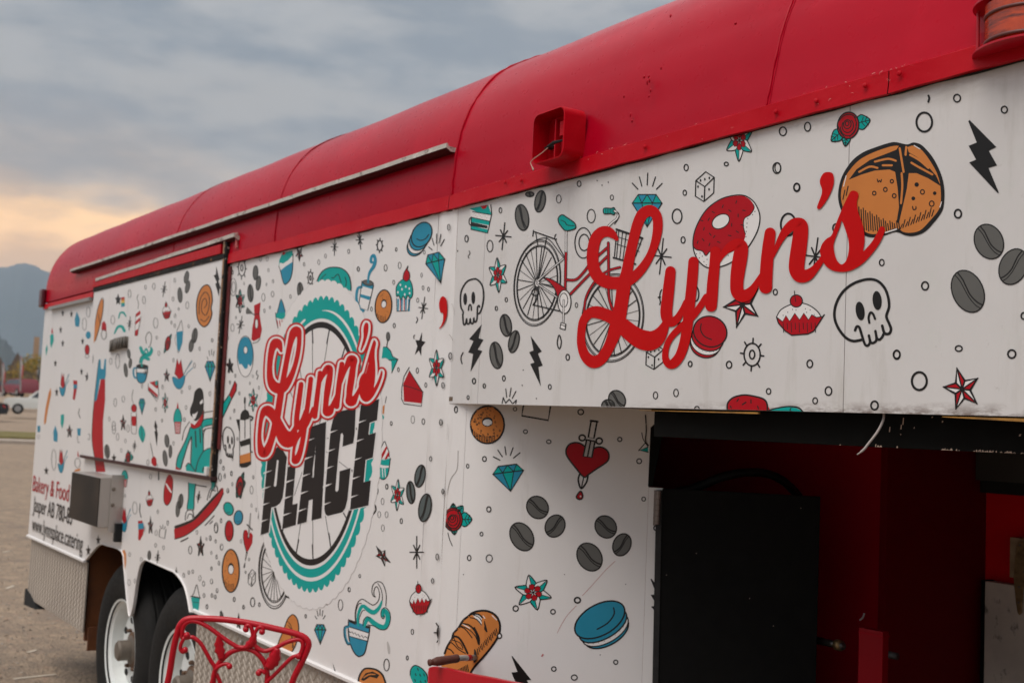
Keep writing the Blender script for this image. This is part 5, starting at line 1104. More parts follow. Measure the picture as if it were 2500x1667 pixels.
# ---- fascia band prints
for a in ((456, 343, 42, 83, -8), (352, 1030, 36, 70, -8), (291, 1221, 40, 85, -7), (1062, 1505, 52, 62, -25), (1005, 1545, 42, 42, -20), (505, 195, 26, 15, 0)): bean('A', *a)
bean('A', 571, 240, 33, 69, 10, True); bean('A', 404, 1134, 32, 71, 12, True)
RG = {'A': '318,297,9,17,4;102,478,11,21,5;251,525,19,37,5;22,424,12,24,5;30,337,9,18,5;690,225,15,26,4;897,334,26,43,5;1029,215,10,16,4;820,128,12,18,5;355,867,8,14,4;292,922,8,14,4;149,1385,10,17,6;215,1416,8,13,5;340,1367,9,16,5;111,1490,7,12,4;633,1422,9,15,5;747,1233,11,19,6;803,901,8,15,4;1307,1476,14,22,5;1438,1460,15,24,5;1528,1276,11,17,5;1463,1033,12,19,6;1445,335,31,46,7;1483,486,13,20,6;1494,185,11,17,5;1503,25,13,20,5;847,505,54,97,6;852,502,33,52,6;37,1355,9,18,5',
      'B': '196,24,14,20,5;187,185,11,16,5;902,151,19,26,8;775,28,25,34,7;452,2,13,12,6;765,818,13,18,6;470,1281,17,22,7;222,1276,12,17,6;985,1275,18,24,7;1444,630,15,20,6;1540,1217,20,28,9;722,1450,14,18,6;1104,1448,21,27,7;1019,1510,15,19,6;1398,1540,23,27,9;848,388,48,70,10;157,1032,13,20,6;258,830,19,46,7;265,1562,15,16,6;1150,410,18,26,8',
      'C': '1118,309,60,73,13;1369,126,26,29,9;1731,214,23,26,9;141,807,21,27,8;1376,1010,26,32,11;793,1383,17,24,7;35,380,27,33,8;224,345,23,34,8;-4,657,22,38,6',
      'D': '1124,150,26,31,10;907,675,25,31,11;1382,629,26,21,9;1788,671,30,31,11;1080,878,57,68,14;1880,380,20,25,10',
      'E': '617,150,17,17,7;717,366,19,18,8;940,462,21,18,8;1246,178,27,25,10;1619,440,20,20,9;1805,648,23,23,9;1848,1010,18,19,8;1967,1287,22,22,11;324,627,18,23,9;164,695,12,19,7;366,1108,20,25,9;296,1344,14,18,8;52,157,12,28,7;167,38,10,17,6',
      'F': '178,240,17,25,8;370,244,30,35,7;623,723,25,26,10;980,754,22,22,9;1214,644,28,26,13;467,985,22,25,9;1581,1236,20,20,9;988,1301,22,21,9;1184,1383,28,25,9',
      'G': '117,738,12,26,7;430,723,18,36,5;591,697,17,37,5;553,512,9,19,4;875,546,10,23,4;523,889,12,25,5;843,808,10,24,4;859,953,10,24,5;922,970,11,25,6;799,1096,13,25,5;267,1197,11,25,5;528,1386,11,27,5;1155,260,15,35,6;1219,295,23,44,5;1358,390,17,38,7;1750,67,15,29,6;1704,1190,12,24,6;1816,1090,13,25,7;1232,130,16,35,7',
      'H': '577,481,10,22,5;794,491,13,31,7;891,657,12,26,6;1088,660,16,31,7;1173,324,18,37,8;1242,556,17,33,9;1238,938,18,37,9;1446,611,18,30,9;1564,666,12,25,7;1787,580,16,31,8;1377,800,12,24,6;742,1052,20,44,4;863,1076,16,32,7;1064,1086,16,33,8;494,1096,11,22,6;947,1502,13,26,6;2315,677,17,28,7',
      'I': '444,410,14,28,7;328,457,17,36,4;395,580,16,37,4;356,731,17,36,4;441,732,17,36,4;610,805,13,29,8;398,885,17,37,4;1022,1217,16,35,7;1088,467,13,27,8;132,1435,10,20,5',
      'J': '969,390,13,27,6;737,975,14,30,7;440,1355,31,69,6;678,1275,12,25,6;10,490,14,27,5',
      'P': '1212,602,12,25,4;1140,448,10,22,4;1308,424,13,28,4;1386,353,12,23,4;1652,300,12,24,5;783,643,9,20,4;672,828,19,45,4;778,790,16,32,4;983,818,10,22,4;684,982,9,22,4;748,943,7,16,4;326,710,38,100,4;330,712,22,60,4;252,1140,13,44,4;318,1175,19,44,4;708,678,6,16,3;450,668,6,15,3;316,545,8,22,3;280,855,6,14,3;357,1058,6,16,3;730,515,9,20,3;640,388,12,28,3;716,384,12,30,3;2175,1150,13,25,6;2198,278,11,22,5;1762,502,14,26,6;2075,490,18,36,4',
      'Q': '2223,165,11,24,6;2141,782,11,22,6;2089,1508,13,27,8;1975,1560,15,38,4;350,235,8,20,4;552,240,7,15,3;288,312,7,17,3;517,322,7,15,3;622,372,8,20,3;398,438,8,18,3;338,640,8,18,3;293,722,7,17,3;318,1188,8,20,3;308,1358,9,22,4;180,1222,9,22,4;212,1297,9,22,4;175,1398,14,44,5;230,1372,7,18,3;557,1398,8,20,4;316,1478,8,20,4;375,960,8,18,4;240,30,8,20,4',
      'R': '537,72,18,46,4;537,250,9,20,3;590,300,8,22,3;187,422,9,24,4;128,515,17,45,5;60,625,9,24,3;123,665,8,18,3;415,662,9,22,3;195,728,15,28,3;135,843,9,22,4;162,913,9,22,4;75,978,8,20,3;508,868,8,16,4;468,1017,7,16,4;75,1122,13,26,3;141,1225,9,22,3;83,1282,9,22,3;120,1295,8,20,3;339,1328,10,24,5;549,1358,23,53,6;627,1390,9,22,5;1402,1368,11,23,5;1558,1392,26,62,6;1159,1520,8,20,4;448,1420,9,20,3;25,1415,11,20,3;1660,1216,11,26,5;1779,1060,10,20,5;263,78,9,22,3',
      'V': '410,52,9,18,3;765,60,8,16,3;849,10,22,42,5;914,32,8,20,5;1357,142,8,18,5;2131,608,26,57,7;2330,541,9,20,6',
      'S': '1240,655,14,38,3;1378,715,14,36,3;1472,585,13,30,3;1392,592,9,20,3;1345,0,1,1,1;1672,525,9,20,3;1655,705,9,22,3;1792,765,15,34,3;1675,865,9,20,3;1710,800,7,14,3;1490,935,22,50,3;1080,905,18,42,3;808,945,20,60,3;845,830,18,50,3;1640,930,7,16,3;1520,1225,10,22,3;1672,960,8,18,3;1805,965,8,16,3;1910,1180,8,18,3;2030,1100,8,18,4;1660,1290,8,18,3;1860,1340,10,25,3;2178,1075,8,20,3;2195,715,7,16,3;1500,1075,8,16,3;1705,1200,7,16,3;1125,1300,20,70,3;1060,1300,12,30,3;1360,1540,8,18,3;2225,450,7,20,4',
      'T': '1102,322,14,38,3;1180,290,13,30,3;1125,650,12,34,3;1088,545,16,42,3;1090,580,16,42,3;1415,895,11,26,3;1440,1030,11,24,3;1660,712,8,18,3;2008,238,9,22,3;2105,1035,14,36,4;2215,1000,9,24,4;2150,1030,8,18,3;2068,1520,18,50,5;2115,1455,8,18,4;2180,1165,10,22,4;1150,1265,14,36,3;1195,1215,7,14,3;1290,1330,22,60,3;1605,1475,8,20,3;1510,1365,8,18,3;850,650,10,30,3;1500,930,8,20,3;1555,175,8,20,3;1815,180,9,18,3;1740,220,8,16,3;1780,370,9,20,3;1765,485,9,18,4;1550,495,7,16,3;2200,130,7,16,3;2290,235,7,16,3;2242,400,7,16,3;1490,388,8,18,3;2138,950,9,22,3;2112,885,8,20,3;1225,570,12,34,3;370,650,10,20,2;372,575,12,30,2;515,870,22,100,3;1045,480,8,22,2;1200,690,8,20,2;1160,780,8,20,2',
      'U': '1820,293,16,38,5;1489,248,9,20,3;1565,270,9,20,3;2012,180,10,24,4;1975,188,6,14,3;2063,210,8,18,3;2120,265,15,32,3;2022,320,7,16,3;2072,360,8,20,4;2095,420,8,20,4;1758,535,9,20,4;1807,508,8,18,4;1844,500,8,18,4;1913,563,12,26,3;1948,615,11,24,4;2024,595,12,24,3;1980,835,10,22,4;2028,728,9,20,4;2060,742,9,20,4;1952,728,9,20,4;2077,682,9,22,3;2241,765,10,22,5;2023,470,9,18,3;1235,605,13,30,3;1290,590,8,20,3;1240,335,10,20,3;1352,385,10,20,3;1885,125,9,20,3;1495,130,11,26,3;1605,35,9,22,3;2330,840,9,20,4'}
for fr, s_ in RG.items():
    for it in s_.split(';'):
        v = [float(k) for k in it.split(',')]; ring(fr, *v)
sparkle('A', 337, 462, 52, 86, 6); sparkle('A', 1345, 590, 66, 114, 6); sparkle('B', 1020, 592, 70, 120, 8, 4)
flower('A', 302, 710, 60, 108, 25); skull('A', 137, 880, 76, 148, 0, False, 4)
bolt('A', 165, 1175, 62, 152, 0, True); bolt('A', 541, 1257, 55, 160)
rays('A', [(352, 1435, 358, 1488), (386, 1428, 377, 1484), (417, 1450, 393, 1494), (328, 1530, 336, 1490), (336, 1490, 351, 1525), (351, 1525, 374, 1500), (374, 1500, 395, 1530), (395, 1530, 420, 1505), (420, 1505, 414, 1535)], 2.4, 'crown_print')
gem('A', 1254, 282, 95, 122, 0, True, .95); die('A', 1302, 1232, 56, 78)
D('cog_print', 'A').l([(1347, 803), (1338, 820), (1334, 850), (1338, 880)], 3).l([(1326, 852), (1338, 850)], 4).l([(1334, 898), (1340, 880)], 3).done()
D('leaf_drop_print', 'A').l([(694, 1092), (706, 1130), (702, 1165), (692, 1179), (681, 1150), (684, 1115)], 3, closed=True).done()
d = D('striped_cup_print', 'A'); d.f([(118, 285), (256, 262), (262, 320), (236, 442), (130, 418), (122, 380), (132, 345)], 'W'); d.f([(118, 286), (240, 262), (262, 325), (170, 310)], 'T'); d.f([(190, 270), (238, 262), (225, 285), (205, 290)], 'r'); d.f([(133, 340), (250, 368), (244, 392), (133, 372)], 'T'); d.f([(130, 395), (240, 420), (232, 442), (130, 416)], 'T')
d.f([(134, 372), (236, 395), (236, 414), (132, 398)], 'K'); d.l([(256, 262), (262, 320), (236, 442), (130, 418), (132, 345)], 2.6, sm=False); d.l([(133, 340), (120, 355), (119, 380), (130, 395)], 2.6); d.l([(133, 342), (252, 368)], 2.2); d.l([(140, 306), (262, 326)], 2.2)
for k in range(10): d.e(150 + k * 10, 318 + (k % 3) * 10 + k, 1.6, 2.2, 'K', n=6)
d.done()
die('B', 315, 146, 60, 95)
d = D('glazed_donut_print', 'B'); ou = [(240, 490), (262, 400), (320, 300), (400, 235), (480, 206), (560, 202), (620, 235), (655, 290), (667, 350), (650, 430), (600, 520), (540, 590), (450, 645), (350, 665), (290, 635), (250, 570)]
d.f(ou, 'W', sm=True); d.f([(243, 490), (264, 400), (322, 302), (400, 238), (480, 210), (560, 206), (612, 238), (630, 285), (605, 325), (568, 350), (562, 400), (575, 450), (560, 500), (520, 545), (470, 570), (430, 575), (400, 548), (365, 552), (345, 562), (322, 586), (300, 558), (262, 548), (243, 530)], 'r', sm=True); d.l(ou, 3, closed=True)
d.l([(243, 530), (262, 548), (300, 558), (322, 586), (345, 562), (365, 552)], 2.6); d.l([(625, 260), (630, 285), (605, 325), (568, 350), (562, 400), (575, 450)], 2.2); d.e(417, 368, 60, 42, 'W', 2.6, rot=-32)
for x, y, a in ((516, 245, 1.9), (430, 272, 1.9), (370, 310, .5), (340, 355, 2), (295, 362, .3), (310, 415, 1.8), (350, 450, .9), (375, 465, 2.2), (475, 300, .6), (565, 298, .1), (528, 330, 1.6), (487, 390, 1.6), (555, 392, .3), (523, 434, .6), (474, 458, .2), (404, 500, .4), (305, 485, .9), (270, 500, 1.9), (345, 515, 1.9)): d.l([(x - 9 * math.cos(a), y - 9 * math.sin(a)), (x + 9 * math.cos(a), y + 9 * math.sin(a))], 2.4, sm=False)
for x, y in ((590, 350), (585, 380), (583, 405), (580, 432), (578, 465), (635, 305), (620, 325), (262, 575), (280, 600), (300, 590), (310, 625), (330, 610), (285, 570), (325, 645), (465, 585)): d.e(x, y, 3.4, 3.8, 'K', n=7)
d.done(); cupcake('B', 920, 962, 150, 150); cog('B', 617, 1216, 76, 106, lw=1.05)
d = D('skull_print', 'D')
d.l([(640, 562), (575, 572), (520, 548), (470, 490), (437, 420), (430, 350), (450, 270), (500, 190), (580, 130), (680, 100), (755, 110), (810, 160), (840, 230), (848, 310), (828, 382), (850, 440), (863, 480), (852, 512), (825, 518), (808, 500), (796, 455)], 6.6)
d.l([(588, 490), (600, 462), (618, 464), (632, 500), (650, 560), (666, 600), (686, 606), (702, 580), (694, 530)], 6.2); d.l([(700, 560), (712, 586), (736, 582), (752, 558), (744, 496)], 6.2); d.l([(752, 545), (770, 562), (792, 546), (806, 518)], 6.2)
d.e(627, 342, 34, 72, 'K', n=22, rot=-8); d.e(757, 262, 35, 73, 'K', n=22, rot=-5); d.l([(697, 432), (692, 390), (706, 354), (726, 366), (741, 402)], 5.6).done()
macaron('B', 338, 1098, 108, 138, 22, 'r', .85, True)
star('B', 556, 898, 118, 150, -165, lw=1.35)
D('glazed_donut_print', 'B').f([(458, 1560), (462, 1525), (490, 1495), (535, 1478), (580, 1474), (640, 1484), (690, 1500), (712, 1530), (714, 1600), (458, 1600)], 'r', sm=True).l([(460, 1580), (460, 1530), (490, 1494), (535, 1478), (580, 1474), (640, 1484), (690, 1500), (712, 1530), (714, 1590)], 4).l([(520, 1515), (530, 1500)], 3).l([(555, 1535), (578, 1520)], 3.4).l([(610, 1505), (610, 1525)], 3).l([(652, 1545), (658, 1562)], 3).l([(478, 1545), (484, 1555)], 3).done()
D('cake_print', 'D').f([(-110, 1140), (-90, 1112), (-20, 1088), (60, 1075), (140, 1085), (190, 1112), (200, 1140)], 'T', sm=False).l([(-100, 1125), (-60, 1098), (60, 1074), (150, 1080), (190, 1115)], 3.4).l([(98, 1085), (90, 1100), (100, 1110)], 2.6).done()
bean('C', 1613, 1223, 108, 137, -24); bean('D', 1452, 192, 118, 168, -24); bean('C', 1800, 1415, 104, 142, 24, True)
D('lightning_bolt_print', 'C').f([(1465, 293), (1670, 500), (1612, 528), (1675, 640), (1610, 660), (1690, 850), (1680, 852), (1462, 618), (1515, 596), (1458, 490), (1520, 465), (1455, 302)], 'K').done()
star('D', 1408, 940, 142, 166, -14, lw=1.35)
D('arc_print', 'C').l([(1150, 106), (1156, 128), (1149, 154)], 5).done()
for p in ((935, 107), (966, 137), (1006, 118), (463, 1315), (457, 1412), (547, 1496), (45, 556)): D('dot_print', 'A').e(*p, 3.4, 5, 'K', n=8).done()
D('squiggle_print', 'A').l([(118, 556), (124, 572), (112, 590), (118, 602)], 2).done()
rose('C', 535, 335, 120, 138, 8, leaves=((1.2, -.42, .92, .42), (-.95, 1.0, .85, .36), (-.0, 1.2, .66, .26)))
flower('N', 1805, 343, 34, 50, 92, 1)
# round crusty loaf
d = D('crusty_loaf_print', 'C', lw=1.0)
lo = [(458, 880), (470, 780), (505, 690), (570, 600), (650, 540), (750, 500), (850, 468), (905, 463), (985, 480), (1035, 465), (1090, 480), (1135, 520), (1190, 590), (1240, 690), (1268, 790), (1272, 900), (1255, 990), (1190, 1080), (1120, 1150), (1040, 1180), (975, 1176), (900, 1150), (800, 1180), (700, 1190), (620, 1150), (540, 1080), (480, 980)]
inn = [(480, 870), (500, 760), (545, 680), (620, 600), (720, 545), (830, 505), (905, 490), (985, 500), (1035, 490), (1100, 525), (1165, 610), (1215, 700), (1240, 790), (1245, 900), (1228, 980), (1160, 1065), (1090, 1135), (1020, 1155), (960, 1150), (905, 1122), (800, 1155), (710, 1165), (640, 1130), (560, 1055), (500, 970)]
d.f(lo, 'K', sm=True); d.f(inn, 'O', sm=True)
d.f([(540, 750), (600, 670), (700, 600), (830, 550), (905, 520), (930, 480), (985, 490), (1000, 540), (1060, 575), (1140, 640), (1210, 720), (1245, 800), (1150, 740), (1060, 700), (1000, 700), (985, 820), (955, 950), (925, 1080), (905, 1080), (925, 960), (915, 820), (895, 690), (850, 672), (740, 680), (640, 710)], 'K')
for seg in ([(620, 690), (700, 650), (760, 660)], [(740, 612), (840, 590), (900, 605)], [(650, 610), (760, 560), (850, 510)], [(930, 510), (945, 600), (960, 690)], [(945, 700), (950, 800), (940, 930)], [(1010, 560), (1080, 600), (1150, 660)], [(1020, 620), (1070, 650), (1180, 710)], [(800, 640), (870, 640)], [(980, 500), (975, 560)]): d.l([(a, b, 16) for a, b in seg], 0, 'O')
for k in range(20): x = 600 + k * 17; d.l([(x, 940 + min(k, 14) * 9 + (k % 3) * 10), (x + 8, 1135 + (k % 2) * 8)], 2.8, sm=False)
for k in range(13): x = 935 + k * 20; d.l([(x + 16, 1090 - k * 9 - (k % 2) * 25), (x, 1125 - k * 8)], 2.6, sm=False)
for x, y in ((510, 830), (535, 800), (600, 930)): d.l([(x, y), (x - 15, y + 70)], 2.6, sm=False)
for x, y, r in ((870, 762, 12), (820, 825, 14), (735, 853, 13), (888, 873, 14), (1104, 843, 15), (1175, 933, 18)): d.e(x, y, r, r * 1.15, None, 2.8, n=12)
for x, y, r in ((1060, 787, 17), (1034, 893, 15), (1198, 853, 14)): d.e(x, y, r, r, 'K', n=12)
d.l([(758, 745), (765, 768), (775, 755), (785, 768), (790, 748)], 2.4); d.l([(1028, 955), (1035, 978), (1052, 975), (1055, 955)], 2.8)
d.l([(500, 800), (520, 720)], 2, 'W'); d.l([(1040, 488), (1085, 515)], 2.2, 'W'); d.l([(820, 1155), (905, 1128)], 3, 'W'); d.l([(1238, 960), (1250, 920)], 2, 'W'); d.done()
# ---- bicycle
d = D('bicycle_print', 'A')
for cx, cy, rx, ry, sl in ((553, 760, 148, 275, 0), (1035, 982, 197, 282, 0)):
    for k, w_ in ((1, 2.2), (.965, 1.6), (.88, 1.6), (.85, 2.6)): d.e(cx, cy, rx * k, ry * k, None, w_, n=56, rot=6)
    for k in range(22):
        a = math.radians(k * 360 / 22 + 5); d.l([(cx + math.cos(a) * 12, cy + math.sin(a) * 16), (cx + math.cos(a) * rx * .85 - math.sin(a) * ry * .1 * 0, cy + math.sin(a) * ry * .85)], 2.2 if k % 3 else 1.2, sm=False)
    d.e(cx, cy, 16, 26, 'W', 2.4)
d.l([(470, 560), (540, 490), (620, 478), (690, 560), (722, 600)], 2); d.l([(530, 428), (672, 480)], 5); d.l([(530, 424), (672, 474)], 2, 'W'); d.l([(543, 440), (556, 520)], 2.2); d.l([(672, 450), (668, 485), (735, 610)], 2.6); d.l([(612, 470), (560, 740)], 2.4); d.l([(524, 460), (530, 425)], 3)
d.l([(550, 750), (720, 605)], 5); d.l([(550, 750), (720, 605)], 2, 'W'); d.l([(552, 765), (700, 865)], 5); d.l([(552, 765), (700, 865)], 2, 'W'); d.l([(530, 900), (700, 940)], 3); d.l([(580, 765), (660, 790)], 3)
fr_ = lambda p: (d.l(p, 7.2), d.l(p, 4.4, 'r'))
fr_([(736, 560), (731, 790)]); fr_([(740, 740), (800, 738), (850, 690), (905, 620), (1000, 535)]); fr_([(765, 830), (890, 700), (1000, 590)]); fr_([(1006, 505), (1008, 700), (1010, 850), (1035, 930)])
d.f([(590, 725), (650, 740), (740, 800), (700, 815), (685, 860), (665, 800), (630, 755)], 'r', sm=True); d.l([(590, 725), (650, 740), (740, 800)], 2.4); d.l([(590, 725), (630, 755), (665, 800), (685, 860)], 2.4)
d.l([(850, 960), (862, 860), (900, 780), (950, 720), (1010, 680), (1080, 660)], 6.4); d.l([(850, 960), (862, 860), (900, 780), (950, 720), (1010, 680), (1080, 660)], 3.8, 'r')
d.l([(737, 430), (736, 560)], 5.4); d.l([(737, 430), (736, 560)], 3, 'W')
d.f([(690, 375), (688, 345), (712, 326), (745, 345), (790, 378), (797, 410), (760, 425), (730, 425), (710, 405)], 'T', sm=True); d.l([(690, 375), (688, 345), (712, 326), (745, 345), (790, 378), (797, 410), (760, 425), (730, 425), (710, 405)], 2.8, closed=True); d.l([(705, 360), (730, 372), (745, 392), (790, 395)], 2)
d.e(726, 880, 42, 75, 'W', 2.6, n=26); d.e(722, 870, 26, 45, None, 2.2, n=20); d.l([(722, 870), (718, 1015)], 5); d.l([(722, 870), (718, 1015)], 2.4, 'W'); d.f([(705, 1012), (735, 1022), (730, 1058), (698, 1048)], 'W'); d.l([(705, 1012), (735, 1022), (730, 1058), (698, 1048)], 3, closed=True, sm=False); d.l([(703, 1025), (732, 1036)], 2)
d.e(540, 820, 22, 20, None, 3); d.l([(555, 830), (545, 870), (525, 900)], 3.4)
d.f([(975, 290), (990, 283), (1025, 285), (1042, 280), (1050, 300), (1042, 325), (1020, 318), (980, 318)], 'T', sm=True); d.l([(975, 290), (990, 283), (1025, 285), (1042, 280), (1050, 300), (1042, 325), (1020, 318), (980, 318)], 2.6, closed=True)
for x in (990, 1000, 1010, 1020, 1030, 1038): d.l([(x, 284), (x, 320)], 1.4)
d.l([(1045, 300), (1068, 320), (1060, 350), (1030, 375), (1005, 400)], 5.6); d.l([(1045, 300), (1068, 320), (1060, 350), (1030, 375), (1005, 400)], 3, 'W'); d.l([(1060, 310), (1075, 335), (1045, 385)], 2)
d.l([(1058, 418), (1224, 475)], 5); d.l([(1058, 430), (1045, 590)], 2.4); d.l([(1220, 480), (1180, 590)], 2.4); d.l([(1038, 598), (1180, 640)], 4)
for k in range(6): d.l([(1072 + k * 24, 430 + k * 8), (1058 + k * 20, 600 + k * 6)], 1.8)
d.l([(1055, 510), (1205, 560)], 1.6); d.l([(1065, 465), (1215, 515)], 1.6); d.done()

# ---- big red script
LY = dict(
 A=[[(1060, 480, 24), (1035, 452, 50), (1000, 433, 68), (960, 440, 72), (925, 480, 72), (907, 560, 74), (909, 640, 76), (930, 705, 78), (975, 745, 80), (1030, 760, 80), (1090, 757, 78), (1140, 740, 72), (1190, 703, 62), (1238, 645, 56), (1278, 575, 50), (1308, 490, 56), (1322, 400, 62), (1313, 330, 64), (1273, 299, 72), (1225, 322, 72), (1193, 385, 68), (1170, 470, 66), (1146, 575, 66), (1124, 690, 72), (1104, 790, 86), (1088, 900, 86), (1068, 1000, 92), (1045, 1080, 82), (1020, 1145, 72), (992, 1200, 70), (955, 1248, 72), (908, 1262, 80), (862, 1228, 66), (836, 1160, 56), (833, 1085, 52), (846, 1005, 54), (882, 957, 64), (930, 946, 78), (990, 963, 78), (1050, 993, 84), (1100, 1035, 100), (1160, 1085, 112), (1215, 1118, 124), (1270, 1128, 126), (1315, 1108, 108), (1350, 1065, 74), (1378, 1005, 40)],
    [(1403, 686, 66), (1393, 780, 72), (1382, 880, 74), (1376, 945, 76), (1385, 992, 72), (1412, 1008, 62), (1447, 985, 48), (1478, 930, 36), (1498, 880, 28)]],
 B=[[(243, 625, 66), (238, 700, 68), (229, 800, 68), (218, 900, 68), (208, 1000, 66), (197, 1080, 66), (181, 1155, 64), (157, 1222, 62), (122, 1268, 62), (92, 1278, 56), (68, 1252, 46), (63, 1208, 40), (76, 1150, 38), (105, 1100, 40), (148, 1055, 44), (200, 1010, 46), (248, 960, 44), (290, 903, 42), (325, 850, 44)],
    [(383, 560, 66), (377, 650, 68), (367, 750, 72), (360, 850, 74), (355, 906, 74)],
    [(388, 650, 20), (425, 585, 34), (470, 535, 54), (518, 512, 68), (548, 530, 84), (540, 600, 92), (527, 680, 90), (519, 760, 84), (524, 815, 84), (552, 842, 80), (590, 832, 72), (625, 795, 50), (652, 750, 36), (680, 700, 24)],
    [(732, 442, 70), (722, 520, 76), (712, 620, 80), (706, 720, 82), (703, 786, 84)],
    [(750, 590, 20), (790, 498, 38), (832, 430, 56), (880, 388, 72), (924, 388, 84), (928, 430, 94), (916, 530, 100), (903, 620, 100), (902, 675, 98), (925, 712, 92), (968, 710, 76), (1010, 678, 52), (1045, 635, 40), (1075, 590, 30)]])
SO = [(1238, 190), (1250, 175), (1268, 172), (1290, 183), (1296, 205), (1286, 245), (1293, 305), (1315, 365), (1331, 430), (1334, 500), (1326, 555), (1352, 532), (1385, 492), (1415, 440), (1432, 406), (1448, 400), (1463, 412), (1457, 450), (1428, 510), (1385, 570), (1335, 625), (1285, 662), (1235, 684), (1180, 690), (1125, 678), (1085, 648), (1062, 605), (1050, 560), (1062, 515), (1090, 480), (1122, 458), (1142, 410), (1175, 325), (1208, 250)]
SI = [(1190, 365), (1178, 400), (1158, 450), (1142, 495), (1137, 530), (1145, 580), (1160, 618), (1186, 642), (1212, 625), (1228, 585), (1235, 530), (1230, 480), (1215, 430)]
AP = [(1052, 95), (1072, 62), (1100, 53), (1128, 60), (1139, 90), (1136, 135), (1118, 185), (1092, 235), (1058, 280), (1040, 290), (1031, 278), (1042, 245), (1060, 195), (1062, 160), (1050, 125)]
d = D('script_lettering', 'A', surf='band', base=8)
for s_ in LY['A']: d.l(s_, 0, 'R', sub=6)
d.done()
d = D('script_lettering', 'B', surf='band', base=9)
for s_ in LY['B']: d.l(s_, 0, 'R', sub=6)
d.f(SO, 'R', [SI], sm=True); d.done(); D('apostrophe_lettering', 'B', surf='band', base=9).f(AP, 'R', sm=True).done()

# ---- lower front panel prints
bagel('E', 353, 300, 160, 178, 0)
D('box_print', 'E').l([(697, 118), (682, 214), (935, 258), (955, 130)], 4, sm=False).done()
gem('E', 556, 790, 148, 148, -7, False); rays('E', [(410, 606, 472, 638), (452, 542, 495, 605), (520, 510, 531, 586), (598, 520, 572, 592), (664, 568, 602, 618)], 2.8)
bean('E', 832, 1090, 100, 112, -38); bean('E', 1000, 1268, 92, 110, 28, True); bean('E', 682, 1370, 105, 143, -30); bean('E', 1485, 1276, 98, 112, -38); bean('E', 1640, 1447, 84, 110, 24, True); bean('F', 1330, 231, 113, 142, -33)
d = D('dagger_heart_print', 'E'); hr = [(1275, 800), (1200, 715), (1130, 625), (1105, 570), (1112, 520), (1145, 482), (1200, 470), (1250, 482), (1300, 520), (1350, 540), (1385, 520), (1430, 512), (1480, 530), (1512, 570), (1515, 620), (1490, 660), (1400, 720), (1320, 775)]
d.f(hr, 'r', sm=False); d.l(hr, 4, closed=True, sub=3); d.f([(1300, 455), (1380, 460), (1350, 610), (1270, 600)], 'L'); d.l([(1300, 455), (1270, 602), (1352, 612), (1382, 460)], 4.4, sm=False); d.l([(1340, 460), (1312, 600)], 4)
d.f([(1345, 262), (1402, 268), (1372, 430), (1318, 420)], 'W'); d.l([(1345, 262), (1402, 268), (1372, 430), (1318, 420)], 4.4, closed=True, sm=False); d.l([(1340, 262), (1408, 270)], 5)
d.e(1260, 425, 30, 27, 'W', 4.4); d.e(1422, 455, 30, 28, 'W', 4.4); d.l([(1290, 438), (1392, 456)], 6); d.l([(1296, 432), (1385, 448)], 1.6, 'W')
d.l([(1236, 770), (1222, 830), (1250, 910), (1300, 850), (1316, 785)], 4.4); d.l([(1276, 795), (1252, 905)], 3); d.f([(1244, 935), (1266, 975), (1258, 1005), (1236, 1014), (1212, 1005), (1206, 980)], 'r', sm=True); d.l([(1244, 935), (1266, 975), (1258, 1005), (1236, 1014), (1212, 1005), (1206, 980)], 3.6, closed=True); d.e(1244, 984, 8, 8, 'W'); d.done()
D('leaf_print', 'E').f([(1810, 545), (1890, 512), (1892, 562)], 'T').l([(1800, 547), (1862, 475), (1890, 512), (1810, 545), (1892, 562)], 2.6, sm=False).l([(1830, 375), (1845, 440), (1890, 510)], 2).done()
rose('E', 25, 1205, 128, 150, 0, leaves=((0, -1, .52, .22), (1, -.0, .9, .46), (.1, 1, .48, .22), (.72, -.85, .62, .28)))
flower('F', 790, 570, 176, 165, 17, 1.2)
macaron('F', 1450, 872, 262, 210, -29, 'B', 1.0)
D('lightning_bolt_print', 'F').f([(582, 1178), (592, 1178), (772, 1405), (730, 1408), (760, 1470), (640, 1470), (582, 1335), (640, 1328)], 'K').done()
D('lightning_bolt_print', 'F').f([(1912, 440), (1922, 438), (1998, 530), (2000, 800), (1918, 705), (1975, 695), (1915, 592), (1972, 590)], 'K').done()
D('scratch_mark', 'F', surf='low').l([(1575, 270), (1480, 360), (1400, 450), (1300, 560), (1260, 600)], .9, 'S').done()
D('scratch_mark', 'F', surf='low').l([(1205, 695), (1120, 785), (1060, 880), (1020, 960)], .9, 'S').done()
D('paint_fleck', 'F', surf='low').f([(865, 1180), (880, 1155), (895, 1165), (875, 1185)], 'S').done()
for x, y in ((1090, 398), (1676, 492), (123, 398), (1432, 1166)): D('dot_print', 'F', surf='low').e(x, y, 5, 5, 'D', n=8).done()
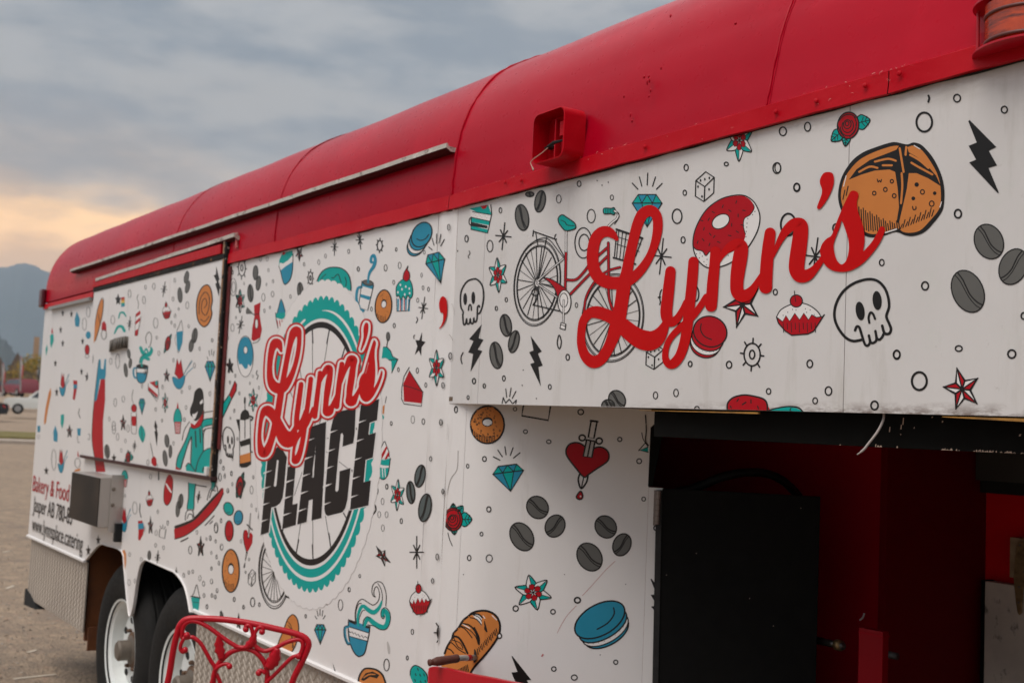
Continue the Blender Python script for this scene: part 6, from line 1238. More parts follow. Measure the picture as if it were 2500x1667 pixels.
# bread stick behind the grip
d = D('baguette_print', 'X', surf='low'); bo = [(630, 690), (680, 560), (760, 430), (790, 330), (880, 230), (960, 100), (1060, 20), (1110, -25), (1200, -60), (1330, -75), (1450, -50), (1560, 30), (1620, 170), (1610, 330), (1560, 440), (1450, 600), (1300, 780), (1150, 950), (1060, 1110), (1010, 1240), (560, 1240), (560, 960)]
d.f(bo, 'O', sm=False); d.l(bo[:20], 5.4, sub=4)
d.f([(1110, -20), (1230, -10), (1330, 80), (1390, 300), (1330, 250), (1230, 120)], 'W'); d.l([(1110, -10), (1230, -10), (1320, 80), (1385, 300)], 4); d.l([(1090, 50), (1200, 80), (1290, 180), (1380, 300)], 2.6); d.l([(1140, 0), (1260, 60), (1350, 250)], 2.2)
d.l([(960, 160), (1060, 180), (1150, 260), (1210, 380), (1245, 530)], 4); d.l([(1160, 230), (1240, 400), (1245, 530)], 4.4); d.l([(900, 210), (1000, 260), (1120, 410)], 2.6); d.l([(930, 200), (1060, 260), (1180, 380), (1230, 520)], 2.4); d.l([(960, 170), (1080, 240)], 2.2, 'W')
d.l([(790, 380), (880, 410), (960, 520), (1040, 690)], 5); d.l([(790, 400), (860, 560), (950, 620)], 2.4); d.l([(740, 490), (800, 540), (880, 620), (1000, 690)], 2.6); d.l([(760, 450), (900, 500), (960, 600)], 2.2); d.l([(670, 600), (740, 630), (790, 690)], 3)
for k in range(14): x = 1215 + k * 26; y = 650 - k * 28; d.l([(x, y - 40), (x + 18, y + 60 - (k % 3) * 20)], 2.4, sm=False)
for k in range(7): x = 880 + k * 26; d.l([(x, 980 - k * 14), (x + 22, 1070 - k * 10)], 2.4, sm=False)
d.e(1615, 378, 36, 42, 'W', 3); d.l([(1480, 10), (1560, 90)], 2.2, 'W'); d.l([(1320, 20), (1350, 60)], 2, 'W'); d.done()
# corner seams and wrinkles
for nm, fr, pts, w in (('vinyl_seam', 'E', [(255, 130), (256, 480), (258, 900), (256, 1440), (252, 1560)], 1),):
    pass
d = D('wrap_wrinkle', 'G', surf='wall', base=1); d.l([(1238, 880), (1250, 1000), (1245, 1180), (1222, 1300), (1210, 1480), (1205, 1600)], .9, 'L'); d.l([(1180, 1145), (1200, 1150), (1220, 1290), (1225, 1350)], .9, 'L'); d.l([(1270, 640), (1300, 720), (1320, 780)], 1.2, 'L'); d.done()
d = D('wrap_wrinkle', 'H', surf='wall', base=1); d.l([(1160, 80), (1190, 120), (1222, 260), (1195, 560), (1180, 760), (1178, 900)], 1, 'M'); d.l([(1225, 0), (1205, 140), (1222, 290)], 1, 'L'); d.l([(1140, 1100), (1135, 1280)], .8, 'L'); d.done()
d = D('wrap_wrinkle', 'I', surf='low', base=1); d.l([(1262, 0), (1250, 210), (1180, 320), (1140, 480), (1128, 640), (1126, 780)], 1.6, 'M'); d.l([(1145, 940), (1165, 1020), (1196, 1090)], 2, 'K'); d.done()
D('bracket_print', 'H').l([(1318, 285), (1298, 330), (1296, 370), (1308, 412)], 3).done()
d = D('star_print', 'J'); d.f([(1092, 318), (1105, 318), (1168, 378), (1164, 430), (1135, 370), (1160, 450), (1158, 560), (1100, 598), (1158, 600), (1150, 630), (1058, 618), (1110, 480)], 'D'); d.f([(1100, 600), (1158, 555), (1152, 605)], 'r'); d.done()
d = D('cog_print', 'X', surf='wall'); d.e(578, 320, 96, 165, 'K', n=26)
for a, b, c_, e_ in ((572, 85, 575, 170), (475, 150, 510, 200), (672, 155, 640, 200), (440, 318, 490, 320), (490, 490, 520, 440), (582, 480, 585, 560)): d.l([(a, b), (c_, e_)], 3, sm=False)
d.done()
# ---- left wall, right-hand part
def spark2(fr, x, y, hw, hh): sparkle(fr, x, y, hw, hh, 0, 3)
sparkle('I', 787, 1163, 82, 182, 0, 3.2); sparkle('G', 133, 402, 46, 110, -6, 2.6); sparkle('G', 862, 1185, 55, 125, 8, 2.6); cog('G', 362, 468, 42, 84, lw=.75, eye=False)
macaron('G', 822, 385, 108, 215, 28, 'B', .75)
gem('G', 1012, 700, 112, 205, -14, False, .85); rays('G', [(925, 485, 965, 518), (964, 388, 986, 466), (1016, 335, 1014, 444), (1064, 340, 1042, 442), (1104, 398, 1062, 474)], 2.2)
D('comma_lettering', 'G', surf='wall', base=2).f([(1043, 1160), (1052, 1090), (1075, 1055), (1100, 1055), (1128, 1090), (1138, 1180), (1132, 1270), (1105, 1350), (1070, 1405), (1042, 1422), (1070, 1380), (1088, 1320), (1088, 1245), (1060, 1235)], 'R', sm=True).done()
bagel('G', 405, 1165, 95, 188, 4, lw=.7, hole=(.03, -.12, .30, .22))
d = D('cupcake_print', 'G'); d.f([(553, 1070), (595, 1085), (640, 1095), (700, 1080), (710, 1085), (685, 1215), (555, 1222)], 'W')
for x in (575, 618, 665, 700): d.f([(x - 12, 1080), (x + 10, 1080), (x + 6, 1220), (x - 10, 1222)], 'B')
for x in (600, 645): d.f([(x - 5, 1085), (x + 6, 1085), (x + 5, 1220), (x - 5, 1220)], 'r')
d.f([(550, 1020), (555, 940), (595, 880), (645, 850), (695, 850), (730, 910), (742, 990), (735, 1050), (710, 1075), (685, 1040), (660, 1085), (630, 1050), (605, 1090), (580, 1040), (560, 1055)], 'T', sm=True); d.l([(550, 1020), (555, 940), (595, 880), (645, 850), (695, 850), (730, 910), (742, 990), (735, 1050), (710, 1075), (685, 1040), (660, 1085), (630, 1050), (605, 1090), (580, 1040), (560, 1055)], 2, closed=True)
d.f([(632, 850), (638, 790), (665, 740), (688, 702), (680, 745), (702, 780), (705, 840), (670, 880)], 'r', sm=True); d.l([(632, 850), (638, 790), (665, 740), (688, 702), (680, 745), (702, 780), (705, 840), (670, 880)], 2, closed=True); d.l([(555, 1075), (560, 1222), (685, 1214), (710, 1085)], 2, sm=False)
for x, y in ((600, 920), (662, 940), (618, 970), (702, 962), (572, 1005), (650, 1030), (706, 1015)): d.e(x, y, 9, 15, 'W', n=10)
d.done()
def mugprint(fr, pts_off, sc):
    ox, oy = pts_off; g = lambda l_: [(ox + x * sc, oy + y * sc) for x, y in l_]; d = D('coffee_cup_print', fr)
    d.f(g([(1800, 650), (1935, 690), (1870, 978), (1765, 940)]), 'W'); d.f(g([(1810, 645), (1938, 680), (1925, 735), (1800, 695)]), 'B'); d.f(g([(1790, 790), (1905, 820), (1890, 860), (1785, 825)]), 'B'); d.e(ox + 1875 * sc, oy + 662 * sc, 62 * sc, 30 * sc, 'G', 2, rot=12)
    d.l(g([(1800, 710), (1760, 720), (1742, 790), (1745, 870), (1775, 935)]), 6, 'B'); d.l(g([(1805, 640), (1765, 940), (1870, 978), (1938, 690)]), 2, sm=False); d.f(g([(1768, 945), (1840, 975), (1795, 1035)]), 'B')
    d.l([(ox + x * sc, oy + y * sc, w_ * sc) for x, y, w_ in ((1875, 660, 20), (1880, 590, 24), (1900, 530, 32), (1940, 470, 38), (1958, 400, 36), (1940, 345, 34), (1912, 370, 30), (1908, 420, 30), (1930, 425, 22))], 0, 'B'); d.done()
mugprint('P', (0, 0), 1)
star('H', 822, 197, 62, 150, 10, True); flower('H', 1014, 460, 92, 200, 30, .85); flower('I', 566, 508, 82, 176, 35, .8); star('I', 393, 1208, 60, 132, -32, lw=.8)
d = D('pie_slice_print', 'H'); d.f([(705, 480), (858, 735), (850, 880), (660, 855), (620, 810), (625, 620)], 'W'); d.f([(700, 495), (852, 730), (845, 868), (640, 845), (632, 640)], 'r', sm=False); d.l([(630, 660), (740, 690), (858, 732)], 2); d.l([(700, 455), (640, 560), (615, 700), (614, 820), (640, 872), (840, 900), (858, 740), (700, 490)], 2, sm=False); d.done()
bean('I', 825, 290, 58, 128, 10, True, 'g'); bean('I', 719, 478, 47, 127, -4, False, 'g'); bean('I', 881, 653, 69, 160, 9, True, 'g')
# spoon cup, small tall cup, brush at the badge's right
D('spoon_cup_print', 'H').e(458, 100, 20, 50, 'G', 1.6).l([(455, 140), (434, 262)], 2.4).f([(400, 222), (440, 225), (480, 260), (510, 330), (570, 360), (500, 520), (495, 385), (470, 370), (430, 345), (385, 350)], 'T').l([(405, 222), (445, 222), (485, 262), (510, 330), (570, 360), (500, 515)], 2, sm=False).l([(470, 370), (570, 360)], 2).done()
D('brush_print', 'H').l([(438, 790), (425, 860)], 1.6).f([(398, 900), (420, 880), (410, 985), (392, 985)], 'O').f([(390, 990), (412, 1020), (408, 1045), (384, 1050)], 'T').done()
d = D('ice_cream_cup_print', 'I'); oy = -300 * 1.0
d.f([(358, 90), (358, 0), (380, -60), (412, -105), (440, -60), (465, 0), (470, 70), (485, 80)], 'W'); d.l([(355, 85), (358, 10), (390, -60), (418, -108), (440, -55), (466, 10), (470, 70)], 2)
d.l([(380, 80, 26), (410, 20, 30), (440, -40, 18)], 0, 'r'); d.l([(430, 90, 20), (455, 50, 26), (462, 20, 14)], 0, 'r')
d.f([(342, 90), (410, 105), (485, 85), (482, 140), (470, 170), (400, 165), (340, 145)], 'T'); d.f([(340, 150), (400, 170), (470, 172), (474, 190), (400, 200), (336, 180)], 'W'); d.f([(334, 182), (400, 202), (470, 195), (455, 270), (420, 320), (385, 325), (350, 290)], 'T')
for x in (365, 400, 430): d.l([(x - 8, 205, 11), (x - 2, 300, 9)], 0, 'W')
d.l([(342, 90), (334, 180), (345, 280), (385, 325), (420, 320), (458, 260), (485, 85)], 2); d.done()
cupcake('J', 825, 600, 122, 205, 0, .8)
# big steaming mug at lower left of the front corner
d = D('steaming_mug_print', 'V'); cu = [(1768, 175), (1765, 260), (1775, 370), (1810, 470), (1850, 520), (1880, 524), (1920, 495), (1945, 400), (1965, 300), (1972, 240)]
d.f(cu, 'B', sm=False); d.f([(1768, 240), (1960, 300), (1952, 380), (1780, 330)], 'W'); d.f([(1772, 172), (1840, 195), (1835, 225), (1775, 200)], 'K'); d.f([(1935, 232), (1972, 235), (1960, 262), (1925, 250)], 'K')
d.l([(1768, 175), (1765, 260), (1775, 370), (1810, 470), (1850, 520), (1880, 524), (1920, 495), (1945, 400), (1965, 300), (1972, 240)], 2.8); d.l([(1770, 285), (1790, 300), (1800, 290), (1815, 312), (1830, 300), (1845, 325), (1860, 312), (1875, 340), (1895, 325), (1910, 350), (1925, 335), (1952, 352)], 2, sm=False); d.l([(1768, 242), (1960, 302)], 2.2); d.l([(1780, 335), (1950, 382)], 2.2)
d.l([(1765, 240), (1735, 250), (1730, 300), (1740, 360), (1762, 405), (1785, 400)], 6.5, 'B'); d.l([(1765, 232), (1728, 245), (1724, 310), (1738, 370), (1762, 415), (1785, 405)], 2)
d.l([(1862, 235, 16), (1855, 150, 22), (1880, 70, 30), (1910, 45, 32), (1960, 85, 40), (2010, 105, 42), (2060, 60, 30), (2085, 0, 16)], 0, 'T'); d.l([(1920, 240, 22), (1935, 190, 34), (1960, 165, 38), (2000, 200, 46), (2060, 240, 50), (2110, 245, 46), (2140, 200, 42), (2140, 130, 44), (2115, 90, 40), (2095, 100, 34), (2095, 140, 26), (2108, 135, 14)], 0, 'T')
d.l([(1845, 215), (1835, 120), (1860, 30), (1890, 20)], 1.8); d.l([(1905, 235), (1912, 180), (1945, 145), (1975, 165)], 2); d.l([(1950, 225), (2010, 235), (2070, 268), (2130, 262), (2165, 190), (2162, 110), (2125, 62), (2085, 80), (2078, 140), (2100, 165), (2112, 140)], 2); d.done()
d = D('steaming_mug_print', 'J'); d.l([(85, 880), (80, 760), (105, 650), (160, 600), (230, 640), (290, 668), (345, 620), (360, 540), (340, 470), (315, 460), (295, 510), (300, 560), (315, 575), (285, 560), (272, 500), (290, 430), (345, 398), (400, 430), (435, 540), (432, 680)], 2); d.l([(340, 420), (375, 480), (392, 570), (375, 680), (300, 775)], 1.8); d.l([(125, 900), (125, 830), (160, 740), (190, 725)], 1.6); d.done()
gem('V', 1496, 300, 54, 112, 0, False, .8); rays('V', [(1446, 140, 1464, 168), (1466, 92, 1476, 142), (1494, 75, 1494, 134), (1522, 88, 1514, 140), (1544, 135, 1524, 168)], 1.8)
d = D('croissant_print', 'V'); d.f([(1090, 420), (1105, 370), (1140, 290), (1180, 180), (1215, 135), (1245, 130), (1280, 180), (1290, 280), (1270, 390), (1240, 460), (1200, 515), (1150, 500)], 'O', sm=True); d.l([(1090, 420), (1105, 370), (1140, 290), (1180, 180), (1215, 135), (1245, 130), (1280, 180), (1290, 280), (1270, 390), (1240, 460), (1200, 515)], 2.6)
for k in range(6): d.l([(1180 + k * 10, 190 + k * 40), (1210 + k * 6, 220 + k * 44), (1230, 280 + k * 40)], 1.8)
d.done()
d = D('crusty_loaf_print', 'J', surf='wall'); d.f([(110, 1600), (130, 1480), (180, 1410), (250, 1395), (330, 1400), (380, 1450), (430, 1540), (445, 1640), (110, 1640)], 'O'); d.l([(110, 1600), (130, 1480), (190, 1400), (280, 1400), (340, 1420), (400, 1480), (445, 1620)], 4.5); d.f([(145, 1525), (200, 1450), (280, 1430), (360, 1470), (330, 1510), (250, 1490), (180, 1540)], 'K'); d.l([(180, 1500, 12), (240, 1465, 16), (310, 1465, 10)], 0, 'O'); d.done()
d = D('glazed_donut_print', 'X', surf='wall'); d.f([(10, 1080), (20, 980), (80, 910), (150, 920), (240, 980), (310, 1080), (325, 1200), (300, 1300), (120, 1300), (30, 1150)], 'T', sm=True); d.l([(10, 1080), (20, 980), (80, 910), (150, 920), (240, 980), (310, 1080), (325, 1200)], 2.6)
for x, y in ((110, 1070), (190, 1080), (150, 975), (260, 1075), (100, 1175), (200, 1200), (285, 1190)): d.l([(x - 8, y - 18), (x + 6, y + 18)], 2.4, sm=False)
d.done()
D('lightning_bolt_print', 'V').f([(1612, 580), (1655, 700), (1650, 725), (1605, 705), (1640, 700)], 'K').done()
D('dot_print', 'G').e(1256, 532, 5, 9, 'K', n=8).done()
D('comma_print', 'G').l([(786, 1292), (798, 1320), (780, 1355)], 2.4).done()
D('bracket_print', 'H').l([(765, 85), (752, 100), (756, 125)], 2.2).done()
D('bracket_print', 'R').l([(1935, 230), (1960, 260), (1962, 310), (1930, 352)], 3.4).l([(1820, 455), (1826, 490), (1810, 515)], 2).done()
D('twig_print', 'R').l([(1800, 760), (1740, 860), (1690, 960), (1625, 1090), (1590, 1110), (1560, 1160)], 3.4).l([(1735, 740), (1755, 810)], 2.4).done()
D('twig_print', 'R').l([(925, 1290), (970, 1310), (1020, 1295), (1060, 1325), (1090, 1310)], 3.4).l([(965, 1210), (955, 1290)], 2).done()
d = D('bicycle_wheel_print', 'R')
for k, w_ in ((1, 2.4), (.94, 1.6), (.84, 2.2), (.8, 1.6)): d.l([(800 + math.cos(a) * 182 * k, 1000 + math.sin(a) * 435 * k) for a in [math.radians(-10 + 270 * i / 30 + 50) for i in range(25)]], w_, sm=False)
for a in range(60, 300, 16): d.l([(800, 1000), (800 + math.cos(math.radians(a)) * 145, 1000 + math.sin(math.radians(a)) * 345)], 1.3, sm=False)
d.done()
# ---- badge: teal cog tyre, rim, spokes, PLACE and outlined script
def wpx(X, Z):                                           # wall metres -> photo coordinates
    q_ = R.transposed() @ (Vector((X, 0, Z)) - CAM); return (PW / 2 + FPX * q_.x / -q_.z, 833.5 - FPX * q_.y / -q_.z)
BC = (-3.302, 1.366); BK = .885
def circ(r, n=90, a0=0, a1=360, ro=0): return [wpx(BC[0] + BK * math.cos(math.radians(a0 + (a1 - a0) * k / n)) * (r + (ro if k % 2 else 0)), BC[1] + math.sin(math.radians(a0 + (a1 - a0) * k / n)) * (r + (ro if k % 2 else 0))) for k in range(n if a1 - a0 >= 360 else n + 1)]
def scal(r, d_, teeth=62):
    out = []
    for k in range(teeth):
        for u in (0, .2, .4, .5, .6, .8):
            a = 2 * math.pi * (k + u) / teeth; rr = r + d_ * abs(math.sin(u * math.pi)) ** .7; out.append(wpx(BC[0] + BK * math.cos(a) * rr, BC[1] + math.sin(a) * rr))
    return out
d = D('badge_backing', surf='wall', base=1); d.f(scal(.500, .006), 'W'); d.l(scal(.500, .006), .6, 'L', closed=True, sm=False); d.done()
d = D('badge_tyre', surf='wall', base=2); d.f(scal(.442, .013), 'T', [circ(.384)[::-1]]); d.f(circ(.410, a0=200, a1=345) + circ(.421, a0=200, a1=345)[::-1], 'W')
d.f(circ(.408, 40, 18, 88) + [wpx(BC[0] + BK * math.cos(math.radians(88 - 70 * k / 40)) * (.408 + .010 * math.sin(math.pi * (1 - k / 40)) + .001), BC[1] + math.sin(math.radians(88 - 70 * k / 40)) * (.408 + .010 * math.sin(math.pi * (1 - k / 40)) + .001)) for k in range(41)], 'W')
d.l([wpx(BC[0] + BK * math.cos(math.radians(a)) * .405, BC[1] + math.sin(math.radians(a)) * .405) for a in range(108, 140, 5)], 5, 'W'); d.done()
d = D('badge_rim', surf='wall', base=3); d.f(circ(.374), 'D', [circ(.355)[::-1]])
for k in range(16):
    a = math.radians(k * 22.5 + 9); P_ = lambda r: wpx(BC[0] + BK * math.cos(a + (.12 if k % 2 else -.12) * (1 - r / .355)) * r, BC[1] + math.sin(a + (.12 if k % 2 else -.12) * (1 - r / .355)) * r)
    d.l([P_(.03), P_(.355)], 1.3, 'D', sm=False); d.l([P_(.312), P_(.355)], 2.8, 'D', sm=False)
d.done()
# PLACE
Qr = lambda l_: [(500 + x / 4.704, 867 + y / 4.704) for x, y in l_]; Rr = lambda l_: [(500 + x / 4.704, 1180 + y / 4.704) for x, y in l_]
letters = [
 ([(612, 1310)], Rr([(640, 588), (735, 560), (765, 275), (815, 262), (865, 225), (895, 160), (912, 40)]) + Qr([(935, 1250), (945, 1170), (860, 1020), (720, 1180)]), [Qr([(828, 1200), (848, 1205), (822, 1490), (808, 1508), (792, 1500)])]),
 (0, Qr([(965, 1120), (1050, 1180), (1040, 1330)]) + Rr([(1008, 240), (1068, 225), (1045, 475), (888, 522)]), []),
 (0, Qr([(1190, 830), (1395, 760), (1372, 1320)]) + Rr([(1340, 395), (1225, 425), (1238, 180), (1195, 195), (1170, 440), (1060, 470)]), [Qr([(1275, 1025), (1250, 1400), (1228, 1405), (1240, 1300)])]),
 (0, Qr([(1520, 650), (1735, 600), (1722, 900), (1705, 1010), (1580, 1050), (1590, 920), (1578, 892), (1562, 905), (1530, 1200), (1500, 1540)]) + Rr([(1500, 80), (1518, 95), (1535, 70)]) + Qr([(1548, 1330), (1675, 1292)]) + Rr([(1640, 180), (1615, 280), (1580, 330), (1412, 372), (1385, 350), (1372, 300), (1380, 100)]) + Qr([(1445, 850), (1470, 740)]), []),
 (0, Qr([(1790, 570), (2003, 500), (1978, 745), (1895, 775), (1880, 912), (1965, 885), (1930, 1172), (1848, 1200), (1825, 1455), (1908, 1435)]) + Rr([(1880, 250), (1668, 302), (1690, 20)]), [])]
d = D('block_lettering', surf='wall', base=5)
for _, o_, h_ in letters: d.l(o_, 5, 'W', closed=True, sm=False)
for _, o_, h_ in letters: d.f(o_, 'D', h_)
def slit(fr, x, y): k = FR[fr]; d.f([(k[0] + (x - 4) / k[2], k[1] + (y + 26) / k[2]), (k[0] + (x - 4) / k[2], k[1] + (y + 46) / k[2]), (k[0] + (x + 100) / k[2], k[1] + y / k[2])], 'W')
for x, y in ((678, 1318), (665, 1500), (960, 1235), (940, 1420), (1165, 950), (1150, 1155), (1118, 1355), (1430, 855), (1405, 1070), (1385, 1268), (1365, 1468), (1760, 740), (1735, 955), (1710, 1170), (1690, 1385)): slit('Q', x, y)
for x, y in ((650, 215), (635, 405), (915, 135), (900, 330), (1100, 80), (1080, 280), (1360, 5), (1355, 210), (1670, 125)): slit('R', x, y)
d.done()
# outlined script: the same hand-lettering laid smaller on the wall (affine in wall metres, from four matched points)
import itertools
def solve3(Mx, v):
    A_ = Matrix(Mx); return A_.inverted() @ Vector(v)
src = [(1583, 500), (2158.7, 555), (1409, 821), (1618, 722)]; dst = [(727, 790), (936, 903), (626, 1050), (724, 1010)]
src = [(1583, 500), (2158.7, 555), (1409, 821)]; dst = [(724, 796), (934, 907), (630, 1048)]
sw = [onV(x, y, BP, BA, .006) for x, y in src]; dw_ = [onY(x, y) for x, y in dst]
Mx = [[s_.x, s_.z, 1] for s_ in sw]; cX = solve3(Mx, [q_.x for q_ in dw_]); cZ = solve3(Mx, [q_.z for q_ in dw_])
def remap(fr, x, y):
    k = FR[fr]; s_ = onV(k[0] + x / k[2], k[1] + y / k[2], BP, BA, .006); X = cX.x * s_.x + cX.y * s_.z + cX.z; Z = cZ.x * s_.x + cZ.y * s_.z + cZ.z; return wpx(X, Z)
def remap_stroke(fr, st):
    out = []
    for i, (x, y, w_) in enumerate(st):
        c0 = remap(fr, x, y); c1 = remap(fr, x + w_, y); c2 = remap(fr, x, y + w_); a, b = st[max(i - 1, 0)], st[min(i + 1, len(st) - 1)]; dx, dy = b[0] - a[0], b[1] - a[1]; m_ = math.hypot(dx, dy) or 1
        e_ = remap(fr, x - dy / m_ * w_, y + dx / m_ * w_); out.append((c0[0], c0[1], math.hypot(e_[0] - c0[0], e_[1] - c0[1])))
    return out
strokes = [remap_stroke('A', s_) for s_ in LY['A']] + [remap_stroke('B', s_) for s_ in LY['B']]; so2 = [remap('B', *p) for p in SO]; si2 = [remap('B', *p) for p in SI]; ap2 = [remap('B', *p) for p in AP]
for base, ex, col, nm in ((7, 19, 'R', 'script_outline'), (9, 10.0, 'W', 'script_inline'), (11, 1.0, 'R', 'script_lettering')):
    d = D(nm, surf='wall', base=base)
    for st in strokes: d.l([(x, y, w_ + ex) for x, y, w_ in st], 0, col, sub=6)
    if ex > 2: d.l(so2, ex, col, closed=True); d.l(ap2, ex, col, closed=True); d.f(so2, col, [si2] if ex < 12 else (), sm=True)
    else: d.f(so2, col, [si2], sm=True)
    d.f(ap2, col, sm=True); d.done()

# ---- left wall, between badge and hatch
for a in ((582, 545, 28, 82, 2), (615, 665, 25, 82, 7), (524, 780, 32, 100, -2), (1096, 747, 33, 90, -3)): bean('P', *a, lw=.6)
D('coffee_bean_print', 'P').f([(1108, 895), (1120, 820), (1150, 788), (1168, 830), (1140, 870)], 'G', sm=False).done(); D('coffee_bean_print', 'P').f([(990, 1010), (1000, 930), (1030, 890), (1062, 930), (1065, 970), (1045, 1000)], 'G').done()
sparkle('P', 1490, 250, 42, 98, 2, 2); cog('P', 1212, 605, 40, 100, lw=.6); cog('P', 425, 490, 58, 135, lw=.6); flower('P', 398, 875, 42, 125, 30, .55); sparkle('P', 410, 1142, 46, 100, 10, 2); star('P', 1085, 330, 42, 85, 180, lw=.6)
d = D('cupcake_print', 'P'); d.f([(850, 480), (855, 400), (890, 320), (1005, 290), (1012, 360), (1000, 400)], 'T', sm=False); d.f([(860, 430), (900, 440), (960, 400), (1012, 340), (1008, 420), (960, 460), (920, 480), (870, 520), (852, 490)], 'W'); d.f([(868, 520), (930, 470), (1010, 420), (1005, 520), (985, 610), (940, 665), (915, 678), (890, 620)], 'B', sm=False); d.f([(885, 330), (905, 300), (930, 320), (905, 345)], 'r'); d.l([(850, 470), (868, 520), (890, 620), (915, 678), (950, 660), (985, 610), (1008, 500), (1012, 330)], 1.8); d.done()
d = D('teal_loaf_print', 'P'); lf_ = [(1280, 745), (1290, 640), (1340, 540), (1420, 490), (1530, 485), (1610, 520), (1660, 590), (1678, 680), (1678, 750), (1600, 735), (1520, 700), (1400, 715), (1330, 720)]; d.f(lf_, 'T', sm=False); d.l(lf_[:9], 2.6); d.l([(1455, 600), (1480, 605), (1530, 562), (1560, 640), (1570, 655)], 2); d.l([(1325, 700), (1335, 620), (1390, 560)], 1.8); d.l([(1610, 595), (1625, 650), (1618, 700)], 2); d.l([(1365, 710), (1390, 650), (1400, 700)], 1.8); d.done()
d = D('coffee_pot_print', 'P'); d.f([(565, 920), (640, 885), (628, 1020), (655, 1200), (635, 1290), (560, 1330), (535, 1310), (545, 1180), (570, 1050)], 'r', sm=False); d.e(594, 1130, 18, 55, 'W', 1.4); d.f([(470, 990), (485, 935), (545, 1000), (540, 1015), (475, 1018)], 'G'); d.l([(540, 1010), (572, 1030)], 2); d.l([(570, 1025), (625, 1015)], 1.8); d.l([(545, 1355), (600, 1340), (635, 1300)], 1.5); d.done()
d = D('ice_cream_cup_print', 'P'); d.f([(830, 1010), (850, 930), (878, 850), (900, 900), (925, 990), (915, 1015), (860, 1020)], 'B', sm=False); d.f([(812, 1010), (925, 1000), (920, 1060), (885, 1078), (820, 1060)], 'T'); d.f([(812, 1085), (915, 1085), (905, 1150), (880, 1225), (840, 1180)], 'W')
for x in (830, 858, 886): d.l([(x, 1095, 12), (x + 12, 1180, 8)], 0, 'r')
d.l([(830, 1010), (850, 930), (878, 850), (925, 990)], 1.6); d.l([(812, 1005), (820, 1090), (840, 1180)], 1.6); d.done()
d = D('glazed_donut_print', 'P'); d.e(465, 1480, 88, 200, 'B', 0, rot=0)
d.f([(378, 1560), (380, 1680), (400, 1720), (470, 1760), (540, 1700), (552, 1590), (520, 1620), (500, 1590), (490, 1640), (460, 1650), (420, 1590), (400, 1600)], 'W'); d.e(468, 1432, 22, 42, 'W', 1.2); d.e(465, 1505, 92, 235, None, 1.4, n=30); d.done()
star('Q', 290, 130, 36, 88, -8, lw=.6); flower('Q', 555, 515, 56, 128, 32, .6); skull('Q', 272, 1000, 68, 178, 0, True, 2.6); sparkle('Q', 163, 920, 38, 88, 12, 2.2)
D('squiggle_print', 'Q').l([(600, 175), (592, 215), (612, 235), (598, 275)], 2).done(); D('squiggle_print', 'Q').l([(215, 225), (205, 250), (190, 270), (180, 295)], 2).done()
d = D('french_press_print', 'Q'); d.l([(460, 490), (458, 545)], 4.5); d.l([(460, 560), (460, 950)], 2); d.f([(405, 740), (410, 680), (430, 640), (465, 620), (500, 640), (515, 690), (505, 730), (450, 745)], 'K', sm=False); d.f([(360, 735), (395, 735), (400, 900)], 'K'); d.l([(398, 740), (400, 1280)], 1.6); d.l([(520, 700), (528, 1230)], 1.6); d.f([(402, 990), (470, 965), (515, 950), (525, 1000), (520, 1020), (410, 1050)], 'K'); d.f([(402, 1150), (522, 1115), (528, 1215), (405, 1245)], 'O'); d.f([(400, 1245), (530, 1215), (532, 1250), (480, 1285), (420, 1290), (402, 1270)], 'K'); d.l([(520, 700), (550, 715), (535, 745)], 4); d.l([(522, 1010), (525, 1100), (545, 1110)], 3); d.done()
rose('Q', 402, 1500, 62, 150, 5, .7, leaves=((.5, -1, .7, .25), (1, -.3, .5, .3), (-.5, 1, .5, .3), (.4, 1.1, .5, .25)))
for x, y, rx, ry, c_, r_ in ((272, 288, 54, 76, 'T', -18), (385, 390, 50, 82, 'B', 6), (279, 542, 48, 118, 'r', 0)): D('button_candy_print', 'R').e(x, y, rx, ry, c_, 2.4, rot=r_).l([(x - 20, y + ry * .5), (x, y + ry * .6), (x + 20, y + ry * .45)], 1.4).done()
d = D('dagger_heart_print', 'R'); d.f([(480, 790), (450, 680), (442, 590), (455, 535), (480, 530), (500, 580), (530, 560), (550, 590), (545, 680), (510, 750)], 'r', sm=False); d.l([(480, 790), (450, 680), (442, 590), (455, 535)], 1.6); d.l([(525, 345, 12), (500, 620, 22)], 0, 'D'); d.l([(524, 352, 6), (502, 610, 12)], 0, 'L'); d.l([(485, 470), (545, 530)], 3); d.l([(482, 790, 22), (465, 880, 8)], 0, 'D'); d.l([(480, 800, 10), (468, 860, 4)], 0, 'L'); d.l([(460, 910, 8), (452, 960, 18)], 0, 'D'); d.done()
bagel('R', 298, 1000, 98, 245, 0, lw=.75, hole=(.02, -.06, .32, .22)); die('R', 540, 1082, 42, 98, .6)
D('leaf_bud_print', 'R').f([(172, 1560), (175, 1480), (190, 1455), (210, 1500), (215, 1570)], 'G').done()
star('V', 715, 200, 26, 88, 0, lw=.55); D('coffee_bean_print', 'V').f([(535, 160), (535, 100), (548, 85), (568, 120), (572, 175)], 'G').done()
D('tick_print', 'R').l([(630, 250), (612, 400)], 1.8).done()
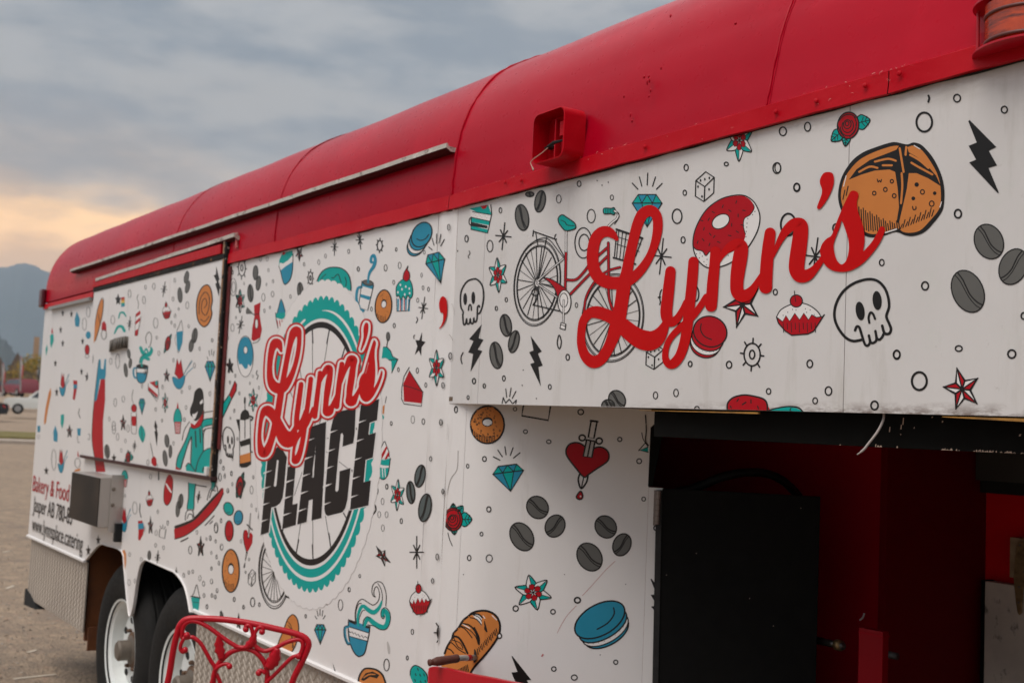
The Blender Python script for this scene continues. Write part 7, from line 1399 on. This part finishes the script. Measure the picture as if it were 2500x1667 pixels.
# ---- prints on and around the hatch
for a in ((1784, 498, 21, 60, 10), (1795, 590, 20, 60, 12), (1722, 668, 22, 72, -3), (1862, 1055, 26, 72, 8), (1830, 1150, 22, 60, 8), (1233, 1230, 14, 45, -6), (1246, 1320, 14, 45, 6), (1203, 1385, 17, 66, -6)): bean('S', *a, lw=.4)
d = D('cinnamon_roll_print', 'S'); d.f([(1880, 800), (1890, 690), (1930, 600), (1985, 570), (2020, 620), (2032, 720), (2020, 790), (2028, 850), (1995, 940), (1945, 970), (1895, 910)], 'O', sm=True); d.l([(1880, 800), (1890, 690), (1930, 600), (1985, 570), (2020, 620), (2032, 720), (2020, 790), (2028, 850), (1995, 940), (1945, 970), (1895, 910)], 2.6, closed=True)
d.l([(1905, 850), (1912, 720), (1960, 640), (2000, 680), (2000, 780), (1970, 860), (1930, 820), (1935, 730), (1965, 700), (1980, 750), (1955, 790)], 2); d.l([(1920, 900), (1960, 920), (2000, 870)], 1.8); d.done()
D('lightning_bolt_print', 'S').f([(2070, 395), (2100, 520), (2088, 530), (2112, 600), (2100, 610), (2095, 680), (2060, 560), (2076, 548), (2045, 480), (2066, 470)], 'K').done()
sparkle('S', 1570, 612, 30, 72, 8, 1.8); cupcake('S', 1595, 815, 42, 92, 0, .4); flower('S', 2298, 725, 46, 110, 30, .5); bird('S', 1725, 1420, 120, 145, 0, .5); sparkle('S', 1240, 940, 26, 68, 5, 1.6); star('S', 2200, 1345, 32, 76, 0, lw=.5); star('S', 1595, 1440, 28, 66, 0, lw=.5); sparkle('S', 1395, 1405, 26, 62, 5, 1.6); gem('S', 2010, 1380, 48, 115, 0, False, .6); rays('S', [(1980, 1255, 1992, 1285), (2000, 1195, 2006, 1250), (2025, 1185, 2025, 1240), (2050, 1200, 2040, 1250)], 1.4)
d = D('coffee_cup_print', 'S'); d.f([(1688, 1020), (1752, 1010), (1745, 1120), (1715, 1210), (1695, 1180)], 'B'); d.l([(1684, 1045), (1674, 1090), (1686, 1150)], 2, 'L'); d.l([(1690, 1010), (1715, 960), (1735, 910), (1750, 1005)], 1); d.done()
d = D('tall_cup_print', 'S'); d.f([(1300, 850), (1340, 815), (1350, 870), (1330, 960), (1315, 1055), (1290, 1058), (1290, 960)], 'W'); d.f([(1300, 850), (1340, 815), (1345, 850), (1300, 880)], 'r'); d.f([(1292, 925), (1340, 880), (1342, 910), (1292, 955)], 'r'); d.f([(1292, 1010), (1322, 990), (1316, 1055), (1290, 1058)], 'r'); d.l([(1320, 800), (1325, 740), (1310, 700), (1325, 660)], 1); d.l([(1300, 850), (1290, 1058), (1316, 1055), (1350, 870)], 1, sm=False); d.done()
pot('S', 1362, 1340, 78, 170, 4, 'BW', 'T', .8)
D('steam_print', 'S').l([(1345, 1170, 28), (1370, 1225, 34), (1420, 1240, 36), (1450, 1200, 30), (1445, 1170, 16)], 0, 'T').l([(1340, 1310, 20), (1360, 1260, 26), (1420, 1280, 30)], 0, 'T').l([(1400, 1130), (1395, 1070), (1425, 1020), (1450, 1060), (1440, 1140), (1420, 1170)], 1.4).done()
rose('S', 1605, 1130, 38, 92, 8, .4, leaves=((.6, -1, .7, .25), (-.6, 1, .7, .25)))
D('cap_print', 'S').l([(1135, 890, 10), (1150, 840, 16), (1180, 835, 18), (1205, 870, 12)], 0, 'T').done(); D('cap_print', 'S').l([(1095, 1035, 12), (1125, 975, 22), (1165, 968, 26), (1190, 1010, 26)], 0, 'T').done()
d = D('rainbow_print', 'S')
for k, c_ in enumerate(('r', 'O', 'Y', 'T', 'B')): d.f([(1160, 690 + k * 18), (1194, 686 + k * 18), (1192, 704 + k * 18), (1159, 708 + k * 18)], c_)
d.done(); star('S', 1130, 712, 22, 50, 0, lw=.8)
d = D('long_loaf_print', 'S'); d.f([(885, 1110), (905, 960), (935, 800), (970, 705), (990, 715), (980, 850), (950, 980), (915, 1100), (898, 1125)], 'O', sm=False); d.l([(885, 1110), (905, 960), (935, 800), (970, 705), (990, 715), (980, 850), (950, 980), (915, 1100)], 1.6); d.l([(940, 850), (955, 930)], 1.6); d.done()
D('santa_hat_print', 'S').f([(970, 1000), (975, 935), (1000, 915), (1016, 950), (1018, 1010)], 'r').e(994, 1045, 24, 46, None, 1.4).done()
d = D('braces_figure_print', 'T'); 
d.f([(945, -90), (962, -90), (965, 0), (990, 5), (1000, -90), (1015, -95), (1012, 60), (1000, 110), (955, 100), (925, 300), (900, 315), (915, 180), (935, 0)], 'B'); d.f([(965, 100), (1005, 100), (1005, 300), (985, 500), (985, 700), (990, 860), (1008, 985), (920, 985), (905, 860), (880, 680), (885, 500), (900, 315), (925, 300)], 'r'); d.l([(948, -90), (935, 0), (900, 315), (885, 500), (880, 680), (905, 860), (920, 985)], 1.4); d.done()
flower('T', 1580, 325, 30, 92, 30, .45); icecup('T', 1700, 470, 42, 150, 'r', 'T', .7); icecup('T', 1192, 1030, 34, 100, 'r', 'T', .6, False)
d = D('cake_slice_print', 'T'); d.f([(1420, 140), (1510, 115), (1518, 260), (1505, 300), (1415, 190)], 'W'); d.f([(1430, 130), (1510, 112), (1518, 180), (1500, 190)], 'r'); d.f([(1418, 165), (1510, 250), (1508, 275), (1418, 200)], 'r'); d.f([(1418, 200), (1505, 278), (1503, 290), (1418, 212)], 'K'); d.e(1496, 138, 12, 24, 'T'); d.l([(1420, 140), (1418, 200), (1502, 312), (1520, 250), (1510, 112)], 1.4, sm=False); d.done()
d = D('tall_cup_print', 'T'); d.e(1282, 378, 25, 38, 'r', 1.2); d.f([(1256, 455), (1305, 455), (1300, 545), (1264, 545)], 'r'); d.f([(1258, 415), (1304, 415), (1304, 452), (1258, 452)], 'W'); d.l([(1258, 415), (1258, 600), (1290, 620), (1304, 600), (1305, 415)], 1); d.l([(1275, 330), (1262, 270), (1275, 200)], 1); d.done()
gem('T', 1358, 350, 30, 92, 0, False, .4); D('leaf_print', 'T').f([(1352, 540), (1385, 590), (1388, 650), (1365, 705), (1330, 640), (1328, 580)], 'T', sm=True).l([(1352, 540), (1365, 705)], 1.2).done(); D('lightning_bolt_print', 'T').f([(1486, 490), (1508, 560), (1498, 570), (1510, 620), (1500, 740), (1478, 600), (1490, 590), (1475, 550)], 'K').done()
star('T', 1178, 520, 28, 82, 0, lw=.5); sparkle('T', 1287, 738, 24, 54, 5, 1.6); bean('T', 1597, 690, 21, 62, -4, lw=.4); bean('T', 1630, 790, 15, 62, 2, lw=.4); bean('T', 1580, 855, 21, 76, -6, lw=.4); bean('T', 1025, 790, 24, 66, -4, lw=.4); bean('T', 1728, 1265, 24, 70, 6, lw=.4); bean('T', 1702, 1340, 20, 76, 4, lw=.4)
star('T', 1090, 855, 24, 50, 0, True); star('T', 835, 80, 24, 52, 0, True); star('T', 665, 600, 26, 66, 0, lw=.5); star('T', 542, 225, 18, 50, 0, True); star('T', 443, 975, 24, 46, 0, True); star('T', 1100, 1510, 22, 60, 0, True); star('T', 1440, 1500, 24, 90, 0, lw=.5); sparkle('T', 1900, 1225, 24, 55, 8, 2.2)
rose('T', 1225, 850, 34, 70, 0, .4); D('dagger_heart_print', 'T').f([(1448, 900), (1450, 860), (1475, 835), (1495, 860), (1500, 920), (1480, 945)], 'r').l([(1440, 710), (1465, 850)], 1.4).l([(1518, 985), (1518, 1060)], 3).done()
D('red_mitten_print', 'T').f([(1580, 1100), (1595, 1040), (1625, 1010), (1655, 1060), (1650, 1160), (1640, 1240), (1600, 1305), (1570, 1270), (1568, 1180)], 'r', sm=True).l([(1590, 1100, 14), (1620, 1150, 18), (1640, 1180, 12)], 0, 'W').l([(1580, 1100), (1568, 1180), (1570, 1270), (1600, 1305), (1640, 1240), (1655, 1100)], 1.6).done()
cupcake('T', 1432, 1240, 34, 84, 0, .4); rays('T', [(1340, 1290, 1335, 1360), (1335, 1360, 1350, 1420)], 2, 'straw_print')
for x, y, h in ((1195, 1440, 120), (605, 150, 112), (590, 880, 115)): bird('T', x, y, 58, h, 0, .45)
d = D('snowman_cup_print', 'T')
for y in (1450,): d.f([(1320, y + 5), (1360, y), (1385, y + 60), (1370, y + 130), (1340, y + 190), (1322, y + 185), (1325, y + 90)], 'r', sm=False); d.f([(1322, y + 30), (1372, y + 22), (1378, y + 80), (1322, y + 85)], 'B'); d.l([(1375, y + 40), (1388, y + 80), (1372, y + 120)], 2, 'L')
d.done()
D('snow_cup_print', 'T').f([(700, 110), (740, 115), (738, 180), (715, 300), (695, 290), (705, 200)], 'r').f([(703, 150), (738, 150), (734, 190), (703, 190)], 'B').done()
for x, y, c_ in ((1545, 1530, 'L'),): rays('T', [(1530, 1500, 1545, 1530), (1560, 1490, 1552, 1530), (1585, 1505, 1565, 1535)], 1.4)
D('box_print', 'U').l([(1530, 95), (1522, 165), (1575, 185), (1588, 95)], 1.8, sm=False).done(); star('U', 1920, 265, 34, 100, 0, lw=.8); sparkle('U', 1508, 365, 26, 64, 5, 2); bean('U', 1428, 345, 16, 45, 2, lw=.4)
sparkle('U', 1685, 505, 20, 50, 5, 1.2); star('U', 940, 200, 24, 56, 0, True); star('U', 845, 300, 26, 60, 0, True)
D('bagel_print', 'U').f([(1170, 300), (1190, 290), (1207, 330), (1207, 420), (1195, 480), (1190, 480), (1184, 400)], 'O').done()
d = D('potted_cup_print', 'U'); d.f([(1828, 745), (1912, 752), (1898, 885), (1850, 880)], 'T'); d.l([(1840, 735), (1860, 690), (1882, 625), (1898, 690), (1910, 745)], 1.6); d.l([(1828, 735), (1915, 752)], 3); d.l([(1845, 790), (1905, 798)], 1.4); d.done()
# far left column of prints
D('ice_cream_cup_print', 'S').f([(720, 965), (714, 900), (735, 825), (765, 900), (755, 972)], 'B').done(); D('cupcake_print', 'S').f([(480, 1050), (510, 1040), (515, 1100), (490, 1175), (480, 1130)], 'T').f([(490, 1010), (500, 980), (508, 1030), (495, 1040)], 'r').done()
D('donut_print', 'S').e(845, 1050, 24, 36, 'B', 0).done(); D('berry_print', 'S').e(834, 1190, 22, 48, 'r', 1).e(834, 1250, 18, 20, None, 1).done(); bean('S', 880, 1280, 11, 56, 4, lw=.3)
D('leaf_print', 'S').f([(440, 1250), (436, 1180), (452, 1140), (456, 1190)], 'T').done()
for x, y in ((600, 840), (683, 850), (580, 1000), (600, 1130), (530, 1320), (780, 1400), (790, 1110)): star('S', x, y, 16, 40, 0, True)
D('long_loaf_print', 'T').f([(420, 500), (435, 380), (465, 230), (485, 180), (490, 240), (460, 380), (438, 520), (425, 535)], 'O').done(); D('cupcake_print', 'T').f([(582, 440), (612, 435), (612, 500), (595, 575), (580, 520)], 'T').done(); D('ice_cream_cup_print', 'T').f([(512, 690), (510, 600), (530, 540), (552, 620), (548, 700)], 'B').done()
D('tall_cup_print', 'T').f([(738, 570), (774, 570), (768, 640), (742, 636)], 'B').l([(740, 640), (745, 700), (765, 700)], 1).l([(760, 380), (752, 430), (768, 470)], 1.6).done(); D('leaf_print', 'T').f([(840, 410), (838, 300), (852, 260), (860, 330)], 'T').done(); D('tree_print', 'T').f([(740, 830), (745, 780), (755, 830), (750, 850)], 'r').e(742, 900, 26, 46, None, 1.2).done()
D('cup_print', 'T').f([(358, 545), (385, 545), (382, 605), (360, 605)], 'B').done(); D('tea_leaf_print', 'T').f([(780, 800), (830, 830), (820, 845)], 'T').done()
# ---- snowboarder across the hatch edge
d = D('snowboarder_print', 'Z'); K2 = 2.2
d.f([(165, 1480), (160, 1400), (180, 1360), (260, 1345), (340, 1300), (430, 1200), (520, 1100), (570, 1035), (590, 1040), (590, 1080), (540, 1180), (450, 1290), (340, 1390), (250, 1450)], 'r', sm=False); d.l([(175, 1375, 26), (260, 1345, 26), (340, 1300, 24), (430, 1205, 22), (520, 1105, 18), (582, 1040, 8)], 0, 'K'); d.l([(165, 1480), (250, 1452), (340, 1392), (450, 1292), (540, 1182), (590, 1080)], 2)
d.f([(285, 990), (348, 1000), (335, 1120), (328, 1220), (275, 1218), (285, 1120)], 'T'); d.l([(285, 990), (285, 1120), (275, 1218), (328, 1225), (335, 1120), (348, 1000)], K2)
d.f([(258, 1300), (262, 1260), (280, 1230), (320, 1232), (332, 1270), (330, 1300), (280, 1325)], 'W'); d.l([(258, 1315), (262, 1260), (280, 1230), (320, 1232), (332, 1290)], 2.4); d.l([(275, 1300), (290, 1262), (318, 1270), (322, 1296)], 2.4)
d.f([(448, 1130), (470, 1060), (505, 1015), (535, 1030), (540, 1070), (480, 1130)], 'W'); d.l([(448, 1140), (470, 1060), (505, 1015), (535, 1030), (538, 1065)], 2.4); d.l([(470, 1120), (490, 1060), (520, 1060)], 2.4)
d.f([(300, 510), (400, 480), (412, 600), (415, 720), (470, 690), (520, 705), (530, 800), (518, 1010), (485, 1060), (480, 900), (400, 915), (265, 895), (262, 850), (290, 820), (308, 830), (315, 700), (318, 600), (290, 620), (265, 700), (230, 800), (215, 870), (180, 850), (190, 770), (225, 690), (270, 600)], 'T', sm=False)
d.l([(300, 510), (265, 610), (222, 700), (190, 770), (180, 850), (215, 872), (240, 790), (280, 660), (302, 610), (312, 600), (305, 780), (308, 830)], K2); d.l([(400, 480), (412, 600), (415, 720)], K2); d.l([(345, 900), (370, 800), (415, 720), (470, 690), (520, 705), (530, 800), (518, 1010), (485, 1060)], K2); d.l([(345, 540), (352, 680)], 3); d.l([(385, 520), (390, 640)], 3); d.l([(262, 850), (290, 820), (345, 890)], K2); d.l([(415, 860), (410, 890)], 3)
d.f([(400, 480), (420, 440), (480, 430), (540, 415), (560, 340), (640, 225), (660, 262), (600, 390), (575, 440), (540, 470), (430, 500), (410, 520)], 'T', sm=False); d.l([(400, 470), (425, 440), (480, 430), (540, 415), (562, 340), (640, 225)], K2); d.l([(660, 262), (600, 390), (570, 440), (520, 475), (430, 500)], K2)
d.f([(640, 225), (690, 105), (705, 135), (700, 190), (660, 265)], 'r'); d.l([(640, 225), (690, 105), (705, 135), (700, 190), (660, 265)], 2, sm=False); d.f([(175, 850), (215, 870), (200, 900), (170, 885)], 'r')
d.f([(305, 470), (340, 490), (390, 420), (405, 340), (418, 360), (410, 440), (385, 500), (330, 520), (305, 505)], 'r', sm=False); d.l([(305, 505), (330, 520), (385, 500), (412, 440), (418, 360)], 2)
d.f([(300, 350), (325, 280), (340, 200), (380, 165), (410, 195), (418, 290), (410, 380), (370, 440), (340, 450), (320, 420), (302, 400)], 'K', sm=True); d.f([(385, 290), (410, 262), (412, 292), (388, 312)], 'W'); d.f([(318, 395), (345, 390), (368, 370), (345, 435), (325, 440)], 'W')
d.l([(395, 400), (440, 375), (520, 365), (545, 340)], 2); d.l([(415, 540), (440, 520), (520, 505), (535, 480)], 2); d.l([(295, 460), (250, 530), (230, 620)], 1.6); d.l([(415, 700), (418, 560), (440, 520)], 1.6); d.l([(430, 1360), (510, 1275)], 2.2); d.l([(470, 1345), (495, 1325)], 2.2); d.l([(220, 1500), (280, 1470)], 3); d.l([(350, 1010), (440, 1025)], 2.6); d.done()
# ---- contact lettering at the far end (only what the photograph shows)
def lettering(body, px, py, hgt_px, col, width_px, track=1.0):
    cu = bpy.data.curves.new('t', 'FONT'); cu.body = body; cu.size = 1; cu.space_character = track; to = bpy.data.objects.new('t', cu); COL.objects.link(to)
    dg = bpy.context.evaluated_depsgraph_get(); me = bpy.data.meshes.new_from_object(to.evaluated_get(dg)); bpy.data.objects.remove(to); bpy.data.curves.remove(cu)
    P0 = onY(px, py, -.003); P1 = onY(px + width_px[0], py + width_px[1], -.003); xs = [v.co.x for v in me.vertices]; w_ = max(xs) - min(xs); L_ = P1.x - P0.x
    for v in me.vertices: v.co = Vector((P0.x + (v.co.x - min(xs)) / w_ * L_, -.003, P0.z + v.co.y * hgt_px))
    me.name = 'contact_lettering'; me.materials.clear(); o = link('contact_lettering', me, INK[col], P_wall)
    return o
lettering('Bakery & Food', 79, 1197, .125, 'r', (88, 24)); lettering('Jasper AB 780-85', 80, 1246, .118, 'D', (95, 28)); lettering('www.lynnsplace.catering', 77, 1294, .118, 'D', (124, 42))
D('light_brown_patch', 'T', surf='wall').f([(705, 985), (720, 962), (770, 952), (765, 975)], 'O').done()
# badge sticker of grey smudges near the front corner
D('grey_smudge', 'V', surf='wall').l([(2140, 390, 12), (2150, 440, 26), (2155, 495, 18)], 0, 'L').done()
